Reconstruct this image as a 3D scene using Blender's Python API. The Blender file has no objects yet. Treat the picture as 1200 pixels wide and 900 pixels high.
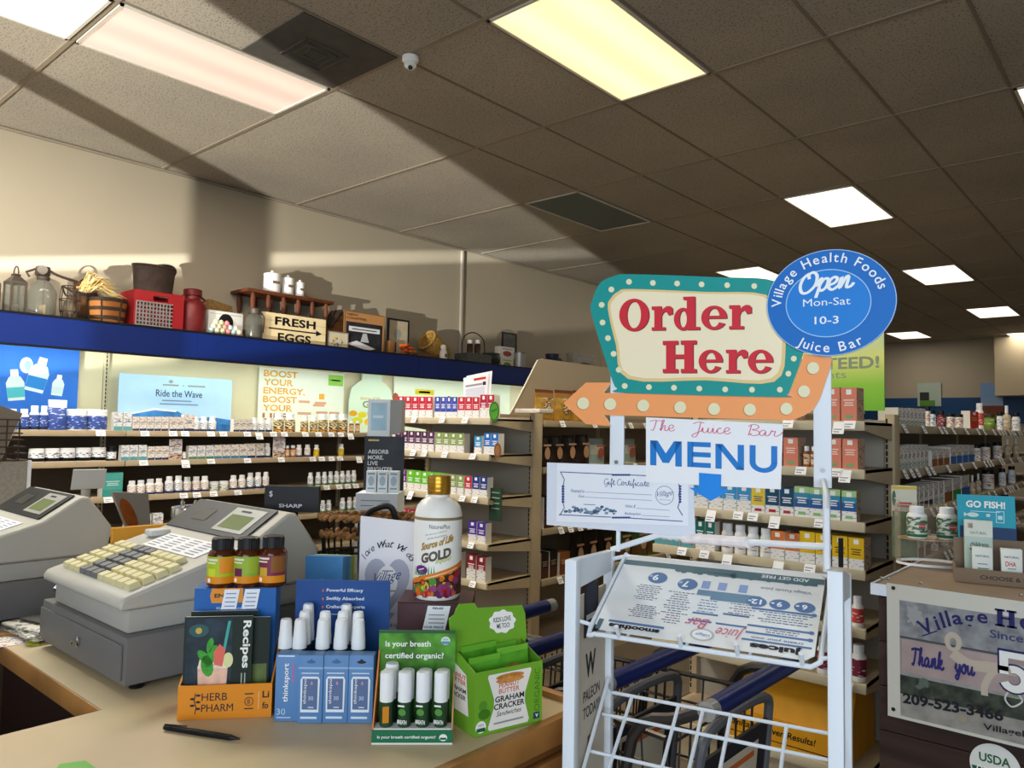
import bpy, bmesh, math, random
from mathutils import Matrix, Vector
random.seed(7)
SC = bpy.context.scene
COL = SC.collection
PI = math.pi

# ---------------------------------------------------------------- camera
CF, CYAW, CPITCH, CROLL, CZ = 891.73, 0.7204133, 0.0563433, 0.0185974, 1.5
_cy, _sy = math.cos(CYAW), math.sin(CYAW)
CAM_F = Vector((-_sy * math.cos(CPITCH), _cy * math.cos(CPITCH), math.sin(CPITCH)))
_r0 = Vector((_cy, _sy, 0)); _u0 = _r0.cross(CAM_F)
CAM_R = math.cos(CROLL) * _r0 + math.sin(CROLL) * _u0
CAM_U = -math.sin(CROLL) * _r0 + math.cos(CROLL) * _u0
CAM_P = Vector((0, 0, CZ))
cam = bpy.data.cameras.new('camera'); cam_o = bpy.data.objects.new('camera', cam); COL.objects.link(cam_o)
cam.sensor_width = 36; cam.lens = CF / 1200 * 36; cam.clip_start = 0.02; cam.clip_end = 100
_m = Matrix((CAM_R, CAM_U, -CAM_F)).transposed().to_4x4(); _m.translation = CAM_P
cam_o.matrix_world = _m
SC.camera = cam_o
vs = SC.view_settings
vs.view_transform = 'Standard'; vs.look = 'None'; vs.gamma = 1; vs.use_curve_mapping = False
vs.exposure = 0.42

# ---------------------------------------------------------------- world and lamps
w = bpy.data.worlds.new('daylight'); SC.world = w; w.use_nodes = True
bg = w.node_tree.nodes['Background']; bg.inputs[0].default_value = (0.55, 0.70, 0.95, 1); bg.inputs[1].default_value = 0.8
def lamp(name, kind, loc, energy, color, aim=None, **kw):
    l = bpy.data.lights.new(name, kind); o = bpy.data.objects.new(name, l); COL.objects.link(o)
    o.location = loc; l.energy = energy; l.color = color
    if aim is not None:
        o.rotation_euler = (Vector(aim) - Vector(loc)).to_track_quat('-Z', 'Y').to_euler()
    for k, v in kw.items():
        setattr(l, k, v)
    return o
# daylight through the shop-front glass behind the camera
lamp('window_daylight', 'AREA', (1.2, -2.4, 1.9), 130, (0.82, 0.91, 1.0), (0.0, 3.0, 1.2), shape='RECTANGLE', size=5.0, size_y=2.2)
# sunlight thrown up by a parked car outside, through the shop-front glass
lamp('car_glint', 'SPOT', (-1.4, -5.3, 0.72), 4300, (1.0, 0.97, 0.88), (-5.2, 3.0, 2.9), spot_size=1.0, spot_blend=0.1, shadow_soft_size=0.02)
g = lamp('car_glint_streak', 'SPOT', (-1.4, -5.3, 0.72), 9500, (0.97, 0.98, 0.95), (-6.0, 3.2, 2.86), spot_size=0.62, spot_blend=1.0, shadow_soft_size=0.01)
g.scale = (1, 0.026, 1)
# tubes under the blue canopy of the wall shelving
for k in range(4):
    lamp('canopy_tube_light', 'AREA', (-5.58, 1.2 + 2.1 * k, 1.94), 5.5, (0.93, 1.0, 0.86), (-5.86, 1.2 + 2.1 * k, 1.3), shape='RECTANGLE', size=2.0, size_y=0.06)

# ---------------------------------------------------------------- helpers
def ray(px, py):
    return CAM_F + CAM_R * ((px - 600) / CF) + CAM_U * ((450 - py) / CF)
def un(px, py, ax, val):
    d = ray(px, py); k = 'xyz'.index(ax)
    return CAM_P + d * ((val - CAM_P[k]) / d[k])
def unp(px, py, p, n):
    d = ray(px, py)
    return CAM_P + d * ((p - CAM_P).dot(n) / d.dot(n))
def srgb(h):
    if isinstance(h, str):
        h = h.lstrip('#'); c = [int(h[i:i + 2], 16) / 255 for i in (0, 2, 4)]
    else:
        c = [v / 255 for v in h]
    return tuple(v / 12.92 if v <= .04045 else ((v + .055) / 1.055) ** 2.4 for v in c) + (1,)
MATS = {}
def M(h, rough=0.5, metal=0.0, var=0.0, scale=20.0, alpha=1.0, trans=0.0, emit=0.0, bump=0.0, name=None, ior=1.45, stretch=None, coat=0.0):
    key = (h, rough, metal, var, scale, alpha, trans, emit, bump, stretch, coat)
    if key in MATS:
        return MATS[key]
    m = bpy.data.materials.new(name or ('surface_' + str(h).strip('#'))); m.use_nodes = True
    nt = m.node_tree; b = nt.nodes['Principled BSDF']
    c = srgb(h)
    b.inputs['Base Color'].default_value = c
    b.inputs['Roughness'].default_value = rough
    b.inputs['Metallic'].default_value = metal
    b.inputs['IOR'].default_value = ior
    if not (coat or trans or metal): b.inputs['Specular IOR Level'].default_value = .28
    if coat: b.inputs['Coat Weight'].default_value = coat
    if trans: b.inputs['Transmission Weight'].default_value = trans
    if alpha < 1: b.inputs['Alpha'].default_value = alpha
    if emit:
        b.inputs['Emission Color'].default_value = c; b.inputs['Emission Strength'].default_value = emit
    if var or bump:
        tc = nt.nodes.new('ShaderNodeTexCoord'); mp = nt.nodes.new('ShaderNodeMapping')
        nt.links.new(tc.outputs['Object'], mp.inputs[0])
        if stretch: mp.inputs['Scale'].default_value = stretch
        nz = nt.nodes.new('ShaderNodeTexNoise'); nz.inputs['Scale'].default_value = scale; nz.inputs['Detail'].default_value = 5
        nt.links.new(mp.outputs[0], nz.inputs[0])
        if var:
            rp = nt.nodes.new('ShaderNodeValToRGB')
            rp.color_ramp.elements[0].position = .3; rp.color_ramp.elements[1].position = .7
            rp.color_ramp.elements[0].color = tuple(v * (1 - var) for v in c[:3]) + (1,)
            rp.color_ramp.elements[1].color = tuple(min(1, v * (1 + var)) for v in c[:3]) + (1,)
            nt.links.new(nz.outputs[0], rp.inputs[0]); nt.links.new(rp.outputs[0], b.inputs['Base Color'])
        if bump:
            bp = nt.nodes.new('ShaderNodeBump'); bp.inputs['Strength'].default_value = bump; bp.inputs['Distance'].default_value = .01
            nt.links.new(nz.outputs[0], bp.inputs['Height']); nt.links.new(bp.outputs[0], b.inputs['Normal'])
    MATS[key] = m
    return m

XF = {}
SUBS = {}
_TXT = {}
def text_geo(s, bold=0.0, shear=0.0, space=1.0):
    k = (s, bold, shear, space)
    if k not in _TXT:
        c = bpy.data.curves.new('t', 'FONT'); c.body = s; c.offset = bold; c.shear = shear; c.resolution_u = 3; c.space_character = space
        o = bpy.data.objects.new('t', c); COL.objects.link(o)
        dg = bpy.context.evaluated_depsgraph_get(); me = o.evaluated_get(dg).to_mesh()
        v = [(p.co.x, p.co.y) for p in me.vertices]; f = [tuple(q.vertices) for q in me.polygons]
        o.evaluated_get(dg).to_mesh_clear(); bpy.data.objects.remove(o); bpy.data.curves.remove(c)
        if v:
            x0 = min(p[0] for p in v); x1 = max(p[0] for p in v); y0 = min(p[1] for p in v); y1 = max(p[1] for p in v)
        else: x0 = y0 = 0; x1 = y1 = 1
        _TXT[k] = ([((a - x0) / (x1 - x0), (b - y0) / (y1 - y0)) for a, b in v], f, (x1 - x0) / (y1 - y0), (x0, x1, y0, y1))
    return _TXT[k]

def ell(cx, cy, rx, ry, n=32, a0=0, a1=2 * PI):
    full = abs(a1 - a0 - 2 * PI) < 1e-6
    return [(cx + rx * math.cos(a0 + (a1 - a0) * i / (n if full else n - 1)), cy + ry * math.sin(a0 + (a1 - a0) * i / (n if full else n - 1))) for i in range(n)]
def smooth_pts(pts, k=6, closed=False):
    P = [Vector(p) for p in pts]; n = len(P); out = []
    for i in range(n if closed else n - 1):
        if closed: a, b, c, d = P[(i - 1) % n], P[i], P[(i + 1) % n], P[(i + 2) % n]
        else: a, b, c, d = P[max(i - 1, 0)], P[i], P[i + 1], P[min(i + 2, n - 1)]
        for j in range(k):
            t = j / k
            out.append(.5 * ((2 * b) + (c - a) * t + (2 * a - 5 * b + 4 * c - d) * t * t + (3 * b - a - 3 * c + d) * t ** 3))
    if not closed: out.append(P[-1])
    return out

class MB:
    def __init__(s, M=None):
        s.v = []; s.f = []; s.mi = []; s.mats = []; s.M = M or Matrix()
    def slot(s, m):
        if m not in s.mats: s.mats.append(m)
        return s.mats.index(m)
    def add(s, vs, fs, mat):
        b = len(s.v); s.v += [s.M @ Vector(p) for p in vs]
        k = mat if isinstance(mat, list) else None
        for i, f in enumerate(fs):
            s.f.append(tuple(b + x for x in f)); s.mi.append(s.slot(k[i] if k else mat))
        return s
    def box(s, lo, hi, mat, bev=0.0, taper=None):
        x0, y0, z0 = lo; x1, y1, z1 = hi
        vs = [(x0, y0, z0), (x1, y0, z0), (x1, y1, z0), (x0, y1, z0), (x0, y0, z1), (x1, y0, z1), (x1, y1, z1), (x0, y1, z1)]
        fs = [(0, 3, 2, 1), (4, 5, 6, 7), (0, 1, 5, 4), (1, 2, 6, 5), (2, 3, 7, 6), (3, 0, 4, 7)]
        if bev:
            bm = bmesh.new(); V = [bm.verts.new(p) for p in vs]
            for f in fs: bm.faces.new([V[i] for i in f])
            bmesh.ops.bevel(bm, geom=list(bm.edges), offset=bev, segments=2, profile=.5, affect='EDGES')
            bm.verts.index_update()
            s.add([v.co.copy() for v in bm.verts], [tuple(v.index for v in f.verts) for f in bm.faces], mat); bm.free()
            return s
        return s.add(vs, fs, mat)
    def hexa(s, bot, top, mat):
        return s.add(list(bot) + list(top), [(0, 3, 2, 1), (4, 5, 6, 7), (0, 1, 5, 4), (1, 2, 6, 5), (2, 3, 7, 6), (3, 0, 4, 7)], mat)
    def lathe(s, prof, mat, n=18, c=(0, 0, 0), sx=1, sy=1, rot=None):
        vs = []; fs = []; ms = []
        R = rot or Matrix.Identity(3)
        for (r, z) in prof:
            for i in range(n):
                a = 2 * PI * i / n
                vs.append(Vector(c) + R @ Vector((r * sx * math.cos(a), r * sy * math.sin(a), z)))
        for k in range(len(prof) - 1):
            for i in range(n):
                j = (i + 1) % n
                fs.append((k * n + i, k * n + j, (k + 1) * n + j, (k + 1) * n + i)); ms.append(mat[k] if isinstance(mat, list) else mat)
        m0 = mat[0] if isinstance(mat, list) else mat; m1 = mat[-1] if isinstance(mat, list) else mat
        if prof[0][0] > 1e-5: fs.append(tuple(reversed(range(n)))); ms.append(m0)
        if prof[-1][0] > 1e-5: fs.append(tuple((len(prof) - 1) * n + i for i in range(n))); ms.append(m1)
        return s.add(vs, fs, ms)
    def tube(s, pts, r, mat, n=8, closed=False, flat=1.0):
        P = [Vector(p) for p in pts]; N = len(P); vs = []; fs = []; up = None
        for i in range(N):
            if closed: t = P[(i + 1) % N] - P[i - 1]
            else: t = P[min(i + 1, N - 1)] - P[max(i - 1, 0)]
            t.normalize()
            if up is None:
                up = Vector((0, 0, 1)) if abs(t.z) < .9 else Vector((1, 0, 0))
            a = t.cross(up)
            if a.length < 1e-6: a = t.cross(Vector((.3, 1, .2)))
            a.normalize(); b = a.cross(t); up = b
            rr = r[i] if isinstance(r, (list, tuple)) else r
            for j in range(n):
                q = 2 * PI * j / n
                vs.append(P[i] + a * rr * math.cos(q) + b * rr * flat * math.sin(q))
        for i in range(N if closed else N - 1):
            for j in range(n):
                k = (i + 1) % N
                fs.append((i * n + j, i * n + (j + 1) % n, k * n + (j + 1) % n, k * n + j))
        if not closed:
            fs.append(tuple(reversed(range(n)))); fs.append(tuple((N - 1) * n + j for j in range(n)))
        return s.add(vs, fs, mat)
    def prism(s, poly, o, ex, ey, ez, mat, side=None):
        # 2-D outline in (ex, ey), thickness vector ez (front face at o, back at o + ez)
        o = Vector(o); ex = Vector(ex); ey = Vector(ey); ez = Vector(ez); n = len(poly)
        a = [o + ex * p[0] + ey * p[1] for p in poly]; b = [p + ez for p in a]
        fs = [tuple(range(n)), tuple(reversed(range(n, 2 * n)))] + [(i, (i + 1) % n, n + (i + 1) % n, n + i) for i in range(n)]
        sd = side or mat
        return s.add(a + b, fs, [mat, sd] + [sd] * n)
    def flat(s, poly, o, ex, ey, mat):
        o = Vector(o); ex = Vector(ex); ey = Vector(ey)
        return s.add([o + ex * p[0] + ey * p[1] for p in poly], [tuple(range(len(poly)))], mat)
    def rect(s, x0, y0, x1, y1, o, ex, ey, mat):
        return s.flat([(x0, y0), (x1, y0), (x1, y1), (x0, y1)], o, ex, ey, mat)
    def ring(s, outer, inner, o, ex, ey, mat):
        o = Vector(o); ex = Vector(ex); ey = Vector(ey); n = len(outer)
        return s.add([o + ex * p[0] + ey * p[1] for p in outer + inner], [(i, (i + 1) % n, n + (i + 1) % n, n + i) for i in range(n)], mat)
    def text(s, t, o, ex, ey, mat, bold=0.0, shear=0.0, space=1.0):
        # bounding box of the lettering is mapped to the parallelogram o, ex, ey
        v, f, _, _ = text_geo(t, bold, shear, space)
        o = Vector(o); ex = Vector(ex); ey = Vector(ey)
        return s.add([o + ex * p[0] + ey * p[1] for p in v], f, mat)
    def texth(s, t, o, ux, uy, h, mat, bold=0.0, shear=0.0, center=False, wmax=None):
        # lettering of height h along unit directions ux, uy, natural width
        v, f, asp, _ = text_geo(t, bold, shear)
        wd = asp * h
        if wmax and wd > wmax: wd = wmax
        o = Vector(o) - (Vector(ux) * wd / 2 if center else Vector((0, 0, 0)))
        return s.text(t, o, Vector(ux) * wd, Vector(uy) * h, mat, bold, shear)
    def ribbon(s, pts, wd, o, ex, ey, mat):
        # flat pen stroke through 2-D points
        P = [Vector((p[0], p[1])) for p in pts]; n = len(P); vs = []
        o = Vector(o); ex = Vector(ex); ey = Vector(ey)
        nz = ex.cross(ey); nz = nz.normalized() if nz.length > 1e-12 else nz
        for i in range(n):
            t = P[min(i + 1, n - 1)] - P[max(i - 1, 0)]
            if t.length < 1e-9: t = Vector((1, 0))
            t.normalize(); q = Vector((-t.y, t.x)); k = wd[i] if isinstance(wd, list) else wd
            for sg in (-.5, .5):
                u = P[i] + q * k * sg; vs.append(o + ex * u.x + ey * u.y + nz * (i * 5e-6))
        return s.add(vs, [(2 * i, 2 * i + 2, 2 * i + 3, 2 * i + 1) for i in range(n - 1)], mat)
    def build(s, name, parent=None, origin=None, smooth=35):
        me = bpy.data.meshes.new(name)
        X = XF.get(parent, Matrix()) if parent else (Matrix.Translation(Vector(origin)) if origin is not None else Matrix())
        Xi = X.inverted()
        me.from_pydata([Xi @ p for p in s.v], [], s.f)
        for m in s.mats: me.materials.append(m)
        me.polygons.foreach_set('material_index', s.mi)
        bm = bmesh.new(); bm.from_mesh(me); bmesh.ops.recalc_face_normals(bm, faces=list(bm.faces)); bm.to_mesh(me); bm.free()
        if smooth:
            me.polygons.foreach_set('use_smooth', [True] * len(me.polygons)); me.set_sharp_from_angle(angle=math.radians(smooth))
        me.update()
        o = bpy.data.objects.new(name, me); COL.objects.link(o)
        if parent:
            o.parent = parent; SUBS.setdefault(parent, []).append(o)
        else: o.matrix_world = X
        XF[o] = X
        return o

def tag(o, label=None, cat=None, group=None, kind=None):
    if label: o['label'] = label
    if cat: o['category'] = cat
    if group: o['group'] = group
    if kind: o['kind'] = kind
    return o
def thing(name, label, cat, loc=(0, 0, 0), rz=0.0, group=None):
    o = bpy.data.objects.new(name, None); COL.objects.link(o); o.empty_display_size = .05
    X = Matrix.Translation(Vector(loc)) @ Matrix.Rotation(rz, 4, 'Z')
    o.matrix_world = X; XF[o] = X
    return tag(o, label, cat, group)
def kids(o): return [c for c in bpy.data.objects if c.parent == o]
def copy_tree(src, loc, rz, label, group=None):
    X = Matrix.Translation(Vector(loc)) @ Matrix.Rotation(rz, 4, 'Z')
    r = src.copy(); COL.objects.link(r); r.matrix_world = X; XF[r] = X
    r['label'] = label
    if group: r['group'] = group
    for c in SUBS.get(src, []):
        d = c.copy(); COL.objects.link(d); d.parent = r
        for e in SUBS.get(c, []):
            h = e.copy(); COL.objects.link(h); h.parent = d
    return r
def struct(name, mb, origin=(0, 0, 0)):
    o = mb.build(name, None, origin); o['kind'] = 'structure'; return o
ORD = ['first', 'second', 'third', 'fourth', 'fifth', 'sixth', 'seventh', 'eighth', 'ninth', 'tenth', 'eleventh', 'twelfth', 'thirteenth', 'fourteenth', 'fifteenth', 'sixteenth', 'seventeenth', 'eighteenth', 'nineteenth', 'twentieth']
X3, Y3, Z3 = Vector((1, 0, 0)), Vector((0, 1, 0)), Vector((0, 0, 1))
def bez(*p): return [Vector(q) for q in p]

# common materials
WHITE = M('#f2f2ee', .45); OFFW = M('#e4e0d4', .6); BLACK = M('#101012', .4); DARK = M('#1c1a19', .6)
BEIGE = M('#b7a586', .55, var=.05, scale=8, name='shelf_enamel'); CREAM = M('#d9d2b4', .6, name='cream_backboard')
TAG = M('#f3f4f4', .5); INK = M('#2b2b33', .6); INKL = M('#8d9098', .6); CARD = M('#b79f80', .75, var=.06, scale=30, name='cardboard')
CHROME = M('#c8c8c8', .18, metal=1.0); STEEL = M('#8a8782', .4, metal=.9)
WHITEMETAL = M('#dfe6ec', .4, name='white_enamel'); PAPER = M('#eceef0', .6)
OAK = M('#a9773f', .45, var=.28, scale=6, stretch=(1, 1, 1), name='oak_trim', bump=.15)
# ================================================================ room
CEIL = 3.4856
WX = -6.0
GX0, GY0 = -3.731, 0.155            # ceiling grid origin; tiles 0.61 x 1.22
def gx(j): return GX0 + .61 * j
def gy(i): return GY0 + 1.22 * i

def tile_material():
    m = bpy.data.materials.new('acoustic_tile'); m.use_nodes = True; nt = m.node_tree; b = nt.nodes['Principled BSDF']
    b.inputs['Roughness'].default_value = .95
    tc = nt.nodes.new('ShaderNodeTexCoord')
    n1 = nt.nodes.new('ShaderNodeTexNoise'); n1.inputs['Scale'].default_value = 95; n1.inputs['Detail'].default_value = 3
    n2 = nt.nodes.new('ShaderNodeTexNoise'); n2.inputs['Scale'].default_value = 1.1; n2.inputs['Detail'].default_value = 2
    r1 = nt.nodes.new('ShaderNodeValToRGB'); e = r1.color_ramp.elements
    e[0].position = .36; e[0].color = (.2, .17, .135, 1); e[1].position = .46; e[1].color = (.39, .348, .287, 1)
    r2 = nt.nodes.new('ShaderNodeValToRGB'); e = r2.color_ramp.elements
    e[0].position = .3; e[0].color = (.86, .86, .86, 1); e[1].position = .7; e[1].color = (1.05, 1.04, 1.0, 1)
    mx = nt.nodes.new('ShaderNodeMixRGB'); mx.blend_type = 'MULTIPLY'; mx.inputs[0].default_value = 1
    nt.links.new(tc.outputs['Object'], n1.inputs[0]); nt.links.new(tc.outputs['Object'], n2.inputs[0])
    nt.links.new(n1.outputs[0], r1.inputs[0]); nt.links.new(n2.outputs[0], r2.inputs[0])
    nt.links.new(r1.outputs[0], mx.inputs[1]); nt.links.new(r2.outputs[0], mx.inputs[2]); nt.links.new(mx.outputs[0], b.inputs['Base Color'])
    bp = nt.nodes.new('ShaderNodeBump'); bp.inputs['Strength'].default_value = .35; bp.inputs['Distance'].default_value = .004
    nt.links.new(n1.outputs[0], bp.inputs['Height']); nt.links.new(bp.outputs[0], b.inputs['Normal'])
    return m
TILE = tile_material()
WALLP = M('#9e9480', .85, var=.03, scale=1.5, name='painted_plaster')
FLOORM = M('#6e6252', .55, var=.12, scale=5, name='vinyl_floor')
struct('floor', MB().box((-6.2, -2.6, -.1), (5.2, 18.2, 0), FLOORM))
struct('ceiling', MB().box((-6.2, -2.6, CEIL), (5.2, 18.2, CEIL + .1), TILE))
struct('wall_left', MB().box((-6.15, -2.6, 0), (WX, 18.2, CEIL), WALLP))
struct('wall_right', MB().box((5.0, -2.6, 0), (5.15, 18.2, CEIL), WALLP))
bw = MB().box((WX, 18.0, 0), (5.0, 18.15, CEIL), WALLP)
struct('wall_back', bw)
struct('trim_1', MB().box((WX, 17.96, 1.75), (5.0, 17.999, 2.28), M('#123a63', .5, name='blue_band')))
struct('trim_2', MB().box((-2.75, 17.7, 2.3), (-1.2, 17.955, CEIL - .002), M('#b9aa8c', .8, name='soffit')))
# shop-front wall behind the camera: glazed openings, mullions; pier and sill shaped to block stray glint
fw = MB()
for a, b in ((-6.0, -5.2), (-2.18, -.4), (4.2, 5.0)):
    fw.box((a, -2.62, .7), (b, -2.5, 3.2), WALLP)
fw.box((-2.96, -2.54, 1.15), (-2.85, -2.5, 3.2), WALLP)
fw.box((-6, -2.62, 0), (5, -2.5, .7), WALLP); fw.box((-5.2, -2.53, .7), (-2.18, -2.5, 1.15), WALLP); fw.box((-6, -2.62, 3.2), (5, -2.5, CEIL), WALLP)
struct('wall_front', fw)
# ceiling grid: T bars
gb = MB(); BAR = M('#8f8371', .55, name='grid_bar')
for i in range(-2, 15):
    gb.box((WX + .01, gy(i) - .012, CEIL - .006), (5, gy(i) + .012, CEIL + .001), BAR)
for j in range(0, 15):
    gb.box((gx(j) - .008, -2.5, CEIL - .0045), (gx(j) + .008, 18, CEIL + .001), M('#7d7263', .55, name='grid_cross_bar'))
struct('trim_3', gb)
struct('trim_4', MB().box((WX + .001, -2.5, CEIL - .022), (WX + .02, 18, CEIL - .007), BAR))
# conduit up the left wall
cp = un(543, 300, 'x', WX + .03)
tag(MB().box((WX + .002, cp.y - .018, 2.16), (WX + .03, cp.y + .018, CEIL - .03), M('#a29a8c', .5), bev=.004).build('conduit', None, (WX, cp.y, 2.16)),
    'pale vertical conduit running up the left wall to the ceiling', 'conduit')

# ---- ceiling light panels
def panel(i, j, h, strength, label, on=True, tube=True):
    x0, x1, y0, y1 = gx(j) + .012, gx(j + 1) - .012, gy(i) + .018, gy(i + 1) - .018
    t = thing('ceiling_light', label, 'ceiling light', ((x0 + x1) / 2, (y0 + y1) / 2, CEIL - .012), 0, 'ceiling light panels')
    fr = MB(); fm = M('#cfc9bd', .4)
    z0, z1 = CEIL - .012, CEIL - .001
    for lo, hi in (((x0, y0), (x1, y0 + .016)), ((x0, y1 - .016), (x1, y1)), ((x0, y0), (x0 + .016, y1)), ((x1 - .016, y0), (x1, y1))):
        fr.box((lo[0], lo[1], z0), (hi[0], hi[1], z1), fm)
    fr.build('frame', t)
    if on:
        k = ('lens', h, strength)
        if k not in MATS:
            m = bpy.data.materials.new('lit_prismatic_lens'); m.use_nodes = True; nt = m.node_tree; b = nt.nodes['Principled BSDF']
            c = srgb(h); b.inputs['Base Color'].default_value = (.35, .35, .34, 1); b.inputs['Roughness'].default_value = .35
            tc = nt.nodes.new('ShaderNodeTexCoord'); nz = nt.nodes.new('ShaderNodeTexNoise'); nz.inputs['Scale'].default_value = 2.2
            sx = nt.nodes.new('ShaderNodeSeparateXYZ'); nt.links.new(tc.outputs['Generated'], sx.inputs[0])
            # two tubes behind the lens: brighter bands along the panel
            w1 = nt.nodes.new('ShaderNodeMath'); w1.operation = 'MULTIPLY'; w1.inputs[1].default_value = 4 * PI; nt.links.new(sx.outputs[0], w1.inputs[0])
            w2 = nt.nodes.new('ShaderNodeMath'); w2.operation = 'COSINE'; nt.links.new(w1.outputs[0], w2.inputs[0])
            w3 = nt.nodes.new('ShaderNodeMath'); w3.operation = 'MULTIPLY_ADD'; w3.inputs[1].default_value = -.14 * strength; w3.inputs[2].default_value = strength
            nt.links.new(w2.outputs[0], w3.inputs[0])
            b.inputs['Emission Color'].default_value = c; nt.links.new(w3.outputs[0], b.inputs['Emission Strength'])
            MATS[k] = m
        m = MATS[k]
        watt = {0: 62, 1: 34, 2: 28}.get(i, 13) if j != 5 else 8
        lp = lamp('panel_light', 'AREA', ((x0 + x1) / 2, (y0 + y1) / 2, CEIL - .02), watt, tuple(.35 + .65 * v for v in srgb(h)[:3]), None, shape='RECTANGLE', size=.54, size_y=1.12)
    else:
        m = M(h, .35)
    MB().box((x0 + .016, y0 + .016, CEIL - .007), (x1 - .016, y1 - .016, CEIL - .003), m).build('diffuser', t)
    return t
panel(0, -1, '#f4fbf0', 2.3, 'bright white ceiling light above the till, beside the long pinkish one')
panel(1, -1, '#ffcdb4', .62, 'long pinkish ceiling light beside the bright white one, with a grey vent next to it')
panel(2, 2, '#ffe9b0', 1.0, 'large warm yellow ceiling light above the order sign, nearest of its row')
panel(5, 2, '#fff0d6', 1.5, 'warm white ceiling light just above the blue round sign')
panel(8, 2, '#fff0dc', 1.5, 'ceiling light third of its row, beyond the one above the blue round sign')
panel(11, 2, '#fff0dc', 1.5, 'ceiling light fourth of its row, far over the dim aisle')
panel(7, -1, '#ffeccf', 1.4, 'ceiling light partly hidden behind the top of the order sign')
panel(10, -1, '#ffeccf', 1.4, 'far ceiling light hidden behind the blue round sign')
panel(13, -1, '#fff0dc', 1.5, 'farthest small ceiling light, low beside the blue round sign near the back wall')
panel(4, 5, '#fff0dc', 1.4, 'ceiling light at the edge of view, high above the outer aisle')
panel(7, 5, '#fff0dc', 1.4, 'ceiling light over the outer aisle, second of the outer row')
panel(14, 2, '#fff0dc', 1.4, 'last ceiling light of its row, close to the back wall')
panel(4, -1, '#54605f', 1, 'unlit blue grey ceiling light panel among the bare tiles', on=False)
# return-air vent
vx0, vx1, vy0, vy1 = gx(0) + .012, gx(1) - .012, gy(1.5) + .012, gy(2) - .014
t = thing('ceiling_vent', 'square dark grey ceiling vent beside the long pinkish light', 'vent', ((vx0 + vx1) / 2, (vy0 + vy1) / 2, CEIL - .01))
VENT = M('#4d4a45', .7, var=.15, scale=9)
MB().box((vx0, vy0, CEIL - .008), (vx1, vy1, CEIL - .002), VENT).build('backing', t)
lv = MB(); cx, cy = (vx0 + vx1) / 2, (vy0 + vy1) / 2
cx -= .03; cy -= .02
for k in range(3):
    r = .05 + .04 * k
    for a, b in (((-r, -r), (r, -r + .006)), ((-r, r - .006), (r, r)), ((-r, -r), (-r + .006, r)), ((r - .006, -r), (r, r))):
        lv.box((cx + a[0], cy + a[1], CEIL - .016), (cx + b[0], cy + b[1], CEIL - .008), M('#55524d', .7))
lv.build('grille', t)
# camera dome
p = un(481, 70, 'z', CEIL - .02)
t = thing('security_camera', 'small white dome security camera on the ceiling beside the vent', 'camera', (p.x, p.y, CEIL - .006))
MB().lathe([(.045, 0), (.045, -.02), (.036, -.03)], WHITE, c=(p.x, p.y, CEIL - .006)).build('housing', t)
MB().lathe([(.033, -.03), (.033, -.05), (.02, -.064), (0.001, -.068)], M('#d9d9d6', .2), c=(p.x, p.y, CEIL - .006)).build('dome', t)
cd = (CAM_P - p).normalized()
MB().lathe([(.012, 0), (.012, .006), (.001, .007)], BLACK, c=p + Vector((0, 0, -.042)) + cd * .03, rot=cd.to_track_quat('Z', 'Y').to_matrix()).build('lens', t)
# ================================================================ printed surfaces
def PRINT(base, ink, scale=70, cover=.56, name='printed_label'):
    k = ('print', base, ink, scale, cover)
    if k in MATS: return MATS[k]
    m = bpy.data.materials.new(name); m.use_nodes = True; nt = m.node_tree; b = nt.nodes['Principled BSDF']; b.inputs['Roughness'].default_value = .45
    tc = nt.nodes.new('ShaderNodeTexCoord'); mp = nt.nodes.new('ShaderNodeMapping'); mp.inputs['Scale'].default_value = (.55, .55, 1.7)
    nz = nt.nodes.new('ShaderNodeTexNoise'); nz.inputs['Scale'].default_value = scale; nz.inputs['Detail'].default_value = 1
    rp = nt.nodes.new('ShaderNodeValToRGB'); e = rp.color_ramp.elements
    e[0].position = cover; e[0].color = srgb(base); e[1].position = cover + .04; e[1].color = srgb(ink)
    nt.links.new(tc.outputs['Object'], mp.inputs[0]); nt.links.new(mp.outputs[0], nz.inputs[0]); nt.links.new(nz.outputs[0], rp.inputs[0]); nt.links.new(rp.outputs[0], b.inputs['Base Color'])
    MATS[k] = m
    return m
WCAP = M('#eceeee', .4); BCAP = M('#17171a', .35)

# ================================================================ shelving
def slots(mb, x, y, z0, z1, ux, mat, step=.05):
    z = z0
    while z < z1:
        mb.rect(-.004, 0, .004, .022, (x, y, z), ux, Z3, mat); z += step
def tags(shelf, pts, ux, out, sz=.036, h=.034):
    for (p, k) in pts:
        mb = MB(); p = Vector(p); u = Vector(ux); n = Vector(out)
        t = Z3 * math.cos(.45) + n * -math.sin(.45)
        o = p - u * sz / 2 - t * h * (1.5 if k > .85 else .85) + n * .012
        mb.prism([(0, 0), (sz, 0), (sz, h * (1.5 if k > .85 else 1)), (0, h * (1.5 if k > .85 else 1))], o, u, t, n * -.0012, TAG)
        mb.rect(sz * .1, h * .2, sz * .6, h * .32, o + n * .0006, u, t, INKL); mb.rect(sz * .1, h * .5, sz * .8, h * .62, o + n * .0006, u, t, INKL)
        mb.build('price_tag', shelf)

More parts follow.
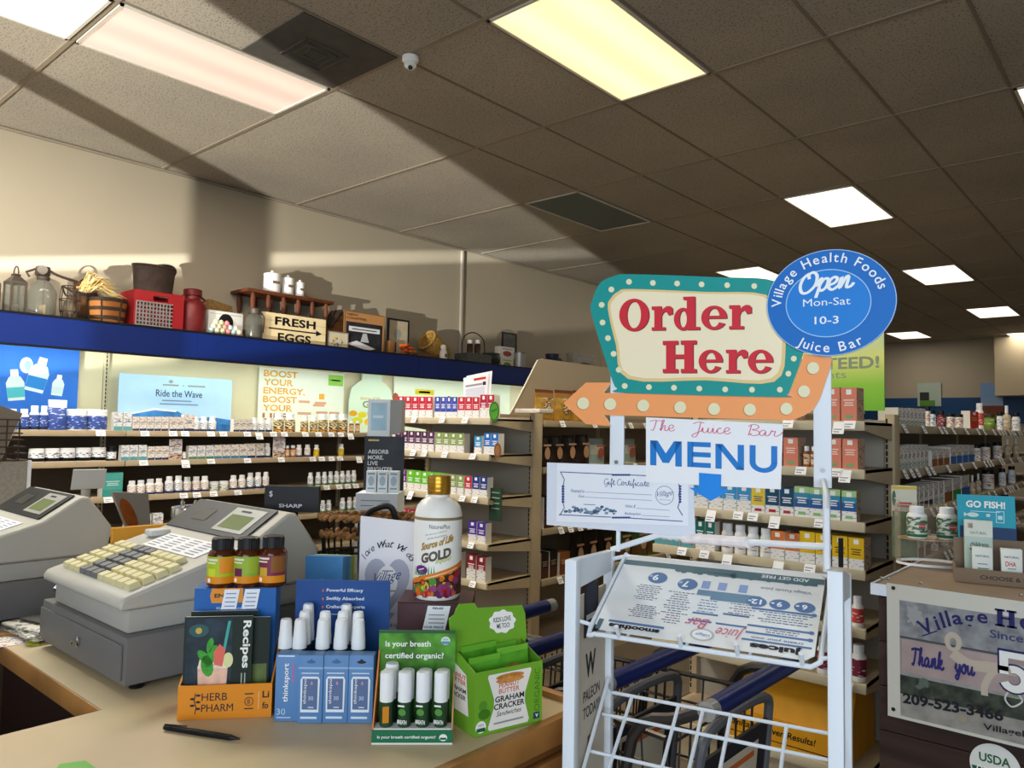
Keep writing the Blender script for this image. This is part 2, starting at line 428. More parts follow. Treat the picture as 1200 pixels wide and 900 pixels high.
# ---- wall units along the left wall
WS = [1.42, 1.212, .965, .73, .45]
WF = -5.55
DKPANEL = M('#5b4f40', .7, name='shaded_backboard')  # brown puts the shade below the top shelf into the board colour
edges = [.16, 2.235, 4.33, 6.4, 8.5]
wlab = ['beige wall shelving nearest the till, under the blue bottle poster', 'beige wall shelving under the wave sign', 'beige wall shelving under the yellow energy poster', 'far beige wall shelving mostly hidden behind the end displays']
for k in range(4):
    y0, y1 = edges[k], edges[k + 1]
    t = thing('wall_shelving', wlab[k], 'shelving', (-5.8, (y0 + y1) / 2, 0), 0, 'wall shelving units')
    MB().box((-5.985, y0 + .02, 1.40), (-5.955, y1 - .02, 2.12), CREAM).build('back_panel', t)
    MB().box((-5.985, y0 + .02, .15), (-5.955, y1 - .02, 1.40), DKPANEL).build('back_panel', t)
    u = MB(); u.box((-5.985, y0 - .018, 0), (-5.94, y0 + .018, 2.12), M('#c9c2a6', .5)); slots(u, -5.939, y0, .3, 2.1, Y3, DARK, .03); u.build('upright', t)
    MB().box((-5.95, y0 + .002, 0), (-5.5, y1 - .002, .16), BEIGE).build('base', t)
    for i, z in enumerate(WS):
        s = MB(); s.box((-5.95, y0 + .003, z - .012), (WF, y1 - .003, z), BEIGE); s.box((WF - .004, y0 + .003, z - .036), (WF + .01, y1 - .003, z + .004), BEIGE, bev=.003)
        sh = s.build('shelf', t)
        rr = random.Random(k * 10 + i); pts = []; y = y0 + .12
        while y < y1 - .08:
            if i < 3 and (k > 0 or y > 2.0): pts.append(((WF + .01, y, z - .002), rr.random()))
            y += rr.choice([.09, .1, .13, .2, .3])
        tags(sh, pts, Y3, X3, .06, .04)
# blue canopy with its deck
t = thing('shelf_canopy', 'long dark blue canopy with black edges above the wall shelving', 'canopy', (-5.75, 4.5, 1.96))
FZ0, FZ1, FX = 1.968, 2.156, -5.5
BLUE = M('#06205f', .5, var=.06, scale=2, name='blue_laminate')
ys = [.1, 2.7, 4.9, 7.1, 9.3]
for a, b in zip(ys, ys[1:]):
    MB().box((FX - .02, a, FZ0), (FX, b - .003, FZ1), BLUE).build('fascia', t)
MB().box((-5.995, .1, FZ1 - .03), (FX - .021, 9.3, FZ1 - .014), M('#8a7c64', .7)).build('deck', t)
MB().box((FX - .022, .1, FZ1), (FX + .004, 9.3, FZ1 + .014), BLACK).build('edge_trim', t)
MB().box((FX - .022, .1, FZ0 - .014), (FX + .004, 9.3, FZ0), BLACK).build('edge_trim', t)
for y in (.3, 2.25, 4.35, 6.4, 8.4):
    MB().box((-5.995, y, FZ0 + .02), (FX - .022, y + .02, FZ1 - .031), BEIGE).build('bracket', t)

# ---- end displays (endcaps) and runs
def endcap(x0, x1, zs, label, tags_at):
    t = thing('endcap_shelving', label, 'shelving', ((x0 + x1) / 2, 3.4, 0), 0, 'end shelving units')
    PAN = M('#a39d90', .55, name='grey_backboard')
    MB().box((x0 + .015, 3.6, .15), (x1 - .035, 3.615, 1.56), PAN).build('back_panel', t)
    for a in (x0, x1 - .04):
        u = MB(); u.box((a, 3.58, 0), (a + .04, 3.66, 1.585), BEIGE, bev=.003); slots(u, a + .008, 3.579, .2, 1.57, X3, DARK, .028); u.build('upright', t)
    MB().box((x0, 3.22, 0), (x1, 3.58, .16), BEIGE).build('base', t)
    for i, z in enumerate(zs):
        s = MB(); s.box((x0 + .01, 3.205, z - .012), (x1 - .01, 3.6, z), BEIGE); s.box((x0 + .01, 3.19, z - .035), (x1 - .01, 3.205, z + .004), M('#cdbf9f', .5), bev=.003)
        for xx in (x0 + .01, x1 - .016):
            s.hexa([(xx, 3.205, z - .035), (xx + .006, 3.205, z - .035), (xx + .006, 3.578, z - .075), (xx, 3.578, z - .075)], [(xx, 3.205, z), (xx + .006, 3.205, z), (xx + .006, 3.578, z), (xx, 3.578, z)], BEIGE)
        sh = s.build('shelf', t)
        tags(sh, [((un(px, 500, 'y', 3.19).x, 3.19, z), k) for px, k in tags_at[i]], X3, -Y3, .045, .036)
    return t
Z1 = [1.545, 1.338, 1.09, .828, .611, .175]
Z2 = [1.545, 1.353, 1.144, .957, .731, .519, .175]
endcap(-3.93, -2.955, Z1, 'beige end shelving with coloured supplement boxes behind the gold-capped bottle',
       [[(471, 0), (487, 0), (520, 0), (547, 0)], [(472, 0), (487, 0), (500, 0), (524, 0), (557, 0)], [(461, 0), (486, .9), (507, 0), (546, 0), (560, 0)], [(557, 0)], [(560, 0)], []])
endcap(-1.905, -.93, Z2, 'beige end shelving with boxes and bottles behind the order sign',
       [[(925, 0), (985, .9), (997, 0)], [(940, 0), (982, 0), (992, .9)], [(836, .9), (867, 0), (884, 0), (910, .95), (962, 0)], [(802, 0), (828, 0), (855, .9), (914, .9), (950, 0)], [(990, 0)], [(992, 0)], []])
def run(x, zs, label, spine_top, y1=9.5):
    t = thing('gondola_shelving', label, 'shelving', (x - .45, 6.5, 0), 0, 'aisle shelving runs')
    MB().box((x - .475, 3.7, .05), (x - .445, y1, 1.585), M('#8d806a', .6)).build('back_panel', t)
    for y in (3.68, 4.9, 6.12, 7.34, 8.56):
        u = MB(); u.box((x - .485, y - .02, 0), (x - .435, y + .02, 1.585), BEIGE); u.build('upright', t)
    MB().box((x - .43, 3.69, 0), (x, y1, .15), BEIGE).build('base', t)
    for i, z in enumerate(zs):
        s = MB(); s.box((x - .434, 3.69, z - .012), (x - .012, y1, z), BEIGE); s.box((x - .012, 3.69, z - .036), (x + .002, y1, z + .004), M('#a8977a', .5), bev=.003)
        sh = s.build('shelf', t); rr = random.Random(i); y = 3.85; pts = []
        while y < 7.6:
            pts.append(((x + .002, y, z), 0)); y += rr.choice([.1, .12, .2, .35])
        tags(sh, pts, Y3, X3, .05, .045)
    return t
RZ1 = [1.54, 1.25, .87, .56]; RZ2 = [1.54, 1.33, 1.12, .87, .6]
t = run(-2.965, RZ1, 'dim aisle shelving holding coffee bags behind the gift certificate', 1.97)
hp = [(597, 487), (630, 422), (636, 420.5), (760, 444), (760, 487)]
hpts = [un(a, b, 'x', -3.415) for a, b in hp]
mb = MB(); mb.prism([(p.y, p.z) for p in hpts[:3]] + [(8.0, 1.97), (8.0, 1.586), (hpts[0].y, 1.586)], (-3.412, 0, 0), Y3, Z3, (-.012, 0, 0), M('#a39680', .5, name='header_enamel'), M('#d9d4c6', .5))
mb.build('header_panel', t)
t = run(-.975, RZ2, 'dim aisle shelving crowded with bottles and cartons beside the green poster', 1.6)
tag(MB().box((-1.6, 3.56, 1.587), (-1.05, 3.575, 1.6), BEIGE).build('poster_rail', t))

# ================================================================ products
def f_bottle(st, w, h):
    r = w / 2; capr = r * st.get('capr', .72); ch = h * st.get('caph', .2); bh = h - ch
    b = MB(); band = st.get('band', st['label']); L = st['label']; B = st['body']
    b.lathe([(r * .9, 0), (r, .03 * h), (r, .16 * h), (r, bh * .78), (r * .97, bh * .84), (capr * .9, bh * .97), (capr * .85, bh)], [B, band, L, B, B, B], n=14)
    o = b.build(st['name'], None); c = MB()
    c.lathe([(capr, bh - .002), (capr, h - .004), (capr * .93, h)], st['cap'], n=14); c.build('cap', o)
    return o
def f_jar(st, w, h):
    r = w / 2; b = MB()
    b.lathe([(r * .93, 0), (r, .06 * h), (r, .3 * h), (r, .7 * h), (r * .95, .78 * h)], [st['body'], st.get('band', st['label']), st['label'], st['body']], n=16)
    o = b.build(st['name'], None); c = MB(); c.lathe([(r * .97, .78 * h), (r * .97, h * .97), (r * .9, h)], st['cap'], n=16); c.build('lid', o)
    return o
def f_box(st, w, h):
    d = st.get('d', .05); b = MB(); z = 0; side = st.get('side', OFFW)
    for fr, m in st['bands']:
        z1 = z + fr * h
        b.add([(-w / 2, 0, z), (w / 2, 0, z), (w / 2, d, z), (-w / 2, d, z), (-w / 2, 0, z1), (w / 2, 0, z1), (w / 2, d, z1), (-w / 2, d, z1)],
              [(0, 1, 5, 4), (1, 2, 6, 5), (2, 3, 7, 6), (3, 0, 4, 7)], [m, side, side, side]); z = z1
    b.add([(-w / 2, 0, h), (w / 2, 0, h), (w / 2, d, h), (-w / 2, d, h), (-w / 2, 0, 0), (w / 2, 0, 0), (w / 2, d, 0), (-w / 2, d, 0)], [(0, 1, 2, 3), (7, 6, 5, 4)], [st['bands'][-1][1], side])
    if st.get('logo', True):
        b.rect(-w * .17, h * .8, w * .17, h * .95, (0, -.0006, 0), X3, Z3, WHITE)
    ik = st.get('ink', WHITE)
    for q, (a, e) in enumerate(((.62, .34), (.54, .26), (.47, .3))):
        b.rect(-w * e, h * a, w * e, h * (a + .035), (0, -.0006, 0), X3, Z3, ik)
    if st.get('foot'): b.rect(-w * .25, h * .1, w * .25, h * .2, (0, -.0006, 0), X3, Z3, st['foot'])
    return b.build(st['name'], None)
def f_pouch(st, w, h):
    b = MB(); n = 9; vs = []; d = st.get('d', .05)
    rows = [(0, 1.0, .9), (.08, 1, 1), (.4, .97, .95), (.75, .95, .5), (.9, .97, .12), (1, .99, .05)]
    for (z, sx, sd) in rows:
        for i in range(n):
            u = -1 + 2 * i / (n - 1); vs.append((u * w / 2 * sx, d / 2 - d / 2 * sd * math.sqrt(max(0, 1 - u * u * .96)), z * h))
        for i in range(n):
            u = 1 - 2 * i / (n - 1); vs.append((u * w / 2 * sx, d / 2 + d / 2 * sd * math.sqrt(max(0, 1 - u * u * .96)), z * h))
    fs = []; ms = []; N = 2 * n
    for k in range(len(rows) - 1):
        m = st['bands'][min(k, len(st['bands']) - 1)]
        for i in range(N):
            fs.append((k * N + i, k * N + (i + 1) % N, (k + 1) * N + (i + 1) % N, (k + 1) * N + i)); ms.append(m if i < n - 1 else st['bands'][0])
    fs += [tuple(reversed(range(N))), tuple((len(rows) - 1) * N + i for i in range(N))]; ms += [st['bands'][0], st['bands'][-1]]
    b.add(vs, fs, ms)
    if st.get('patch'):
        b.flat(ell(0, h * .45, w * .22, h * .2, 14), (0, -.004 , 0), X3, Z3, st['patch']); b.rect(-w * .3, h * .68, w * .3, h * .74, (0, -.002, 0), X3, Z3, st['patch'])
    return b.build(st['name'], None)
def P(base, ink='#4a4a58', scale=75, cover=.57): return PRINT(base, ink, scale, cover)
PW = P('#e9ecec', '#5d6a86'); PW2 = P('#ece8df', '#a2655c'); PG = P('#dfe6dc', '#5a7d5c')
NAVY = M('#26345c', .5); BLUEL = P('#33509c', '#c9d4ee', 60, .6)
def bx(c, frac=.62, low='#eceae6', ink='#ffffff', **k):
    return dict(f=f_box, name='supplement_box', cat='box', bands=[(1 - frac, P(low, '#8a8c94', 90, .6)), (frac, M(c, .45))], ink=M(ink, .5), **k)
ST = {
 'bluebottle': dict(f=f_bottle, name='supplement_bottle', cat='bottle', desc='blue and white bottle', body=WHITE, label=BLUEL, band=NAVY, cap=WCAP),
 'bluejar': dict(f=f_jar, name='supplement_jar', cat='jar', desc='wide white jar with blue label', body=WHITE, label=BLUEL, band=BLUEL, cap=WCAP),
 'tealcarton': dict(f=f_box, name='tall_carton', cat='carton', desc='teal carton', bands=[(.3, M('#3f9a90', .5)), (.7, M('#4fa79c', .5))], ink=M('#bfe0da', .5), logo=False, d=.08),
 'bluepouch': dict(f=f_pouch, name='supplement_pouch', cat='pouch', desc='blue pouch with white top', bands=[BLUEL, BLUEL, BLUEL, WHITE, WHITE], d=.08),
 'teal': dict(f=f_box, name='supplement_box', cat='box', desc='pale box with teal foot', bands=[(.25, M('#5fa3ab', .5)), (.75, PW)], ink=INKL, logo=False),
 'pale': dict(f=f_box, name='supplement_box', cat='box', desc='pale box with dark foot', bands=[(.18, NAVY), (.82, PW2)], ink=INKL, logo=False),
 'palegreen': dict(f=f_box, name='supplement_box', cat='box', desc='pale box with green foot', bands=[(.2, M('#4c8a6a', .5)), (.8, PW)], ink=INKL, logo=False),
 'paleblue': dict(f=f_box, name='supplement_box', cat='box', desc='pale box with blue foot', bands=[(.2, M('#3f87b0', .5)), (.8, PW2)], ink=INKL, logo=False),
 'wbottle': dict(f=f_bottle, name='supplement_bottle', cat='bottle', desc='white bottle with navy foot', body=WHITE, label=PW, band=NAVY, cap=WCAP),
 'wbottle2': dict(f=f_bottle, name='supplement_bottle', cat='bottle', desc='white bottle with reddish print', body=WHITE, label=PW2, band=NAVY, cap=WCAP),
 'gbottle': dict(f=f_bottle, name='supplement_bottle', cat='bottle', desc='white bottle with green foot', body=WHITE, label=PW, band=M('#4d8b5b', .5), cap=WCAP),
 'fruitjar': dict(f=f_bottle, name='supplement_bottle', cat='bottle', desc='wide bottle with fruit label', body=WHITE, label=P('#e8e0a8', '#6b3f2d', 55, .5), band=P('#d9a423', '#7a2b22', 50, .5), cap=WCAP, capr=.8, caph=.14),
 'amber': dict(f=f_bottle, name='supplement_bottle', cat='bottle', desc='small orange-labelled bottle', body=M('#8c4a22', .3), label=P('#e2c9a0', '#a04a2a'), band=M('#b06a3a', .4), cap=WCAP),
 'yellow': dict(f=f_bottle, name='supplement_bottle', cat='bottle', desc='white bottle with yellow label', body=WHITE, label=P('#e7c62c', '#6b5a1a'), band=M('#e0b820', .4), cap=WCAP),
 'wjar': dict(f=f_jar, name='supplement_jar', cat='jar', desc='squat white jar with black foot', body=WHITE, label=PW, band=BLACK, cap=WCAP),
 'wjar2': dict(f=f_jar, name='supplement_jar', cat='jar', desc='squat white jar with green print', body=WHITE, label=PG, band=PG, cap=WCAP),
 'darkbottle': dict(f=f_bottle, name='supplement_bottle', cat='bottle', desc='black bottle with white label', body=BLACK, label=PW, band=BLACK, cap=BCAP),
 'card': dict(f=f_box, name='display_card', cat='card', desc='upright printed card', bands=[(.3, P('#d9c7a6', '#7c4a5a', 45, .5)), (.7, P('#e3e6e4', '#c0707a', 45, .55))], ink=INKL, logo=False, d=.01),
 'red': dict(bx('#c8283c'), desc='red and white box'), 'red2': dict(bx('#b81f3f', .55), desc='crimson box'), 'violetblue': dict(bx('#3c4fae', .7), desc='royal blue box'),
 'plum': dict(bx('#55254c'), desc='plum box'), 'olive': dict(bx('#8fa45c'), desc='olive green box'), 'sky': dict(bx('#3f9bd0'), desc='sky blue box'), 'blue': dict(bx('#1f6fc0'), desc='blue and white box'),
 'violet': dict(bx('#7d2a86'), desc='violet box'), 'lime': dict(bx('#6cc52a'), desc='lime green box'), 'navy': dict(bx('#223a86'), desc='navy and white box'), 'purple': dict(bx('#4a3597'), desc='purple box'),
 'maroon': dict(bx('#8f2230', .55), desc='maroon box'),
 'salmon': dict(bx('#e0876c', .97, ink='#f3d9cc', d=.09, foot=M('#7fae7a', .5), side=P('#c9a78d', '#8a6a58', 80, .55)), desc='salmon carton'),
 'teal2': dict(bx('#1b6b60', .7), desc='dark green box'), 'bluewhite': dict(bx('#3d97cf', .55), desc='light blue carton'), 'yellowbox': dict(bx('#e4c93f', .68, ink='#5b4a86', foot=M('#b02a3a', .5)), desc='yellow and white carton'),
 'navyteal': dict(bx('#1d4f70', .66, foot=M('#b02a3a', .5)), desc='dark teal carton'),
 'greenblue': dict(f=f_box, name='supplement_box', cat='box', desc='green and blue carton', bands=[(.34, P('#ecebe8', '#8a8c94', 90, .6)), (.26, M('#2a5f9e', .45)), (.2, M('#3c8fb0', .45)), (.2, M('#a9cf8e', .45))], ink=WHITE, foot=M('#8fc07a', .5), side=P('#b59c7e', '#7d6650', 80, .55)),
 'orange': dict(bx('#e08040', .62, ink='#fbe6cf', d=.07), desc='orange carton'), 'yellowbig': dict(bx('#e9bd1f', .66, ink='#5b4a20', d=.09, side=P('#c0a888', '#7d6650', 80, .55)), desc='yellow carton'),
 'whitered': dict(f=f_bottle, name='supplement_bottle', cat='bottle', desc='red-labelled white bottle', body=WHITE, label=P('#cf4540', '#f2d9d4', 70, .6), band=WHITE, cap=WCAP),
 'whitemaroon': dict(f=f_bottle, name='supplement_bottle', cat='bottle', desc='maroon-labelled white bottle', body=WHITE, label=P('#7b1d38', '#e2c2cc', 70, .6), band=WHITE, cap=WCAP),
 'whiteb': dict(f=f_bottle, name='supplement_bottle', cat='bottle', desc='plain white bottle', body=WHITE, label=PW2, band=WHITE, cap=WCAP, capr=.8),
 'goldbag': dict(f=f_pouch, name='snack_bag', cat='bag', desc='gold snack bag', bands=[M('#a8772f', .35, var=.3, scale=25), M('#b58838', .35, var=.25, scale=30), M('#c49a4c', .35, var=.3, scale=25), M('#9c7030', .35), M('#6e3a22', .4)], patch=P('#8c5a2a', '#e7d7ae', 60, .5), d=.06),
 'coffeebag': dict(f=f_pouch, name='coffee_bag', cat='bag', desc='black coffee bag', bands=[M('#1b1512', .35), M('#2a1d18', .35), M('#211814', .35), M('#181210', .35)], patch=M('#b58d68', .5), d=.08),
 'cocobag': dict(f=f_pouch, name='coffee_bag', cat='bag', desc='pale green bag', bands=[M('#c9c3b0', .4), M('#8fa59b', .4), M('#c4bda8', .4), M('#7d8a80', .4)], patch=M('#a4543c', .5), d=.08),
 'greenbag': dict(f=f_pouch, name='coffee_bag', cat='bag', desc='green and brown bag', bands=[M('#5b6a2c', .4, var=.2), M('#6b4a2a', .4), M('#4f6a2a', .4), M('#2a2018', .4)], patch=M('#c7a27c', .5), d=.1),
 'darkcarton': dict(f=f_box, name='supplement_box', cat='box', desc='dark carton', bands=[(.4, M('#4a2a1c', .5)), (.6, M('#221a18', .5))], ink=M('#a88a6a', .5), logo=False, d=.08),
 'brownbox': dict(f=f_box, name='supplement_box', cat='box', desc='brown carton', bands=[(.5, M('#7a3f20', .5)), (.5, M('#935a30', .5))], ink=M('#d8b48a', .5), logo=False, d=.1),
 'thinwhite': dict(f=f_box, name='supplement_box', cat='box', desc='thin white carton', bands=[(.3, P('#cfd6cc', '#6f8f88', 60, .5)), (.7, PW2)], ink=INKL, logo=False, d=.09),
 'thindark': dict(f=f_box, name='supplement_box', cat='box', desc='white carton with dark foot', bands=[(.3, M('#2b2a3c', .5)), (.7, PW2)], ink=INKL, logo=False, d=.09),
 'blackcap': dict(f=f_bottle, name='supplement_bottle', cat='bottle', desc='white bottle with black cap', body=WHITE, label=PW, band=WHITE, cap=BCAP, capr=.85),
 'redbottle': dict(f=f_bottle, name='supplement_bottle', cat='bottle', desc='dark red bottle', body=M('#6e1f26', .35), label=P('#7a2630', '#d8b8b0'), band=M('#5a1a20', .4), cap=BCAP),
 'redbox': dict(bx('#c8352c', .97, ink='#e9b24a', d=.05), desc='bright red carton'),
 'greenjar': dict(f=f_jar, name='supplement_jar', cat='jar', desc='green jar', body=M('#6f8a2c', .4), label=P('#7d9a30', '#d6dca0'), band=M('#6f8a2c', .4), cap=M('#3d3a2c', .4)),
 'palebottle': dict(f=f_bottle, name='supplement_bottle', cat='bottle', desc='tall pale bottle', body=M('#cbb795', .4), label=P('#d6c6a8', '#7d5a3c'), band=M('#b79f78', .4), cap=WCAP, capr=.4, caph=.3),
 'jarblack': dict(f=f_jar, name='supplement_jar', cat='jar', desc='white jar with black lid', body=WHITE, label=P('#dcd3c4', '#a8343c'), band=PW2, cap=BCAP),
 'carton_brown': dict(f=f_box, name='supplement_box', cat='box', desc='white and brown carton', bands=[(.45, M('#8a5528', .5)), (.55, PW2)], ink=INKL, logo=False, d=.12),
 'carton_green': dict(f=f_box, name='supplement_box', cat='box', desc='white and green carton', bands=[(.45, M('#3c8a3a', .5)), (.55, PW2)], ink=INKL, logo=False, d=.12),
 'carton_blue': dict(f=f_box, name='supplement_box', cat='box', desc='white and blue carton', bands=[(.45, M('#2a62a8', .5)), (.55, PW2)], ink=INKL, logo=False, d=.12),
}
PROTO = {}
def put(style, w, h, loc, rz, label, group=None):
    st = ST[style]; k = (style, round(w, 3), round(h, 3))
    if k not in PROTO:
        o = st['f'](st, round(w, 3), round(h, 3)); PROTO[k] = o
        X = Matrix.Translation(Vector(loc)) @ Matrix.Rotation(rz, 4, 'Z'); o.matrix_world = X; XF[o] = X
        return tag(o, label, st['cat'], group)
    o = copy_tree(PROTO[k], loc, rz, label, group)
    return o
def row(place, axis, plane, z, items, group, setback=.017):
    # items: (style, pixel x of its middle, pixel width, pixel height); order from left to right
    cnt = {}
    for it in items: cnt[ST[it[0]]['desc']] = cnt.get(ST[it[0]]['desc'], 0) + 1
    seen = {}
    lastend = -1e9
    for it in sorted(items, key=lambda q: q[1]):
        style, px, wpx, hpx = it[:4]; st = ST[style]
        pl = plane - setback if axis == 'x' else plane + setback
        a = un(px - wpx / 2, 505, axis, pl); b = un(px + wpx / 2, 505, axis, pl); c = (a + b) / 2
        fwd = (c - CAM_P).dot(CAM_F); h = hpx * fwd / CF
        along = abs(b.y - a.y) if axis == 'x' else abs(b.x - a.x)
        rnd = st['f'] in (f_bottle, f_jar)
        wd = (wpx * fwd / CF) if rnd else along
        wd = wd * .985 - .0008
        pos = c.y if axis == 'x' else c.x
        half = wd / 2
        if pos - half < lastend + .0005:
            sh = lastend + .0005 - (pos - half)
            if sh < half * .5: pos += sh / 2; wd -= sh * 1.02; half = wd / 2
            if pos - half < lastend + .0003: pos = lastend + .0003 + half
        lastend = pos + half
        off = wd / 2 if rnd else 0
        if axis == 'x': loc = (pl - off, pos, z + .0005); rz = PI / 2
        else: loc = (pos, pl + off, z + .0005); rz = 0
        d = st['desc']; seen[d] = seen.get(d, 0) + 1
        lab = f'{d} on {place}' if cnt[d] == 1 else f'{ORD[seen[d] - 1]} {d} from the left on {place}'
        put(style, wd, h, loc, rz, lab, group)
def many(style, pxs, w, h): return [(style, p, w, h) for p in pxs]

# ---- wall shelves
row('the top wall shelf', 'x', WF, WS[0],
    many('bluebottle', [4, 15, 29], 11, 25) + many('bluebottle', [41, 51], 11, 29) + [('bluepouch', 67, 26, 36)] + many('bluejar', [93, 117], 23, 25)
    + many('teal', [138, 149], 10, 22) + many('pale', [159, 167.5, 176, 184.5, 193, 203, 211], 8, 17) + [('pale', 221, 12, 20)] + many('wbottle', [231, 240.5, 250.5], 9, 18)
    + many('pale', [277, 284.5, 292], 7.2, 15) + many('wbottle', [300, 308.5, 317], 8, 17) + many('fruitjar', [329.5, 343], 12.5, 22) + many('fruitjar', [359, 370], 9.5, 20)
    + many('fruitjar', [381.5, 394, 405], 11.5, 22) + many('amber', [413.5, 420.5], 6, 14), 'goods on the top wall shelf')
row('the second wall shelf', 'x', WF, WS[1],
    many('wjar', [47, 64.5, 83, 102, 119.5], 17, 16) + [('darkbottle', 134, 10.5, 17)] + many('teal', [148, 158, 168.5], 9.5, 18) + many('pale', [178.5, 187, 195], 8, 16) + [('card', 207, 15, 24), ('wbottle', 218, 5, 9)]
    + many('palegreen', [227, 237, 247], 9.3, 16) + many('paleblue', [256.7, 266.5, 276.3, 286], 9.3, 16.5) + many('pale', [295.5, 306], 9.5, 17) + [('wbottle', 316, 7.5, 17), ('card', 328, 14, 25)]
    + many('amber', [339, 346], 7, 14) + many('wbottle2', [353, 363], 7.5, 14.5) + many('yellow', [373.5, 402.5], 7, 14), 'goods on the second wall shelf')
row('the third wall shelf', 'x', WF, WS[2],
    [('tealcarton', 135, 24, 28)] + many('wbottle2', [159.5, 170], 10, 17) + many('wbottle2', [181], 10.5, 18) + many('wbottle2', [191], 9.5, 18) + many('wbottle', [203, 213.7], 9.8, 20) + many('wbottle2', [224, 234.5, 244.5], 9.5, 18)
    + many('wjar2', [256, 267.3], 11, 11) + many('wbottle2', [278, 288], 9, 17) + many('wbottle', [297.5, 306.5], 8.5, 19) + many('wbottle2', [315.5], 8, 19) + many('gbottle', [367.5, 376.5, 383.8, 391, 398, 404.7, 411.4, 418], 6.7, 15.5), 'bottles on the third wall shelf')
row('the fourth wall shelf', 'x', WF, WS[3], many('teal', [158, 176, 190], 12, 16) + many('gbottle', [374.5, 383, 389.8], 6.7, 14) + many('gbottle', [406, 414, 421, 428], 7, 15), 'goods on the fourth wall shelf')
# ---- first end display
row('the top shelf behind the gold-capped bottle', 'y', 3.19, Z1[0], many('red', [469, 477.3, 485.6, 494, 502.3], 8.2, 25) + many('violetblue', [512, 518.7, 525.4, 532], 6.6, 25) + many('red', [540, 548.5, 557], 8.3, 25) + many('red2', [566, 574.5], 8.4, 28), 'boxes on the top end shelf')
row('the second shelf behind the gold-capped bottle', 'y', 3.19, Z1[1], many('plum', [467, 474.7, 482.4, 490, 497.8, 505.4], 7.5, 23) + many('olive', [514.6, 523, 531.5, 540], 8.3, 23) + [('sky', 560.5, 9, 21)] + many('blue', [571.5, 580], 8.4, 25), 'boxes on the second end shelf')
row('the third shelf behind the gold-capped bottle', 'y', 3.19, Z1[2], many('violet', [458, 466, 474], 7.8, 23) + many('lime', [482.3, 490.6, 499, 507.2, 515.4], 8.2, 23) + many('olive', [523.7, 532, 541], 8.3, 23) + [('red', 550, 8.3, 23)] + many('navy', [559, 568], 8.8, 24), 'boxes on the third end shelf')
row('the fourth shelf behind the gold-capped bottle', 'y', 3.19, Z1[3], many('red2', [458, 466.5, 476, 486], 9, 26) + many('purple', [556, 566.5], 10, 24), 'boxes on the fourth end shelf')
row('the fifth shelf behind the gold-capped bottle', 'y', 3.19, Z1[4], many('maroon', [537, 555.5, 567], 10.5, 29), 'boxes on the fifth end shelf')
# ---- second end display
row('the top shelf behind the order sign', 'y', 3.19, Z2[0], many('salmon', [925, 975, 995], 19, 40), 'cartons on the top shelf behind the sign')
row('the second shelf behind the order sign', 'y', 3.19, Z2[1], many('salmon', [905, 926.5], 17.5, 34) + many('amber', [944, 952.5], 8, 25) + many('salmon', [976.5, 996], 18.5, 36), 'goods on the second shelf behind the sign')
row('the third shelf behind the menu sign', 'y', 3.19, Z2[2], many('bluewhite', [822, 839, 855.5, 872], 16.3, 31) + [('yellowbox', 888.5, 16, 31)] + many('navyteal', [905, 922], 16.5, 33) + many('greenblue', [939.5, 957, 975.5, 994.5], 17.8, 36), 'cartons on the third shelf behind the sign')
row('the fourth shelf behind the menu', 'y', 3.19, Z2[3], many('teal', [775, 790, 806], 14, 26) + many('teal2', [821, 832.5], 11.3, 34) + many('whiteb', [850, 865, 880, 895], 14.2, 34) + many('orange', [911, 928], 16.5, 33) + many('yellowbig', [945.5, 964, 983.5, 1002.5], 18.3, 37), 'goods on the fourth shelf behind the rack')
row('the shelf beside the rack post', 'y', 3.19, Z2[4], many('whitered', [925, 945, 986, 1001.5], 14, 35), 'red-labelled bottles beside the rack post')
row('the lower shelf beside the rack post', 'y', 3.19, Z2[5], many('whitemaroon', [962, 984, 1002], 17, 42), 'maroon-labelled bottles beside the rack post')
# ---- aisle runs
R1, R2 = -2.979, -.989
row('the shelf beside the beige panel', 'x', R1, RZ1[0], many('goldbag', [641, 664, 685, 705], 22, 37), 'gold snack bags')
row('the dim shelf above the gift certificate', 'x', R1, RZ1[1], many('coffeebag', [641.5, 656, 671, 687], 14.8, 36) + many('cocobag', [704], 17, 31) + many('cocobag', [741], 16, 29), 'bags in the dim aisle')
row('the dim shelf behind the gift certificate', 'x', R1, RZ1[2], many('darkcarton', [645, 660, 675, 690, 705, 720], 12, 36), 'cartons behind the gift certificate')
row('the dim shelf below the gift certificate', 'x', R1, RZ1[3], many('darkcarton', [641, 651], 9, 30) + many('brownbox', [664], 12, 26) + many('coffeebag', [682, 697, 714], 14, 42) + many('greenbag', [736], 16, 40) + many('greenbag', [755], 16, 37) + many('greenbag', [772], 16, 34), 'goods on the lowest dim aisle shelf')
row('the top outer aisle shelf', 'x', R2, RZ2[0], many('jarblack', [1090.5], 6, 24) + many('thinwhite', [1055, 1059.6, 1064.2, 1068.8, 1073.4, 1078, 1082.6], 4.5, 21) + many('blackcap', [1097], 10, 20) + [('redbottle', 1108, 9, 20)] + many('jarblack', [1119, 1129], 9, 17) + [('redbox', 1142, 10, 21), ('whitered', 1153, 9, 31), ('greenjar', 1166, 13, 19), ('blackcap', 1176, 7, 22), ('palebottle', 1185, 9, 30), ('blackcap', 1196, 9, 22)], 'goods on the top outer aisle shelf')
row('the second outer aisle shelf', 'x', R2, RZ2[1], many('thinwhite', [1051.5, 1056.3, 1061.1, 1065.9, 1070.7, 1075.5, 1080.3, 1085.1], 4.6, 26) + many('carton_brown', [1095, 1102, 1109], 6.8, 18) + many('carton_blue', [1117, 1124, 1131, 1138], 6.8, 20) + many('jarblack', [1149, 1160, 1174], 10, 19) + many('palebottle', [1184, 1194], 7, 22), 'goods on the second outer aisle shelf')
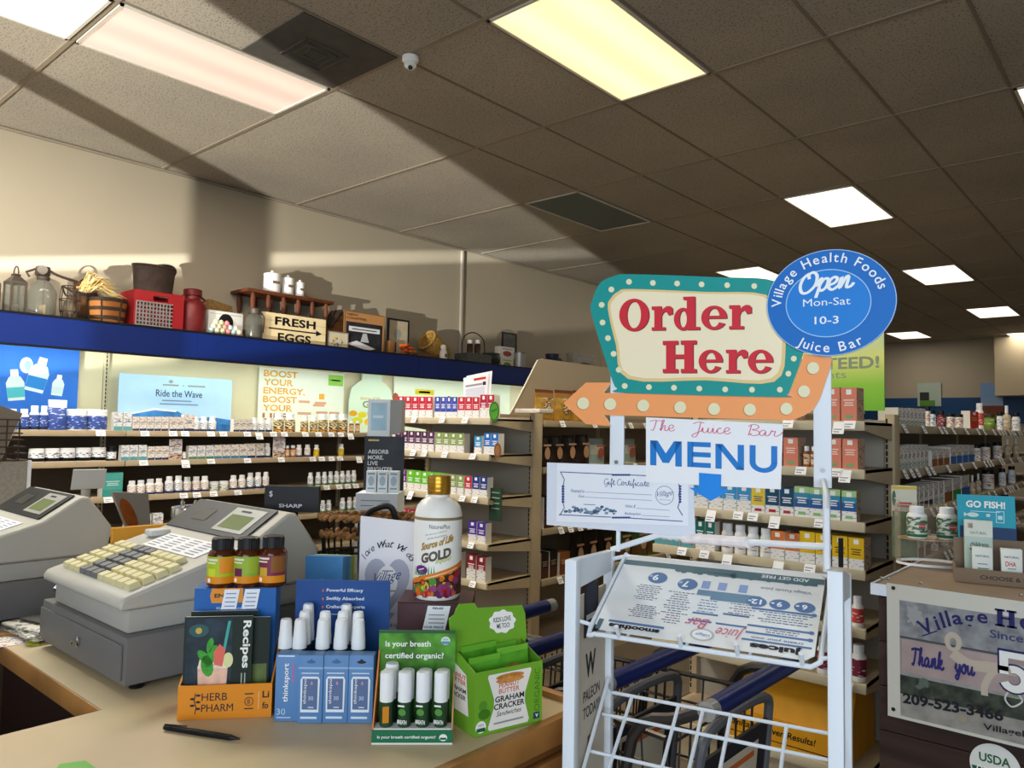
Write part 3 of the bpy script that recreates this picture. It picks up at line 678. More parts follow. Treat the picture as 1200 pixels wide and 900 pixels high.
row('the third outer aisle shelf', 'x', R2, RZ2[2], many('thindark', [1048, 1053, 1058, 1063, 1068, 1073.5, 1079, 1084.5, 1090], 4.9, 26) + many('thinwhite', [1096, 1102], 5.4, 26) + [('carton_brown', 1110.5, 9.5, 25), ('carton_green', 1120.5, 9.5, 25), ('carton_blue', 1130.5, 9.5, 25)] + many('palebottle', [1142, 1149], 6.5, 22) + [('jarblack', 1164, 13, 22)] + many('blackcap', [1178, 1189], 8, 20), 'goods on the third outer aisle shelf')
row('the fourth outer aisle shelf', 'x', R2, RZ2[3], many('carton_brown', [1049, 1056, 1063, 1070, 1078, 1086], 6.3, 28) + many('jarblack', [1098, 1110], 10, 24) + many('thindark', [1120, 1127, 1134, 1142, 1150, 1158], 6.6, 24) + [('redbottle', 1170, 10, 26), ('redbottle', 1182, 10, 26)], 'goods on the fourth outer aisle shelf')
row('the fifth outer aisle shelf', 'x', R2, RZ2[4], many('thinwhite', [1050, 1057, 1064, 1071, 1079, 1087, 1095], 6.2, 24) + many('brownbox', [1106, 1120], 12, 24), 'goods on the fifth outer aisle shelf')
# yellow shipper box on the base shelf behind the rack
t = thing('display_box', 'large open yellow display box on the lowest shelf behind the white rack', 'box', (-1.25, 3.4, .1755))
YEL = M('#d99a1c', .55, var=.05); YD = M('#a8660f', .6)
bx0, bx1 = un(848, 800, 'y', 3.21).x, un(994, 880, 'y', 3.21).x
b = MB(); z = .176
b.box((bx0, 3.21, z), (bx1, 3.56, z + .11), YEL); b.build('tray', t)
b = MB(); b.hexa([(bx0, 3.24, z + .11), (bx1, 3.24, z + .11), (bx1, 3.56, z + .11), (bx0, 3.56, z + .11)], [(bx0 + .02, 3.35, z + .28), (bx1 - .01, 3.35, z + .28), (bx1 - .01, 3.56, z + .28), (bx0 + .02, 3.56, z + .28)], YEL)
b.build('lid', t)
b = MB(); pa, pb = un(853, 846, 'y', 3.209), un(956, 875, 'y', 3.209); b.text('Clinically Proven Results!', (pa.x, 3.2092, pa.z - .008), (pb.x - pa.x, 0, 0), Z3 * .036, BLACK, bold=.02, shear=.2); b.rect(bx0 + .01, pa.z - .028, bx1 - .02, pa.z - .024, (0, 3.2092, 0), X3, Z3, BLACK)
b.build('lettering', t)
# ================================================================ posters on the wall unit
PX = -5.925
def wq(px, py, x=PX): return un(px, py, 'x', x)
def wallpanel(name, label, cat, a, b, mat, x=PX, th=.008, edge=None, z0=None):
    p0, p1 = wq(*a, x), wq(*b, x)           # top-left and bottom-right pixels
    zb = z0 if z0 is not None else p1.z
    t = thing(name, label, cat, (x, (p0.y + p1.y) / 2, zb))
    mb = MB(); mb.box((x - th, p0.y, zb), (x, p1.y, p0.z), mat); mb.build('board', t)
    return t, p0.y, p1.y, zb, p0.z
def uv(x, y0, y1, z0, z1):                  # helper frame on a wall board: u along Y, v up
    return Vector((x + .0012, y0, z0)), Vector((0, y1 - y0, 0)), Vector((0, 0, z1 - z0))
ROYAL = M('#2f6fd0', .5, var=.12, scale=2)
t, y0, y1, z0, z1 = wallpanel('poster', 'royal blue poster showing white bottles above the wall shelf', 'poster', (-60, 396), (90, 480), ROYAL, z0=WS[0] + .001)
o, ex, ey = uv(PX, y0, y1, z0, z1)
b = MB()
def bottle2d(mb, px, py, s, ang, colr, o=o):
    # printed bottle picture, pixel anchored
    c = wq(px, py) ; c.x = PX
    R = lambda u, v: (u * math.cos(ang) - v * math.sin(ang), u * math.sin(ang) + v * math.cos(ang))
    for k, (poly, m) in enumerate(colr):
        mb.flat([R(u * s, v * s) for u, v in poly], c + Vector((.0008 + .0004 * k, 0, 0)), Y3, Z3, m)
BODY = [(-.5, -1), (.5, -1), (.55, .2), (.35, .6), (.2, .68), (-.2, .68), (-.35, .6), (-.55, .2)]
CAPP = [(-.24, .66), (.24, .66), (.22, 1.1), (-.22, 1.1)]
LB = [(-.5, -.8), (.5, -.8), (.53, -.1), (-.53, -.1)]
PWH = M('#cfe3e6', .5); PTE = M('#4db0bf', .5)
bottle2d(b, 18, 452, .10, .12, [(BODY, PWH), (CAPP, WHITE), (LB, PTE)])
bottle2d(b, 45, 440, .115, -.22, [(BODY, PWH), (CAPP, WHITE), (LB, M('#2a80cf', .5))])
bottle2d(b, 68, 452, .07, -.1, [(BODY, PWH), (CAPP, WHITE), (LB, M('#bcd6df', .5))])
b.flat(ell(0, 0, .04, .055, 16), wq(31, 428) + Vector((.001, 0, 0)), Y3, Z3, PWH); b.flat(ell(.008, 0, .022, .034, 16), wq(31, 428) + Vector((.0016, 0, 0)), Y3, Z3, M('#8fc3bd', .5))
b.build('picture', t)
# Ride the Wave
t, y0, y1, z0, z1 = wallpanel('shelf_sign', 'pale blue ocean sign reading Ride the Wave on the wall shelf', 'sign', (140, 437), (271, 480), M('#a9cdf0', .45, var=.12, scale=1.5), x=-5.85, th=.012, z0=WS[0] + .001)
o, ex, ey = uv(-5.85, y0, y1, z0, z1); b = MB()
b.flat([(0, 0), (1, 0), (1, .22), (.8, .27), (.62, .22), (.5, .36), (.3, .40), (0, .26)], o - Vector((.0004, 0, 0)), ex, ey, M('#3b78b8', .4, var=.4, scale=9))
b.flat([(0, 0), (1, 0), (1, .12), (.7, .17), (.5, .2), (.2, .24), (0, .16)], o, ex, ey, M('#255a95', .4, var=.5, scale=14))
b.flat([(.02, .27), (.3, .41), (.5, .37), (.48, .345), (.3, .37), (.03, .25)], o + Vector((.0003, 0, 0)), ex, ey, M('#d8e8f4', .5))
b.text('Ride the Wave', o + ex * .305 + ey * .62, ex * .41, ey * .125, M('#2b3d63', .5), bold=.01)
for q, (u0, u1, v) in enumerate(((.36, .62, .54), (.34, .68, .475))): b.rect(u0, v, u1, v + .022, o, ex, ey, M('#6b86ad', .5))
b.rect(.36, .82, .5, .85, o, ex, ey, INKL); b.rect(.58, .82, .74, .85, o, ex, ey, INKL)
b.flat(ell(.43, .9, .02, .03, 10), o, ex, ey, INKL); b.rect(.535, .825, .55, .845, o, ex, ey, INKL)
b.build('print', t)
# Boost your energy
t, y0, y1, z0, z1 = wallpanel('poster', 'white poster with yellow BOOST YOUR ENERGY lettering and green square', 'poster', (304, 430), (402, 490), M('#e3ebe0', .5), z0=WS[0] + .001)
o, ex, ey = uv(PX, y0, y1, z0, z1); b = MB()
YT = M('#e0ad4e', .5, var=.25, scale=20)
for q, s in enumerate(('BOOST', 'YOUR', 'ENERGY.', 'BOOST', 'YOUR', 'LIFE')):
    wd = {5: .38, 4: .33, 7: .47}[len(s)] if s != 'LIFE' else .27
    b.text(s, o + ex * .05 + ey * (.86 - .135 * q), ex * wd, ey * .105, YT if q < 5 else M('#a8765a', .5), bold=.03)
b.rect(.8, .78, .985, .96, o, ex, ey, M('#8ccb52', .5)); b.rect(.83, .86, .95, .88, o, ex, ey, WHITE)
b.rect(.69, .54, .755, .63, o, ex, ey, M('#e4a63e', .5))
for u0, u1, v in ((.45, .58, .47), (.64, .78, .46), (.62, .76, .42), (.44, .6, .28), (.66, .8, .3), (.82, .95, .3)): b.rect(u0, v, u1, v + .04, o, ex, ey, M('#d6a58a', .5))
b.build('print', t)
# bottle-shaped cut-out
p0, p1 = wq(408, 437), wq(458, 490)
c = (p0.y + p1.y) / 2; hw = (p1.y - p0.y) / 2; zt = p0.z; zb = WS[0] + .001; hh = zt - zb
t = thing('display_cutout', 'pale green giant bottle cutout with GO lettering and fruit on the wall shelf', 'cutout', (-5.9, c, zb))
b = MB(); out = [(-1, 0), (1, 0), (1, .55), (.9, .75), (.6, .86), (.45, .89), (.45, 1), (-.45, 1), (-.45, .89), (-.6, .86), (-.9, .75), (-1, .55)]
b.prism([(u * hw, v * hh) for u, v in out], (-5.9, c, zb), Y3, Z3, (-.008, 0, 0), M('#cfe3d2', .5)); b.build('board', t)
b = MB(); o = Vector((-5.8988, c - hw, zb)); ex = Vector((0, 2 * hw, 0)); ey = Vector((0, 0, hh))
b.text('source of life', o + ex * .25 + ey * .56, ex * .45, ey * .06, M('#c9a23a', .5), bold=.01); b.text('GO', o + ex * .3 + ey * .42, ex * .35, ey * .12, M('#8a8a7a', .5), bold=.03)
for k, (u, v, r, h) in enumerate(((.1, .32, .09, '#e0a21e'), (.3, .3, .1, '#d9c52a'), (.5, .33, .09, '#7aa33a'), (.7, .3, .12, '#d96a1e'), (.88, .26, .1, '#cf4a22'), (.2, .2, .12, '#c9d23a'), (.45, .18, .11, '#e3b62a'), (.75, .17, .12, '#b83a2a'))):
    b.flat(ell(u, v, r, r * .55, 14), o + Vector((.0003 * k, 0, 0)), ex, ey, M(h, .5))
b.build('print', t)
# long white fruit poster at the far end
t, y0, y1, z0, z1 = wallpanel('poster', 'long white poster with fruit and a yellow tag behind the red boxes', 'poster', (462, 441), (597, 490), M('#dfeadb', .5), z0=WS[0] + .001)
o, ex, ey = uv(PX, y0, y1, z0, z1); b = MB()
b.rect(.16, .7, .31, .8, o, ex, ey, M('#d9c821', .5)); b.rect(.19, .73, .28, .77, o, ex, ey, M('#4a6a2a', .5))
rr = random.Random(3)
for k in range(24):
    u, v = rr.random() * .6, .4 + rr.random() * .2
    b.flat(ell(u, v, .012 + rr.random() * .018, .05, 9), o + Vector((.0002 * k, 0, 0)), ex, ey, M(rr.choice(['#d98a5a', '#c95a3a', '#8fb05a', '#e0c08a']), .5))
b.flat(ell(.01, .55, .03, .16, 12), o + Vector((.006, 0, 0)), ex, ey, M('#a8503a', .5)); b.flat(ell(.43, .58, .025, .13, 12), o + Vector((.006, 0, 0)), ex, ey, M('#7a4a3a', .5))
b.build('print', t)

# ================================================================ decor on top of the canopy
DZ = FZ1 - .0135
def dq(px, py, x=-5.7): return un(px, py, 'x', x)
def dspan(x0, x1, ytop, x=-5.7):
    a, b = dq(x0, ytop, x), dq(x1, ytop, x)
    return (a.y + b.y) / 2, abs(b.y - a.y), (a.z + b.z) / 2 - DZ
TIN = M('#554d44', .5, metal=.5, var=.3, scale=12, name='weathered_tin'); RUST = M('#3d3028', .7, metal=.3, var=.3, scale=20); OLDW = M('#6a4526', .7, var=.3, scale=9, stretch=(1, 1, 5), name='old_wood')
GLASS = M('#dfe6e2', .05, trans=.92, name='clear_glass', ior=1.3); GLASSD = M('#66675e', .12, alpha=.5, name='dusty_glass')
DG = 'old farm things on the canopy'
def lantern(label, x0, x1, ytop, x):
    y, wd, h = dspan(x0, x1, ytop, x); t = thing('candle_lantern', label, 'lantern', (x, y, DZ), .2)
    m = MB(XF[t]); w = wd / 2 * .8; hb = h * .72
    m.box((-w, -w, 0), (w, w, .025), TIN)
    for a in (-1, 1):
        for c in (-1, 1): m.box((a * w - .012 * (a > 0) , c * w - .012 * (c > 0), .025), (a * w + .012 * (a < 0), c * w + .012 * (c < 0), hb), TIN)
    m.box((-w, -w, hb), (w, w, hb + .015), TIN); m.build('frame', t)
    m = MB(XF[t]); m.hexa([(-w, -w, hb + .0155), (w, -w, hb + .0155), (w, w, hb + .0155), (-w, w, hb + .0155)], [(-w * .35, -w * .35, h * .9), (w * .35, -w * .35, h * .9), (w * .35, w * .35, h * .9), (-w * .35, w * .35, h * .9)], TIN)
    m.box((-w * .4, -w * .4, h * .9), (w * .4, w * .4, h * .94), RUST); m.build('roof', t)
    m = MB(XF[t]); m.box((-w + .013, -w + .006, .026), (w - .013, -w + .009, hb - .001), GLASSD); m.box((w - .009, -w + .013, .026), (w - .006, w - .013, hb - .001), GLASSD); m.build('pane', t)
    m = MB(XF[t]); m.tube([(math.cos(a) * w * .6, 0, h * .93 + math.sin(a) * w * 1.1) for a in [PI * k / 10 for k in range(11)]], .005, RUST, 6); m.build('handle', t)
    m = MB(XF[t]); m.lathe([(w * .4, .026), (w * .4, hb * .4), (.002, hb * .4 + .004)], M('#d8cdb4', .5)); m.build('candle', t)
    return t
lantern('dark lantern cut off by the edge of the view, beside the grey lantern', -24, 1, 320, -5.76)
lantern('weathered grey metal lantern with ring handle beside the glass churn', 6, 32, 318, -5.66)
# butter churn
y, wd, h = dspan(29, 64, 313); t = thing('butter_churn', 'round glass butter churn with black crank top', 'churn', (-5.62, y, DZ)); m = MB(XF[t]); r = wd / 2 * .94
m.lathe([(r * .85, 0), (r, .03), (r, h * .5), (r * .8, h * .64), (r * .42, h * .72), (r * .4, h * .74)], GLASSD, 24); m.build('jar', t)
m = MB(XF[t]); m.lathe([(r * .46, h * .74), (r * .46, h * .79), (r * .2, h * .82)], RUST, 16); m.box((-.03, -.045, h * .8), (.03, .035, h * .98), RUST, bev=.012); m.lathe([(.03, 0), (.03, .012)], STEEL, 14, c=(.035, -.02, h * .9), rot=Matrix.Rotation(PI / 2, 3, 'Y')); m.build('gear_top', t)
m = MB(XF[t]); m.tube(smooth_pts([(.02, .02, h * .92), (.03, .08, h * .84), (.02, .2, h * .78)], 4), .009, RUST); m.tube([(0, -.04, h * .93), (.0, -.1, h * .84), (0, -.08, h * .76)], .008, RUST); m.build('crank', t)
m = MB(XF[t]); m.tube([(0, 0, .03), (0, .01, h * .72)], .006, OLDW); m.box((-.05, -.006, .03), (.05, .006, .1), M('#c7a878', .6)); m.build('paddle', t)
# wire egg basket
y, wd, h = dspan(68, 100, 345); t = thing('wire_basket', 'black wire basket between the glass churn and the straw bushel', 'basket', (-5.64, y - .03, DZ)); m = MB(XF[t]); r = wd / 2 * .72
for k, (rr_, z) in enumerate(((.6, .004), (.9, .08), (1, .16), (.85, .25))): m.tube([(r * rr_ * math.cos(a), r * rr_ * math.sin(a), z) for a in [2 * PI * i / 20 for i in range(20)]], .004, RUST, 5, closed=True)
for i in range(10):
    a = 2 * PI * i / 10; m.tube([(r * q * math.cos(a), r * q * math.sin(a), z) for q, z in ((.6, .004), (.9, .08), (1, .16), (.85, .25))], .003, RUST, 5)
m.build('bowl', t); m = MB(XF[t]); m.tube(smooth_pts([(0, -r * .85, .25), (0, -r * .4, h * .9), (0, r * .5, h * .95), (0, r * .85, .25)], 5), .006, RUST); m.tube([(0, -r * .8, .25), (.03, r * .9, h * .9)], .006, RUST); m.build('handle', t)
m = MB(XF[t]); m.lathe([(r * .5, .008), (r * .75, .06), (r * .6, .14), (.005, .2)], M('#5c5240', .8, var=.4, scale=30), 12); m.build('filling', t)
# brown tub behind
y, wd, h = dspan(86, 118, 331, -5.82); t = thing('wooden_bucket', 'dark brown wooden bucket behind the straw', 'bucket', (-5.9, y + .02, DZ)); m = MB(XF[t]); r = .08
m.lathe([(r * .85, 0), (r, h), (r * .9, h), (r * .8, .02)], OLDW, 18); m.build('staves', t); m = MB(XF[t])
for z in (.06, h * .7): m = MB(XF[t]); m.lathe([(r * (.85 + .15 * z / h) + .004, z), (r * (.85 + .15 * (z + .03) / h) + .004, z + .03)], RUST, 18); m.build('hoop', t)
m = MB(XF[t]); m.tube(smooth_pts([(0, -r, h * .9), (0, 0, h * 1.12), (0, r, h * .9)], 5), .006, RUST); m.build('handle', t)
# bushel with straw
y, wd, h = dspan(96, 149, 348); t = thing('bushel_basket', 'wide wooden bushel basket topped with pale straw', 'basket', (-5.65, y, DZ)); m = MB(XF[t]); r = wd / 2 * .84
OAKB = M('#8a5420', .6, var=.3, scale=6, stretch=(1, 1, .3)); 
m.lathe([(r * .82, 0), (r, h * .85), (r * .93, h * .85), (r * .76, .02)], OAKB, 22); m.build('staves', t); m = MB(XF[t])
for z in (.05, h * .5, h * .78): m = MB(XF[t]); m.lathe([(r * (.82 + .18 * z / (h * .85)) + .003, z), (r * (.82 + .18 * (z + .02) / (h * .85)) + .003, z + .025)], M('#2f241a', .7), 22); m.build('hoop', t)
m = MB(XF[t])
for i in range(6):
    a = 2 * PI * i / 6 + .4; m.tube([(r * .84 * math.cos(a), r * .84 * math.sin(a), .01), (r * 1.01 * math.cos(a), r * 1.01 * math.sin(a), h * .84)], .006, M('#2f241a', .7), 5)
m.build('hoop', t)
y2, w2, h2 = dspan(88, 150, 318); st = MB(); rr = random.Random(5); STR = [M('#d8c080', .8), M('#bfa060', .8), M('#e6d6a0', .8)]
A0, A1 = dq(92, 352, -5.6), dq(125, 322, -5.6)
for k in range(150):
    s = Vector((-5.56 - rr.random() * .06, A0.y + rr.gauss(0, .015) + .03, DZ + h * .9 + .02 + rr.random() * .03))
    f = rr.random()
    e = Vector((-5.58 - rr.random() * .16, dq(108 + 42 * f, 340, -5.6).y, dq(115, 318 + f * 30 + rr.gauss(0, 4), -5.6).z))
    e.z = max(e.z, DZ + h * .9)
    mid = (s + e) / 2 + Vector((0, 0, .03 + rr.random() * .03))
    st.tube([s, mid, e], [.004, .003, .0012], rr.choice(STR), 4)
o = tag(st.build('straw_bundle', None, (A0.x, A0.y, DZ + h * .85)), 'pale straw bundle fanned over the wooden bushel basket', 'straw bundle')
# red crate + grey basket front + oval tub
y, wd, h = dspan(148, 206, 345); t = thing('milk_crate', 'red plastic milk crate with grey mesh front under the oval tin tub', 'crate', (-5.68, y, DZ)); m = MB(XF[t]); w = wd / 2; d = .12; RED = M('#9a1f24', .5)
m.box((-d, -w, 0), (d, w, .015), RED)
for a in (-1, 1):
    m.box((-d, a * w - .012 * (a > 0), .015), (d, a * w + .012 * (a < 0), h), RED)
m.box((-d, -w + .012, .015), (-d + .012, w - .012, h), RED)
m.box((d - .012, -w + .012, h * .72), (d, -w * .25, h), RED); m.box((d - .012, w * .35, h * .72), (d, w - .012, h), RED); m.box((d - .012, -w * .25, h * .9), (d, w * .35, h), RED); m.box((d - .012, -w * .25, h * .72), (d, w * .35, h * .77), RED)
m.box((d - .012, w * .55, .015), (d, w - .012, h * .72), RED); m.build('shell', t)
m = MB(XF[t]); GR = M('#8b8a88', .5, var=.1)
for i in range(11):
    yy = -w + .015 + (1.5 * w - .03) * i / 10; m.box((d + .0005, yy - .004, .005), (d + .008, yy + .004, h * .7), GR)
for i in range(8):
    zz = .01 + (h * .68) * i / 7; m.box((d + .002, -w + .012, zz - .004), (d + .0095, w * .53, zz + .004), GR)
m.build('mesh_front', t)
y2, w2, h2 = dspan(154, 204, 314); t = thing('tin_tub', 'oval dark tin tub sitting on the red milk crate', 'tub', (-5.68, y2, DZ + h + .001)); m = MB(XF[t]); hh = h2 - h
m.lathe([(w2 * .44, 0), (w2 * .5, hh), (w2 * .485, hh), (w2 * .42, .012)], RUST, 28, sx=.55); m.build('shell', t)
m = MB(XF[t]); m.tube([(w2 * .5 * .55 * math.cos(a), w2 * .5 * math.sin(a), hh) for a in [2 * PI * i / 28 for i in range(28)]], .008, M('#55483c', .5, metal=.5), 6, closed=True); m.build('rim', t)
m = MB(XF[t]); m.lathe([(.1, 0), (.1, .01), (.075, .012)], STEEL, 20, c=(-.02, .07, hh * .86), rot=Matrix.Rotation(-.5, 3, 'Y')); m.build('dish', t)
# red milk can
y, wd, h = dspan(208, 238, 340); t = thing('milk_can', 'dark red metal milk can beside the milk crate', 'can', (-5.66, y, DZ)); m = MB(XF[t]); r = wd / 2; RC = M('#681618', .45, metal=.2, var=.1)
m.lathe([(r * .96, 0), (r, .02), (r, h * .62), (r * .86, h * .72), (r * .58, h * .78), (r * .56, h * .86)], RC, 24); m.build('body', t)
m = MB(XF[t]); m.lathe([(r * .66, h * .86), (r * .68, h * .98), (r * .6, h), (.005, h * 1.01)], RC, 24); m.build('lid', t)
m = MB(XF[t])
for s in (-1, 1): m.tube(smooth_pts([(0, s * r * .75, h * .74), (0, s * r * 1.0, h * .8), (0, s * r * .62, h * .86)], 4), .008, RC, 6)
m.build('handle', t)
# egg tin with eggs
y, wd, h = dspan(240, 281, 366); t = thing('egg_tin', 'white tin picturing a black hen with coloured eggs heaped in front', 'tin', (-5.7, y, DZ)); m = MB(XF[t]); w = wd / 2
m.box((-.08, -w, 0), (.06, w, h), M('#cfd2cb', .5), bev=.008); m.build('body', t)
m = MB(XF[t]); m.flat(ell(.0, h * .62, w * .42, h * .3, 18), (.0608, 0, 0), Y3, Z3, BLACK); m.rect(-w * .9, h * .88, w * .9, h * .9, (.0606, 0, 0), Y3, Z3, INKL); m.build('print', t)
rr = random.Random(2)
EC = [('#a9c7c9', 'pale blue'), ('#d98a86', 'pink'), ('#b9c79a', 'pale green'), ('#e3d6bd', 'cream')]
k = 0
t = thing('egg_carton', 'low grey egg carton under the heap of painted eggs', 'carton', (-5.6, y, DZ)); m = MB(XF[t]); m.box((-.035, -w, .0005), (.035, w, .02), M('#6b675f', .8)); m.build('tray', t); m = MB(XF[t]); m.box((-.033, -w * .95, .0205), (.033, w * .95, .034), M('#7d786e', .8), bev=.004); m.build('insert', t)
for rw, n in ((0, 6), (1, 5), (2, 3)):
    for i in range(n):
        hx, nm = EC[(k * 3 + rw) % 4]; s = .029
        yy = y - w * .95 + (i + rw * .5) * s * 1.58; zz = DZ + .036 + s * .75 + .001 + rw * s * 1.15
        mb = MB(); mb.lathe([(.001, -s * .75), (s * .4, -s * .66), (s * .66, -s * .4), (s * .76, -s * .05), (s * .7, s * .3), (s * .5, s * .65), (s * .25, s * .86), (.001, s * .92)], M(hx, .4), 12, c=(-5.6 - rw * .012, yy, zz))
        rowname = ['bottom', 'middle', 'top'][rw]
        tag(mb.build('painted_egg', None, (-5.6, yy, zz)), f'{ORD[i]} egg from the left, {nm}, in the {rowname} layer before the white tin', 'egg', 'painted eggs by the tin'); k += 1
y, wd, h = dspan(240, 275, 352, -5.88); tag(MB().hexa([(-5.95, y - wd / 2, DZ), (-5.82, y - wd / 2, DZ), (-5.82, y + wd / 2, DZ), (-5.95, y + wd / 2, DZ)], [(-5.93, y - wd * .35, DZ + h), (-5.88, y - wd * .35, DZ + h), (-5.88, y + wd * .42, DZ + h * .9), (-5.93, y + wd * .42, DZ + h * .9)], M('#7d6135', .8, var=.3, scale=40)).build('straw_box', None, (-5.88, y, DZ)), 'brown straw box leaning behind the white egg tin', 'box')
# glass canning lantern
y, wd, h = dspan(284, 304, 363); t = thing('glass_jar', 'tall grey glass jar with metal lid beside the fresh eggs sign', 'jar', (-5.6, y - .024, DZ)); m = MB(XF[t]); r = wd / 2 * .95
m.lathe([(r * .85, 0), (r * .95, .02), (r * .95, h * .72), (r * .6, h * .82), (r * .55, h * .84)], GLASSD, 18); m.build('body', t)
m = MB(XF[t]); m.lathe([(r * .62, h * .84), (r * .62, h * .97), (r * .5, h)], TIN, 18); m.build('lid', t)
m = MB(XF[t]); m.tube(smooth_pts([(0, r * .6, h * .9), (0, r * 1.2, h * .75), (0, r * 1.1, h * .3)], 4), .006, TIN, 6); m.build('handle', t)
m = MB(XF[t]); m.lathe([(r * .7, .022), (r * .7, h * .5), (.003, h * .52)], M('#4a4438', .8), 12); m.build('filling', t)
# spindle bench
a, b2 = dq(286, 340, -5.76), dq(388, 346, -5.76); y = (a.y + b2.y) / 2; w = (b2.y - a.y) / 2; h = 2.6 - DZ
t = thing('spindle_bench', 'dark wooden spindle-legged bench carrying three white canisters', 'bench', (-5.845, y, DZ)); m = MB(XF[t]); WN = M('#5a301b', .5, var=.3, scale=7, name='dark_walnut')
m.box((-.14, -w, h - .03), (.14, w, h), WN, bev=.008); m.build('top', t)
for i in range(6):
    for sx in (-1, 1):
        yy = -w * .84 + w * 1.68 * i / 5; m = MB(XF[t]); rot = Matrix.Rotation((.08 if i < 3 else -.08), 3, 'X')
        m.lathe([(.016, 0), (.012, h * .15), (.021, h * .35), (.012, h * .55), (.022, h * .8), (.015, h - .031)], WN, 10, c=(sx * .11, yy, 0)); m.build('leg', t)
m = MB(XF[t])
for sx in (-1, 1): m.box((sx * .11 - .012, -w * .9, h * .22), (sx * .11 + .012, w * .9, h * .3), WN)
m.build('stretcher', t)
for k, (x0, x1, yt, nm) in enumerate(((314.5, 333, 315, 'largest'), (335.5, 348.5, 321, 'middle'), (351, 361, 327, 'smallest'))):
    a, b2 = dq(x0, yt, -5.76), dq(x1, yt, -5.76); r = (b2.y - a.y) / 2 * .94; hc = a.z - 2.6; yc = (a.y + b2.y) / 2
    t = thing('canister', f'{nm} of three white canisters on the spindle bench', 'canister', (-5.82, yc, DZ + h + .0005), 0, 'white canisters on the bench'); m = MB(XF[t])
    m.lathe([(r * .97, 0), (r, .01), (r, hc * .78)], M('#dfe0dc', .4), 20); m.build('body', t)
    m = MB(XF[t]); m.lathe([(r * 1.04, hc * .782), (r * 1.02, hc * .86), (r * .5, hc * .92), (.012, hc * .93), (.014, hc), (.004, hc * 1.02)], M('#dfe0dc', .4), 20); m.build('lid', t)
    m = MB(XF[t]); m.rect(-r * .5, hc * .4, r * .5, hc * .52, (r + .0008, 0, 0), Y3, Z3, M('#6a5a50', .5)); m.build('lettering', t)
# FRESH EGGS sign
xs = -5.6; C4 = [dq(306, 406, xs), dq(380, 412, xs), dq(382, 377, xs), dq(308, 362, xs)]
t = thing('wooden_sign', 'pale plank sign reading FRESH EGGS with a black arrow', 'sign', (xs, C4[0].y, DZ))
z0, z1 = DZ + .0005, (C4[2].z + C4[3].z) / 2; y0, y1 = C4[0].y, C4[2].y; m = MB(); PL = M('#d6c59a', .6, var=.08, scale=8)
for k in range(4): m.box((xs - .02, y0, z0 + (z1 - z0) * k / 4), (xs, y1, z0 + (z1 - z0) * (k + 1) / 4 - .002), PL)
m.build('board', t); m = MB(); o = Vector((xs + .001, y0, z0)); ex = Vector((0, y1 - y0, 0)); ey = Vector((0, 0, z1 - z0)); 
m.text('FRESH', o + ex * .19 + ey * .62, ex * .64, ey * .27, BLACK, bold=.035, space=1.05); m.text('EGGS', o + ex * .24 + ey * .12, ex * .52, ey * .27, BLACK, bold=.035, space=1.05)
m.rect(.1, .48, .84, .525, o, ex, ey, BLACK); m.flat([(.84, .41), (.94, .5), (.84, .6)], o, ex, ey, BLACK)
m.build('lettering', t)
# bird house, small picture
y, wd, h = dspan(385, 407, 365, -5.78); t = thing('bird_house', 'small dark wooden bird house behind the little framed picture', 'bird house', (-5.8, y, DZ)); m = MB(XF[t]); w = wd / 2
m.prism([(-w * .8, 0), (w * .8, 0), (w * .8, h * .6), (0, h * .95), (-w * .8, h * .6)], (.06, 0, 0), Y3, Z3, (-.14, 0, 0), OLDW); m.build('body', t)
m = MB(XF[t]); m.hexa([(-.09, -w, h * .6), (.08, -w, h * .6), (.08, 0, h * .98), (-.09, 0, h * .98)], [(-.09, -w, h * .66), (.08, -w, h * .66), (.08, 0, h * 1.04), (-.09, 0, h * 1.04)], RUST)
m.hexa([(-.09, 0, h * .98), (.08, 0, h * .98), (.08, w, h * .6), (-.09, w, h * .6)], [(-.09, 0, h * 1.04), (.08, 0, h * 1.04), (.08, w, h * .66), (-.09, w, h * .66)], RUST); m.build('roof', t)
def picture(label, x0, x1, yt, x, fm, pic, deco=None, fw=.015, name='framed_picture', cat='picture', tilt=0):
    y, wd, h = dspan(x0, x1, yt, x); t = thing(name, label, cat, (x, y, DZ + .0005)); m = MB(XF[t]); w = wd / 2
    for lo, hi in (((-w, 0), (w, fw)), ((-w, h - fw), (w, h)), ((-w, fw), (-w + fw, h - fw)), ((w - fw, fw), (w, h - fw))): m.box((-.015, lo[0], lo[1]), (0, hi[0], hi[1]), fm)
    m.build('frame', t); m = MB(XF[t]); m.box((-.012, -w + fw, fw), (-.004, w - fw, h - fw), pic)
    if deco: deco(m, Vector((-.0032, -w + fw, fw)), Vector((0, 2 * (w - fw), 0)), Vector((0, 0, h - 2 * fw)))
    m.build('print', t); return t
def d_flowers(m, o, ex, ey):
    rr = random.Random(4)
    for k in range(14): m.flat(ell(.2 + rr.random() * .6, .25 + rr.random() * .45, .05, .07, 8), o + Vector((.0002 * k, 0, 0)), ex, ey, M(rr.choice(['#a8503a', '#6b7a3a', '#c9a24a', '#55708a']), .6))
picture('little pale picture with flowers beside the fresh eggs sign', 384.5, 408.5, 389, -5.62, M('#8a7a66', .5), M('#b9b49c', .6), d_flowers, .008)
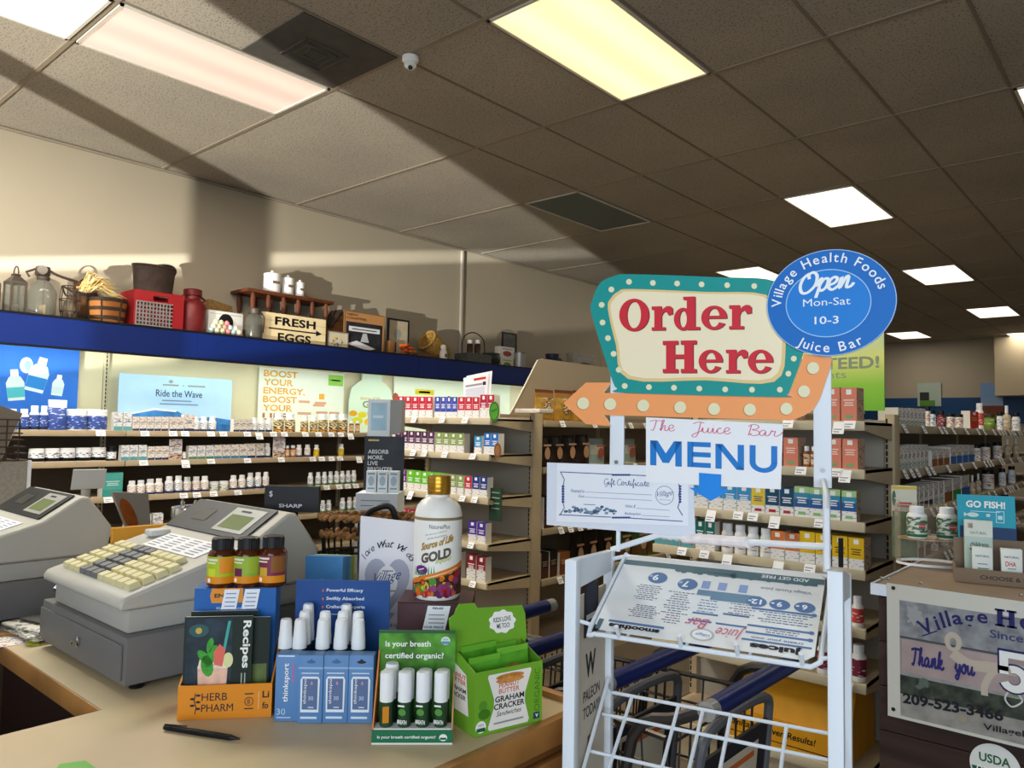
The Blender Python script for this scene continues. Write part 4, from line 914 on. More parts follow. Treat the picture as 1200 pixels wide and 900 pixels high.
def d_book(m, o, ex, ey):
    m.rect(0, .78, 1, 1, o, ex, ey, M('#a8794a', .6)); m.text('NEW', o + ex * .05 + ey * .91, ex * .28, ey * .06, M('#5a2f22', .5), bold=.02); m.text('CHAPTER', o + ex * .05 + ey * .82, ex * .5, ey * .06, M('#5a2f22', .5), bold=.02)
    m.rect(.03, .03, .97, .76, o + Vector((.0003, 0, 0)), ex, ey, M('#23242a', .5, var=.5, scale=14)); m.rect(.1, .53, .9, .65, o + Vector((.0006, 0, 0)), ex, ey, M('#c9cbd0', .5)); m.rect(.18, .575, .82, .6, o + Vector((.0009, 0, 0)), ex, ey, INK)
    m.flat([(.4, .28), (.62, .28), (.56, .5), (.46, .5)], o + Vector((.0006, 0, 0)), ex, ey, M('#a9abb0', .5)); m.flat([(.05, .2), (.6, .08), (.8, .14), (.3, .3)], o + Vector((.0007, 0, 0)), ex, ey, M('#c7c9cc', .5))
picture('brown-framed poster with a dark black and white photograph', 404, 451, 367, -5.64, M('#7d5a38', .6), M('#a8794a', .6), d_book, .008, 'framed_poster', 'poster')
def d_pic(m, o, ex, ey):
    m.flat(ell(.45, .62, .2, .16, 16), o, ex, ey, M('#8a8a80', .5)); m.rect(.2, .12, .4, .4, o, ex, ey, M('#3a2a4a', .5))
picture('black-framed old picture leaning behind orange flowers', 455, 480, 374, -5.74, BLACK, M('#a89c82', .6, var=.1), d_pic, .018)
tag(MB().box((-5.72, dq(453, 400, -5.7).y, DZ + .0005), (-5.66, dq(460, 400, -5.7).y, DZ + .16), M('#8a6238', .6), bev=.004).build('wooden_block', None, (-5.7, dq(456, 400, -5.7).y, DZ)), 'upright tan wooden block beside the black-framed picture', 'block')
y, wd, h = dspan(463, 483, 404, -5.6); t = thing('flower_pot', 'small pot of orange silk flowers before the black picture frame', 'flowers', (-5.6, y, DZ + .0005)); m = MB(XF[t]); m.lathe([(.03, 0), (.04, .05), (.035, .05)], OLDW, 14); m.build('pot', t)
rr = random.Random(8); m = MB(XF[t])
for k in range(16):
    c = (rr.gauss(0, .02), rr.gauss(0, wd * .25), .05 + rr.random() * max(.03, h - .06)); m.lathe([(.003, 0), (.022, .008), (.026, .02), (.008, .024)], M(rr.choice(['#d9531f', '#c23a18', '#e8802a']), .6), 8, c=c)
m.build('blossom', t)
# shallow wooden tray, wicker basket, white shaker
y, wd, h = dspan(482, 513, 407, -5.7); t = thing('wooden_tray', 'long shallow brown wooden tray under the tipped wicker basket', 'tray', (-5.72, y, DZ + .0005)); m = MB(XF[t]); w = wd / 2 * .98 
m.box((-.1, -w, 0), (.1, w, .012), OLDW); m.box((.09, -w, .012), (.1, w, .06), OLDW); m.box((-.1, -w, .012), (-.09, w, .06), OLDW); m.box((-.09, -w, .012), (.09, -w + .01, .06), OLDW); m.box((-.09, w - .01, .012), (.09, w, .06), OLDW); m.build('box', t)
a = dq(521, 404, -5.72); t = thing('wicker_basket', 'straw-coloured wicker basket lying tipped on its side', 'basket', (-5.84, a.y - .03, DZ + .012)); WK = M('#a5803f', .8, var=.45, scale=60, bump=.5); m = MB(XF[t]); rot = Matrix.Rotation(1.05, 3, 'X') 
m.lathe([(.075, -.15), (.1, -.1), (.11, .1), (.105, .15), (.09, .15), (.085, -.12)], WK, 20, c=(0, .02, .155), rot=rot); m.build('bowl', t)
m = MB(XF[t]); m.tube([Vector((0, .02, .155)) + rot @ Vector((.107 * math.cos(q), .107 * math.sin(q), .15)) for q in [2 * PI * i / 20 for i in range(20)]], .012, WK, 6, closed=True); m.build('rim', t)
y, wd, h = dspan(513, 525.5, 404, -5.57); t = thing('milk_shaker', 'small white painted milk shaker with grey lid before the wicker basket', 'shaker', (-5.563, y, DZ + .0005)); m = MB(XF[t]); r = wd / 2 * .5
m.lathe([(r * .9, 0), (r, .01), (r, h * .55), (r * .7, h * .7), (r * .7, h * .74)], M('#c9c7bd', .5), 18); m.flat(ell(0, h * .35, r * .4, h * .12, 12), (r * 1.01, 0, 0), Y3, Z3, M('#55524c', .5)); m.build('body', t)
m = MB(XF[t]); m.lathe([(r * .8, h * .742), (r * .85, h * .9), (r * .4, h)], M('#dcdcd6', .4), 18); m.build('lid', t)
# enamel basket with bottles
y, wd, h = dspan(535, 566, 412, -5.66); t = thing('handled_basket', 'dark metal basket with tall arched handle holding two small jars', 'basket', (-5.63, y + .02, DZ + .0005)); m = MB(XF[t]); w = wd / 2 * .9; GM = M('#4a4c46', .6, metal=.3, var=.2)
m.box((-.1, -w, 0), (.1, w, .01), GM); m.box((.092, -w, .01), (.1, w, h * .8), GM); m.box((-.1, -w, .01), (-.092, w, h * .8), GM); m.box((-.092, -w, .01), (.092, -w + .008, h * .8), GM); m.box((-.092, w - .008, .01), (.092, w, h * .8), GM); m.build('bowl', t)
m = MB(XF[t]); zt = dq(550, 390, -5.68).z - DZ; m.tube(smooth_pts([(0, -w * .95, h * .7), (0, -w * .85, zt * .8), (0, 0, zt), (0, w * .85, zt * .8), (0, w * .95, h * .7)], 6), .007, RUST, 6); m.build('handle', t)
for k, px in enumerate((546, 555)):
    yy = dq(px, 405, -5.68).y; zt2 = dq(px, 399, -5.68).z; t = thing('small_jar', ['small dark jar with white lid in the handled basket, nearer the wicker basket', 'small dark jar with white lid in the handled basket, nearer the framed photo'][k], 'jar', (-5.63, yy + .01, DZ + .0115)); m = MB(XF[t]); hj = zt2 - DZ - .0115
    m.lathe([(.032, 0), (.034, .01), (.034, hj * .8), (.024, hj * .86)], M('#3a2418', .3), 14); m.build('body', t); m = MB(XF[t]); m.lathe([(.027, hj * .862), (.027, hj)], WCAP, 14); m.build('lid', t)
y, wd, h = dspan(567, 586, 415, -5.64); t = thing('dark_pot', 'low dark glazed pot beside the handled basket', 'pot', (-5.66, y, DZ + .0005)); m = MB(XF[t]); r = wd / 2 * .8; m.lathe([(r * .7, 0), (r, h * .4), (r, h * .8), (r * .9, h), (r * .8, h), (r * .6, .02)], M('#232a2c', .3), 20); m.build('body', t); m = MB(XF[t]); m.tube([(r * .93 * math.cos(a), r * .93 * math.sin(a), h) for a in [2 * PI * i / 20 for i in range(20)]], .008, M('#2f3a3c', .3), 6, closed=True); m.build('rim', t)
picture('small black-framed photograph standing behind the two tea boxes', 589, 606, 390, -5.8, BLACK, M('#55524e', .5, var=.4, scale=20), None, .02)
def carton(label, x0, x1, yt, x, z, m1, m2, dp=.08):
    a, b2 = un(x0, yt, 'x', x), un(x1, yt, 'x', x); t = thing('tea_box', label, 'box', (x, (a.y + b2.y) / 2, z)); m = MB(XF[t]); w = (b2.y - a.y) / 2; h = a.z - z
    m.box((-dp, -w, 0), (0, w, h), m1, bev=.002); m.build('carton', t); m = MB(XF[t]); m.flat(ell(0, h * .4, w * .6, h * .25, 14), (.0008, 0, 0), Y3, Z3, m2); m.rect(-w * .7, h * .75, w * .7, h * .85, (.0008, 0, 0), Y3, Z3, INKL); m.build('print', t); return h
h1 = carton('lower tea box with green leaf print, under the white and red one', 587, 602, 419, -5.64, DZ + .0005, M('#cfcaa8', .5), M('#5b7a3a', .5))
carton('upper white tea box with red berry print, on top of the other', 586, 603, 405.5, -5.64, DZ + .001 + h1, M('#d2cfc8', .5), M('#8a3a3a', .5))
y, wd, h = dspan(604, 614, 414, -5.62); t = thing('metal_tumbler', 'tall plain grey metal tumbler at the end of the tea boxes', 'tumbler', (-5.62, y, DZ + .0005)); m = MB(XF[t]); r = wd / 2; m.lathe([(r * .85, 0), (r, h), (r * .93, h), (r * .8, .01)], M('#9a9894', .4, metal=.5), 18); m.build('body', t); m = MB(XF[t]); m.lathe([(r * 1.02, h - .01), (r * 1.03, h + .003), (r * .95, h + .004)], STEEL, 18); m.build('rim', t)
# far cluster above the beige panel
y, wd, h = dspan(640, 657, 415, -5.68); t = thing('dark_jug', 'dark blue stoneware jug among the far decorations', 'jug', (-5.7, y, DZ + .0005)); m = MB(XF[t]); r = wd / 2; m.lathe([(r * .8, 0), (r, h * .3), (r, h * .6), (r * .55, h * .8), (r * .6, h)], M('#2a2f3c', .4), 18); m.build('body', t); m = MB(XF[t]); m.tube(smooth_pts([(0, r * .6, h * .85), (0, r * 1.3, h * .75), (0, r * .95, h * .5)], 4), .01, M('#2a2f3c', .4), 6); m.build('handle', t)
y, wd, h = dspan(658, 672, 421, -5.68); t = thing('red_bowl', 'red bowl of fruit among the far decorations', 'bowl', (-5.66, y - .02, DZ + .0005)); m = MB(XF[t]); r = wd / 2 * .85; m.lathe([(r * .5, 0), (r, h * .6), (r * .92, h * .6), (r * .4, .02)], M('#8a2424', .4), 18); m.build('body', t); m = MB(XF[t])
for k in range(5): m.lathe([(.003, -.03), (.03, -.012), (.03, .012), (.003, .03)], M('#b03a2a', .4), 10, c=(r * .4 * math.cos(k * 1.26), r * .4 * math.sin(k * 1.26), h * .65))
m.build('fruit', t)
carton('wide pale printed seed box among the far decorations', 672, 699, 413, -5.66, DZ + .0005, M('#8f8a7c', .6, var=.2, scale=20), M('#55504a', .5), .12)
y, wd, h = dspan(700, 716, 414, -5.66); t = thing('twig_vase', 'small vase of pale twigs at the far end of the canopy', 'vase', (-5.66, y, DZ + .0005)); m = MB(XF[t]); m.lathe([(.04, 0), (.06, .06), (.035, .13), (.04, .15)], OLDW, 16); m.build('vase', t)
m = MB(XF[t]); rr = random.Random(11)
for k in range(9): m.tube(smooth_pts([(0, 0, .12), (rr.gauss(0, .03), rr.gauss(0, .05), .22), (rr.gauss(0, .05), rr.gauss(0, .1), .3 + rr.random() * .1)], 3), .004, M('#b8a888', .7), 4)
m.build('twigs', t)
# ================================================================ top of the end displays and back-wall posters
p0 = un(970, 390, 'y', 3.575); p1 = un(1037, 480, 'y', 3.575)
t = thing('poster', 'green and yellow poster reading GUARANTEED behind the blue round sign', 'poster', ((p0.x + p1.x) / 2, 3.57, 1.6)); m = MB()
gm = bpy.data.materials.new('green_fade_print'); gm.use_nodes = True; nt = gm.node_tree; bb = nt.nodes['Principled BSDF']; tc = nt.nodes.new('ShaderNodeTexCoord'); sp = nt.nodes.new('ShaderNodeSeparateXYZ'); rp = nt.nodes.new('ShaderNodeValToRGB')
nt.links.new(tc.outputs['Generated'], sp.inputs[0]); nt.links.new(sp.outputs[2], rp.inputs[0]); nt.links.new(rp.outputs[0], bb.inputs['Base Color']); e = rp.color_ramp.elements
e[0].position = 0; e[0].color = srgb('#6fb52a'); e[1].position = 1; e[1].color = srgb('#d3e8d8'); q = rp.color_ramp.elements.new(.25); q.color = srgb('#8cc63a'); q = rp.color_ramp.elements.new(.5); q.color = srgb('#dfe37a'); q = rp.color_ramp.elements.new(.75); q.color = srgb('#cfe3b0')
m.box((p1.x - .66, 3.57, 1.601), (p1.x, 3.576, p0.z + .1), gm); m.build('board', t)
m = MB(); a, b2 = un(1037, 431, 'y', 3.569), un(1035, 413, 'y', 3.569); m.text('GUARANTEED!', (p1.x - .63, 3.569, a.z), X3 * .61, Z3 * (b2.z - a.z) * .8, M('#8c9a80', .5), bold=.025)
m.text('supplements', (p1.x - .52, 3.569, un(990, 446, 'y', 3.569).z), X3 * .36, Z3 * .045, M('#8c9a80', .5)); m.build('lettering', t)
# leaflets standing on the red boxes, round green shelf talker
pl = 3.28; t = thing('price_leaflet', 'white leaflets with red headings propped on the red boxes', 'leaflet', (un(556, 470, 'y', pl).x, pl, 1.69)); m = MB()
q4 = [un(a, b2, 'y', pl) for a, b2 in ((543, 470), (571, 466), (573, 437), (543, 443))]
m.prism([(v.x, v.z) for v in q4], (0, pl, 0), X3, Z3, (0, .001, 0), PAPER); m.build('front_sheet', t)
m = MB(); m.prism([(v.x + .02, v.z + .012) for v in q4], (0, pl + .006, 0), X3, Z3, (0, .001, 0), PAPER); m.build('rear_sheet', t)
m = MB(); o = q4[0] + Vector((0, -.0008, 0)); ex = q4[1] - q4[0]; ey = q4[3] - q4[0]
m.rect(.45, .8, .95, .9, o, ex, ey, M('#c23a2a', .5)); m.rect(.1, .1, .9, .5, o, ex, ey, M('#c7d6df', .5)); m.rect(.1, .58, .8, .66, o, ex, ey, INKL); m.rect(.82, .55, .95, .7, o, ex, ey, INK); m.build('print', t)
c = un(579, 482, 'y', 3.17); t = thing('shelf_talker', 'round green shelf talker clipped beside the crimson boxes', 'shelf talker', (c.x, 3.17, c.z)); m = MB(); r = .045
m.prism(ell(0, 0, r * .85, r * 1.25, 24), (c.x, 3.17, c.z), X3, Z3, (0, .002, 0), M('#4f9a2a', .5)); m.build('disc', t); m = MB(); m.ring(ell(0, 0, r * .8, r * 1.18, 24), ell(0, 0, r * .68, r * 1.0, 24), (c.x, 3.1694, c.z), X3, Z3, M('#2e5f1c', .5)); m.text('Simple', (c.x - r * .5, 3.1694, c.z - r * .3), (r, 0, r * .35), (0, 0, r * .45), M('#1f4a14', .5), bold=.02); m.build('print', t); m = MB(); m.box((c.x - .006, 3.1722, c.z + .02), (c.x + .006, 3.1895, c.z + .03), WHITE); m.build('clip', t)
c = un(583, 528, 'y', 3.17); t = thing('shelf_talker', 'round brown shelf talker clipped under the blue boxes', 'shelf talker', (c.x, 3.17, c.z)); m = MB(); m.prism(ell(0, 0, r * .6, r * 1.0, 20), (c.x, 3.17, c.z), X3, Z3, (0, .002, 0), M('#9a6a42', .5)); m.build('disc', t); m = MB(); m.ring(ell(0, 0, r * .5, r * .85, 20), ell(0, 0, r * .4, r * .7, 20), (c.x, 3.1694, c.z), X3, Z3, M('#5b3a22', .5)); m.build('print', t); m = MB(); m.box((c.x - .006, 3.1722, c.z + .02), (c.x + .006, 3.1895, c.z + .025), WHITE); m.build('clip', t)
# paper stack and green card on the end display
c = un(620, 483, 'y', 3.5); tag(MB().box((c.x - .07, 3.45, 1.5855), (c.x + .12, 3.58, 1.61), M('#dcd6c8', .6, var=.1, scale=90), bev=.002).build('leaflet_stack', None, (c.x, 3.5, 1.5855)), 'stack of white leaflets on top of the end display post', 'leaflets')
c = un(577, 596, 'y', 3.22); t = thing('display_card', 'dark green card standing above the purple boxes on the end display', 'card', (c.x, 3.24, .99)); m = MB(); m.box((c.x - .04, 3.235, Z1[3] + .135), (c.x + .055, 3.24, un(577, 578, 'y', 3.24).z + .03), M('#24402f', .5)); m.build('board', t); m = MB()
for k in range(4): m.rect(c.x - .02, 1.03 + .03 * k, c.x + .04, 1.037 + .03 * k, (0, 3.2343, 0), X3, Z3, M('#8fa890', .5))
m.build('print', t)
for nm, x0, x1, yt, yb, base, parts_ in (('white and green poster hanging on the far blue band', 1075, 1103, 449, 476, '#9aa79a', [('#2b2a2a', .1, .2, .5, .6), ('#4d7d2f', .1, 0, .75, .25)]), ('landscape poster hanging on the far blue band', 1149, 1176, 449, 492, '#6f8fb8', [('#7c93ad', 0, .35, 1, .6), ('#6b3a24', 0, .1, 1, .38), ('#55702c', .2, 0, .8, .12)])):
    a, b2 = un(x0, yt, 'y', 17.94), un(x1, yb, 'y', 17.94); t = thing('poster', nm, 'poster', ((a.x + b2.x) / 2, 17.94, b2.z)); m = MB(); m.box((a.x, 17.94, b2.z), (b2.x, 17.955, a.z), M(base, .6)); m.build('board', t); m = MB()
    for k, (h_, u0, v0, u1, v1) in enumerate(parts_): m.rect(a.x + (b2.x - a.x) * u0, b2.z + (a.z - b2.z) * v0, a.x + (b2.x - a.x) * u1, b2.z + (a.z - b2.z) * v1, (0, 17.938 - .001 * k, 0), X3, Z3, M(h_, .6))
    m.build('picture', t)
# ================================================================ checkout counter
CT = .95
LAM = M('#cdb994', .42, var=.05, scale=5, name='counter_laminate'); OAKD = M('#8a5a2c', .5, var=.3, scale=6, stretch=(1, 1, 4), name='oak_panel')
CX0, CX1, CY1, NX, NY, WL = -1.549, -.89, 1.268, -1.549, .6, -2.26
t = thing('checkout_counter', 'cream laminate checkout counter with oak edges carrying the till and displays', 'counter', (-1.3, .8, 0))
b = MB()
b.box((CX0, -1.6, CT - .035), (CX1 - .02, CY1 - .022, CT), LAM); b.box((WL + .02, NY + .004, CT - .035), (CX0 - .0005, CY1 - .022, CT - .00005), LAM); b.build('worktop', t)
for lo, hi in (((CX1 - .0195, -1.6, CT - .045), (CX1, CY1, CT + .004)), ((WL, CY1 - .0215, CT - .045), (CX1 - .02, CY1, CT + .012)), ((WL, NY, CT - .042), (NX - .0005, NY + .0035, CT)), ((WL, NY + .004, CT - .042), (WL + .0195, CY1 - .022, CT + .006))):
    MB().box(lo, hi, OAK, bev=.0012).build('edge_trim', t)
b = MB(); b.box((-.935, -1.6, .08), (-.915, CY1 - .03, CT - .036), OAKD); b.box((-.915, -1.6, CT - .16), (-.895, CY1 - .03, CT - .07), OAK, bev=.004); b.build('front_panel', t)
MB().box((WL + .03, CY1 - .05, .08), (-.936, CY1 - .032, CT - .036), OAKD).build('side_panel', t)
MB().box((CX0 + .01, -1.6, .08), (CX0 + .03, NY + .02, CT - .036), M('#2a1710', .6)).build('inner_panel', t)
MB().box((WL + .03, NY + .03, .08), (CX0 + .01, NY + .05, CT - .05), M('#2a1710', .6)).build('inner_panel', t)
MB().box((WL + .03, -1.2, .30), (CX0 + .005, NY + .028, .34), M('#2e1912', .5)).build('shade_board', t)  # dark board added to stand in for the shaded floor
# back counter for the second till
t = thing('back_counter', 'low grey back counter under the second till', 'counter', (-2.8, .4, 0)); b = MB()
b.box((-3.65, -.4, .9), (-2.36, 1.6, .94), M('#8d8578', .5)); b.build('worktop', t); MB().box((-3.6, -.36, .05), (-2.4, 1.55, .899), M('#4a3a2c', .6)).build('cabinet', t)

# ---------------------------------------------------------------- cash registers
GREYB = M('#b9b5a9', .5, var=.03, scale=6, name='till_plastic'); GREYD = M('#6d6b69', .45, var=.04, scale=10, name='till_drawer_steel'); SMOKE = M('#242220', .5, name='smoked_plastic'); KEYC = M('#d6cd9c', .5, name='cream_keycap'); KEYG = M('#6c6d6a', .5, name='grey_keycap')
def register(label):
    t = thing('cash_register', label, 'cash register', (-1.84, .87, CT + .0005), 0, None)
    x0, x1 = -2.085, -1.6
    b = MB(); b.box((x0, .664, .965), (x1, 1.085, 1.062), GREYD, bev=.004); dr = b.build('cash_drawer', t)
    f = MB(); f.box((x0 + .006, .6585, .975), (x1 - .012, .6638, 1.046), GREYD, bev=.0015); f.build('drawer_front', dr)
    c = Vector((-1.83, .6575, 1.012)); f = MB(); f.lathe([(.011, 0), (.011, .004), (.006, .006), (.005, .014), (.001, .015)], CHROME, 18, c=c, rot=Matrix.Rotation(PI / 2, 3, 'X')); f.build('lock', dr)
    for ax in (x0 + .03, x1 - .03):
        for ay in (.70, 1.05): MB().lathe([(.014, .9512), (.016, .9645)], BLACK, 12, c=(ax, ay, 0)).build('foot', t)
    sx0, sx1 = -2.06, -1.615
    MB().box((sx0 + .02, .675, 1.0625), (sx1 - .01, 1.105, 1.112), M('#a9a69d', .5), bev=.006).build('base', t)
    prof = [(.655, 1.1125), (.652, 1.128), (.662, 1.139), (.93, 1.216), (.945, 1.222), (1.035, 1.281), (1.057, 1.283), (1.126, 1.19), (1.115, 1.1125)]
    b = MB(); b.prism(prof, (sx0, 0, 0), Y3, Z3, (sx1 - sx0, 0, 0), GREYB); body = b.build('housing', t)
    mod = body.modifiers.new('bevel', 'BEVEL'); mod.width = .007; mod.segments = 2; mod.limit_method = 'ANGLE'; mod.angle_limit = .5
    # display panel
    nrm = Vector((0, -.061, .09)).normalized(); o = Vector((sx0 + .012, .945, 1.2225)) + nrm * .001; ex = Vector((sx1 - sx0 - .055, 0, 0)); ey = Vector((0, .09, .0595)); 
    b = MB(); b.prism([(0, -.04), (1, -.04), (1, 1), (0, 1)], o, ex, ey, nrm * .003, SMOKE); dp = b.build('display_panel', t)
    o2 = o + nrm * .0042; b = MB(); b.rect(.56, .1, .93, .9, o2, ex, ey, M('#a9a79c', .4)); b.build('bezel', dp)
    b = MB(); b.rect(.6, .2, .87, .66, o2 + nrm * .0006, ex, ey, M('#7d8a5e', .15)); b.build('screen', dp)
    b = MB(); b.rect(.18, .3, .38, .7, o2, ex, ey, M('#4a4741', .3)); b.rect(.66, .76, .78, .82, o2 + nrm * .0006, ex, ey, INK); b.build('marking', dp)
    # keyboard
    sl = (1.216 - 1.139) / (.93 - .662); up = Vector((0, 1, sl)).normalized(); nn = Vector((0, -sl, 1)).normalized()
    K0 = Vector((-2.02, .672, 1.139 + .01 * sl)) 
    for r in range(5):
        for c in range(11):
            dark = 3 <= c <= 5 and r < 5
            wide = c in (0, 1, 2) 
            if c == 10 and r == 4: continue
            p = K0 + X3 * (c * .0345) + up * (.012 + r * .0295); kw, kh = .0318, .0265
            a = p + nn * .0005; tp = p + nn * .013; q = .003
            b = MB(); b.hexa([a, a + X3 * kw, a + X3 * kw + up * kh, a + up * kh], [tp + X3 * q + up * q, tp + X3 * (kw - q) + up * q, tp + X3 * (kw - q) + up * (kh - q), tp + X3 * q + up * (kh - q)], KEYG if dark else KEYC); b.build('key', t)
    p = K0 + up * .172 + X3 * .07; b = MB(); b.prism([(0, 0), (.27, 0), (.27, .075), (0, .075)], p + nn * .001, X3, up, nn * .0015, PAPER)
    for k in range(6):
        for j in range(4): b.rect(.012 + j * .065, .008 + k * .011, .055 + j * .065, .012 + k * .011, p + nn * .0031, X3, up, INKL)
    b.build('key_chart', t)
    p = K0 + up * .225 + X3 * .005; b = MB(); b.box(p + Vector((0, -.02, 0)), p + Vector((.045, .03, .016)), M('#c9c9c6', .5), bev=.004); b.build('receipt_slot', t)
    return t
reg = register('grey cash register with cream keys beside the amber bottles, nearest the viewer')
REG2 = copy_tree(reg, (-1.84 - .785, .87 - .185, CT + .0005 - .009), 0, 'second grey cash register standing farther away on the back counter')
# black customer display on the near till
c = Vector((-1.733, 1.118, 1.303)); rt = Vector((.751, .66, 0)); nf = Vector((.66, -.751, 0)); b = MB()
b.prism([(-.07, -.033), (.07, -.033), (.07, .033), (-.07, .033)], c, rt, Z3, nf * -.02, BLACK); cd_ = b.build('customer_display', reg)
b = MB(); o = c + nf * .0008; b.text('$', o + rt * -.058 + Z3 * .004, rt * .009, Z3 * .016, M('#c9cbd0', .5)); b.text('SHARP', o + rt * -.032 + Z3 * -.022, rt * .06, Z3 * .0095, M('#c9cbd0', .5), bold=.02); b.build('lettering', cd_)
MB().lathe([(.012, 1.10), (.012, 1.29)], BLACK, 10, c=(-1.747, 1.134, 0)).build('pole', reg)
# pale customer display on the far till
c = un(104, 562, 'x', -2.66); b = MB(); ry = Vector((.35, .937, 0)); n2 = Vector((.937, -.35, 0))
hw = abs(un(124, 562, 'x', -2.66).y - un(85, 562, 'x', -2.66).y) / 2; hz = .032
b.prism([(-hw, -hz), (hw * .9, -hz * .9), (hw, hz), (-hw * .9, hz)], c, ry, Z3, n2 * -.03, M('#b4b0a6', .5)); cd2 = b.build('customer_display', REG2)
MB().tube([c + Vector((-.02, 0, -hz)), Vector((c.x - .02, c.y, 1.2))], .014, M('#b4b0a6', .5), 12).build('pole', REG2)

# ---------------------------------------------------------------- things round the tills
def slab(name, label, cat, pts, h, mat, up=Vector((0, 0, 1)), extra=None):
    t = thing(name, label, cat, Vector(pts[0])); b = MB(); b.hexa(pts, [Vector(p) + up * h for p in pts], mat); b.build('sheet', t); return t
# paper stack on the end of the wing
t = thing('newspaper_stack', 'untidy stack of folded newspapers between the two tills', 'newspapers', (-2.2, .75, CT + .007)); b = MB(); NEWS = PRINT('#c9c2b0', '#5d5a55', 120, .55, 'newsprint')
for k, (dx, rz) in enumerate(((0, .1), (.01, -.06), (-.008, .18))):
    Mx = Matrix.Translation((-2.19 + dx, .72, CT + .0075 + k * .0075)) @ Matrix.Rotation(rz, 4, 'Z'); q = MB(Mx); q.box((-.085, -.075, 0), (.085, .13, .007), NEWS, bev=.002); q.build('folded_paper', t)
b = MB(Matrix.Translation((-2.2, .74, CT + .031)) @ Matrix.Rotation(.25, 4, 'Z')); b.box((-.07, -.06, 0), (.08, .1, .006), M('#3a342c', .6), bev=.002); b.build('dark_folder', t)
t = thing('coin_pouch', 'small white and navy pouch lying on the till drawer corner', 'pouch', (-2.075, .73, 1.063)); b = MB(XF[t])
b.lathe([(.01, 0), (.026, .006), (.03, .02), (.02, .034), (.003, .04)], [M('#1c2440', .5), M('#1c2440', .5), PW, PW], 14, c=(-.018, .0, 0), sx=.9, sy=1.35); b.build('body', t); b = MB(XF[t]); b.tube([(-.028, -.03, .03), (-.018, 0, .043), (-.03, .03, .032)], .003, M('#1c2440', .5), 6); b.build('drawstring', t)
# grey binder and the orange envelope behind the keyboard
q = [un(82, 660, 'x', -2.14), un(150, 650, 'x', -2.14)]
t = thing('ring_binder', 'flat grey ring binder with navy edge lying between the tills', 'binder', (-2.18, .9, 1.09)); b = MB(); b.box((-2.3, .80, 1.088), (-2.105, 1.1, 1.098), M('#7b7b78', .5), bev=.002); b.build('cover', t)
b = MB(); b.box((-2.298, .802, 1.068), (-2.108, 1.098, 1.0875), M('#2b3a5e', .5)); b.build('pages', t)
t2 = thing('card_box', 'tan cardboard box supporting the grey ring binder', 'box', (-2.19, .95, CT)); b = MB(); b.box((-2.225, .91, CT + .0005), (-2.14, 1.09, 1.067), CARD, bev=.002); b.build('carton', t2); b = MB(); b.rect(.0, 0, .1, .02, (-2.1395, .95, 1.02), Y3, Z3, INKL); b.build('label_print', t2)
t = thing('wooden_ruler', 'yellow wooden ruler leaning beside the till', 'ruler', (-2.135, .8, 1.0)); b = MB(); a0, a1 = Vector((-2.098, .705, CT + .004)), Vector((-2.1, .885, 1.085)); b.tube([a0, a1], .006, M('#c2a566', .5, var=.15), 4); b.build('stick', t); b = MB()
for k in range(12):
    v = a0.lerp(a1, .08 + k * .075); b.box(v + Vector((.0055, -.001, -.002)), v + Vector((.007, .001, .004)), INK)
b.build('marking', t)
ENV = M('#d99a35', .6, var=.05, scale=6)
pl = -2.12; qs = [un(132, 655, 'x', pl), un(205, 640, 'x', pl), un(217, 612, 'x', pl), un(132, 619, 'x', pl)]
qq = [Vector((pl, qs[0].y, 1.063)), Vector((pl, qs[2].y, 1.063)), qs[2], qs[3]]
t = thing('padded_envelope', 'orange yellow padded envelope standing on edge behind the till keys', 'envelope', (pl, qs[0].y, CT)); b = MB(); b.prism([(v.y, v.z) for v in (Vector((pl, qs[0].y, CT + .0005)), Vector((pl, qs[2].y, CT + .0005)), qs[2], qs[3])], (pl, 0, 0), Y3, Z3, (-.012, 0, 0), ENV); b.build('envelope', t)
b = MB(); b.prism([(qs[3].y, qs[3].z - .035), (qs[2].y, qs[2].z - .035), (qs[2].y, qs[2].z), (qs[3].y, qs[3].z)], (pl + .0025, 0, 0), Y3, Z3, (-.002, 0, 0), ENV); b.build('flap', t)
# tilted grey tablet back with copper oval
pl = -2.5; A = [un(150, 622, 'x', pl), un(180, 618, 'x', pl + .02), un(166, 577, 'x', pl - .05), un(124, 575, 'x', pl - .05)]
t = thing('tablet_stand', 'tilted grey tablet stand showing a copper oval badge', 'tablet stand', (pl, A[0].y, .95)); b = MB(); base = [Vector((pl, v.y, v.z)) for v in A]; back = [v + Vector((-.018, 0, 0)) for v in base]
b.add(base + back, [(0, 1, 2, 3), (7, 6, 5, 4), (0, 1, 5, 4), (1, 2, 6, 5), (2, 3, 7, 6), (3, 0, 4, 7)], M('#8f8a80', .35, metal=.4)); b.build('panel', t)
b = MB(); ce = un(151, 603, 'x', pl); ru = Vector((0, .30, .95)).normalized() ; ax = (un(160, 618, 'x', pl) - un(146, 588, 'x', pl)); L = ax.length; ax.normalize(); ay = ax.cross(X3)
b.flat(ell(0, 0, L * .62, L * .2, 24), (ce.x + .0012, ce.y, ce.z), ax, ay, M('#9a5424', .3, metal=.5, var=.3)); b.build('badge', t)
b = MB(); b.tube([(pl - .01, A[0].y + .02, A[0].z), (pl - .03, A[0].y + .02, .9405)], .015, M('#6b665e', .5)); b.build('stem', t)
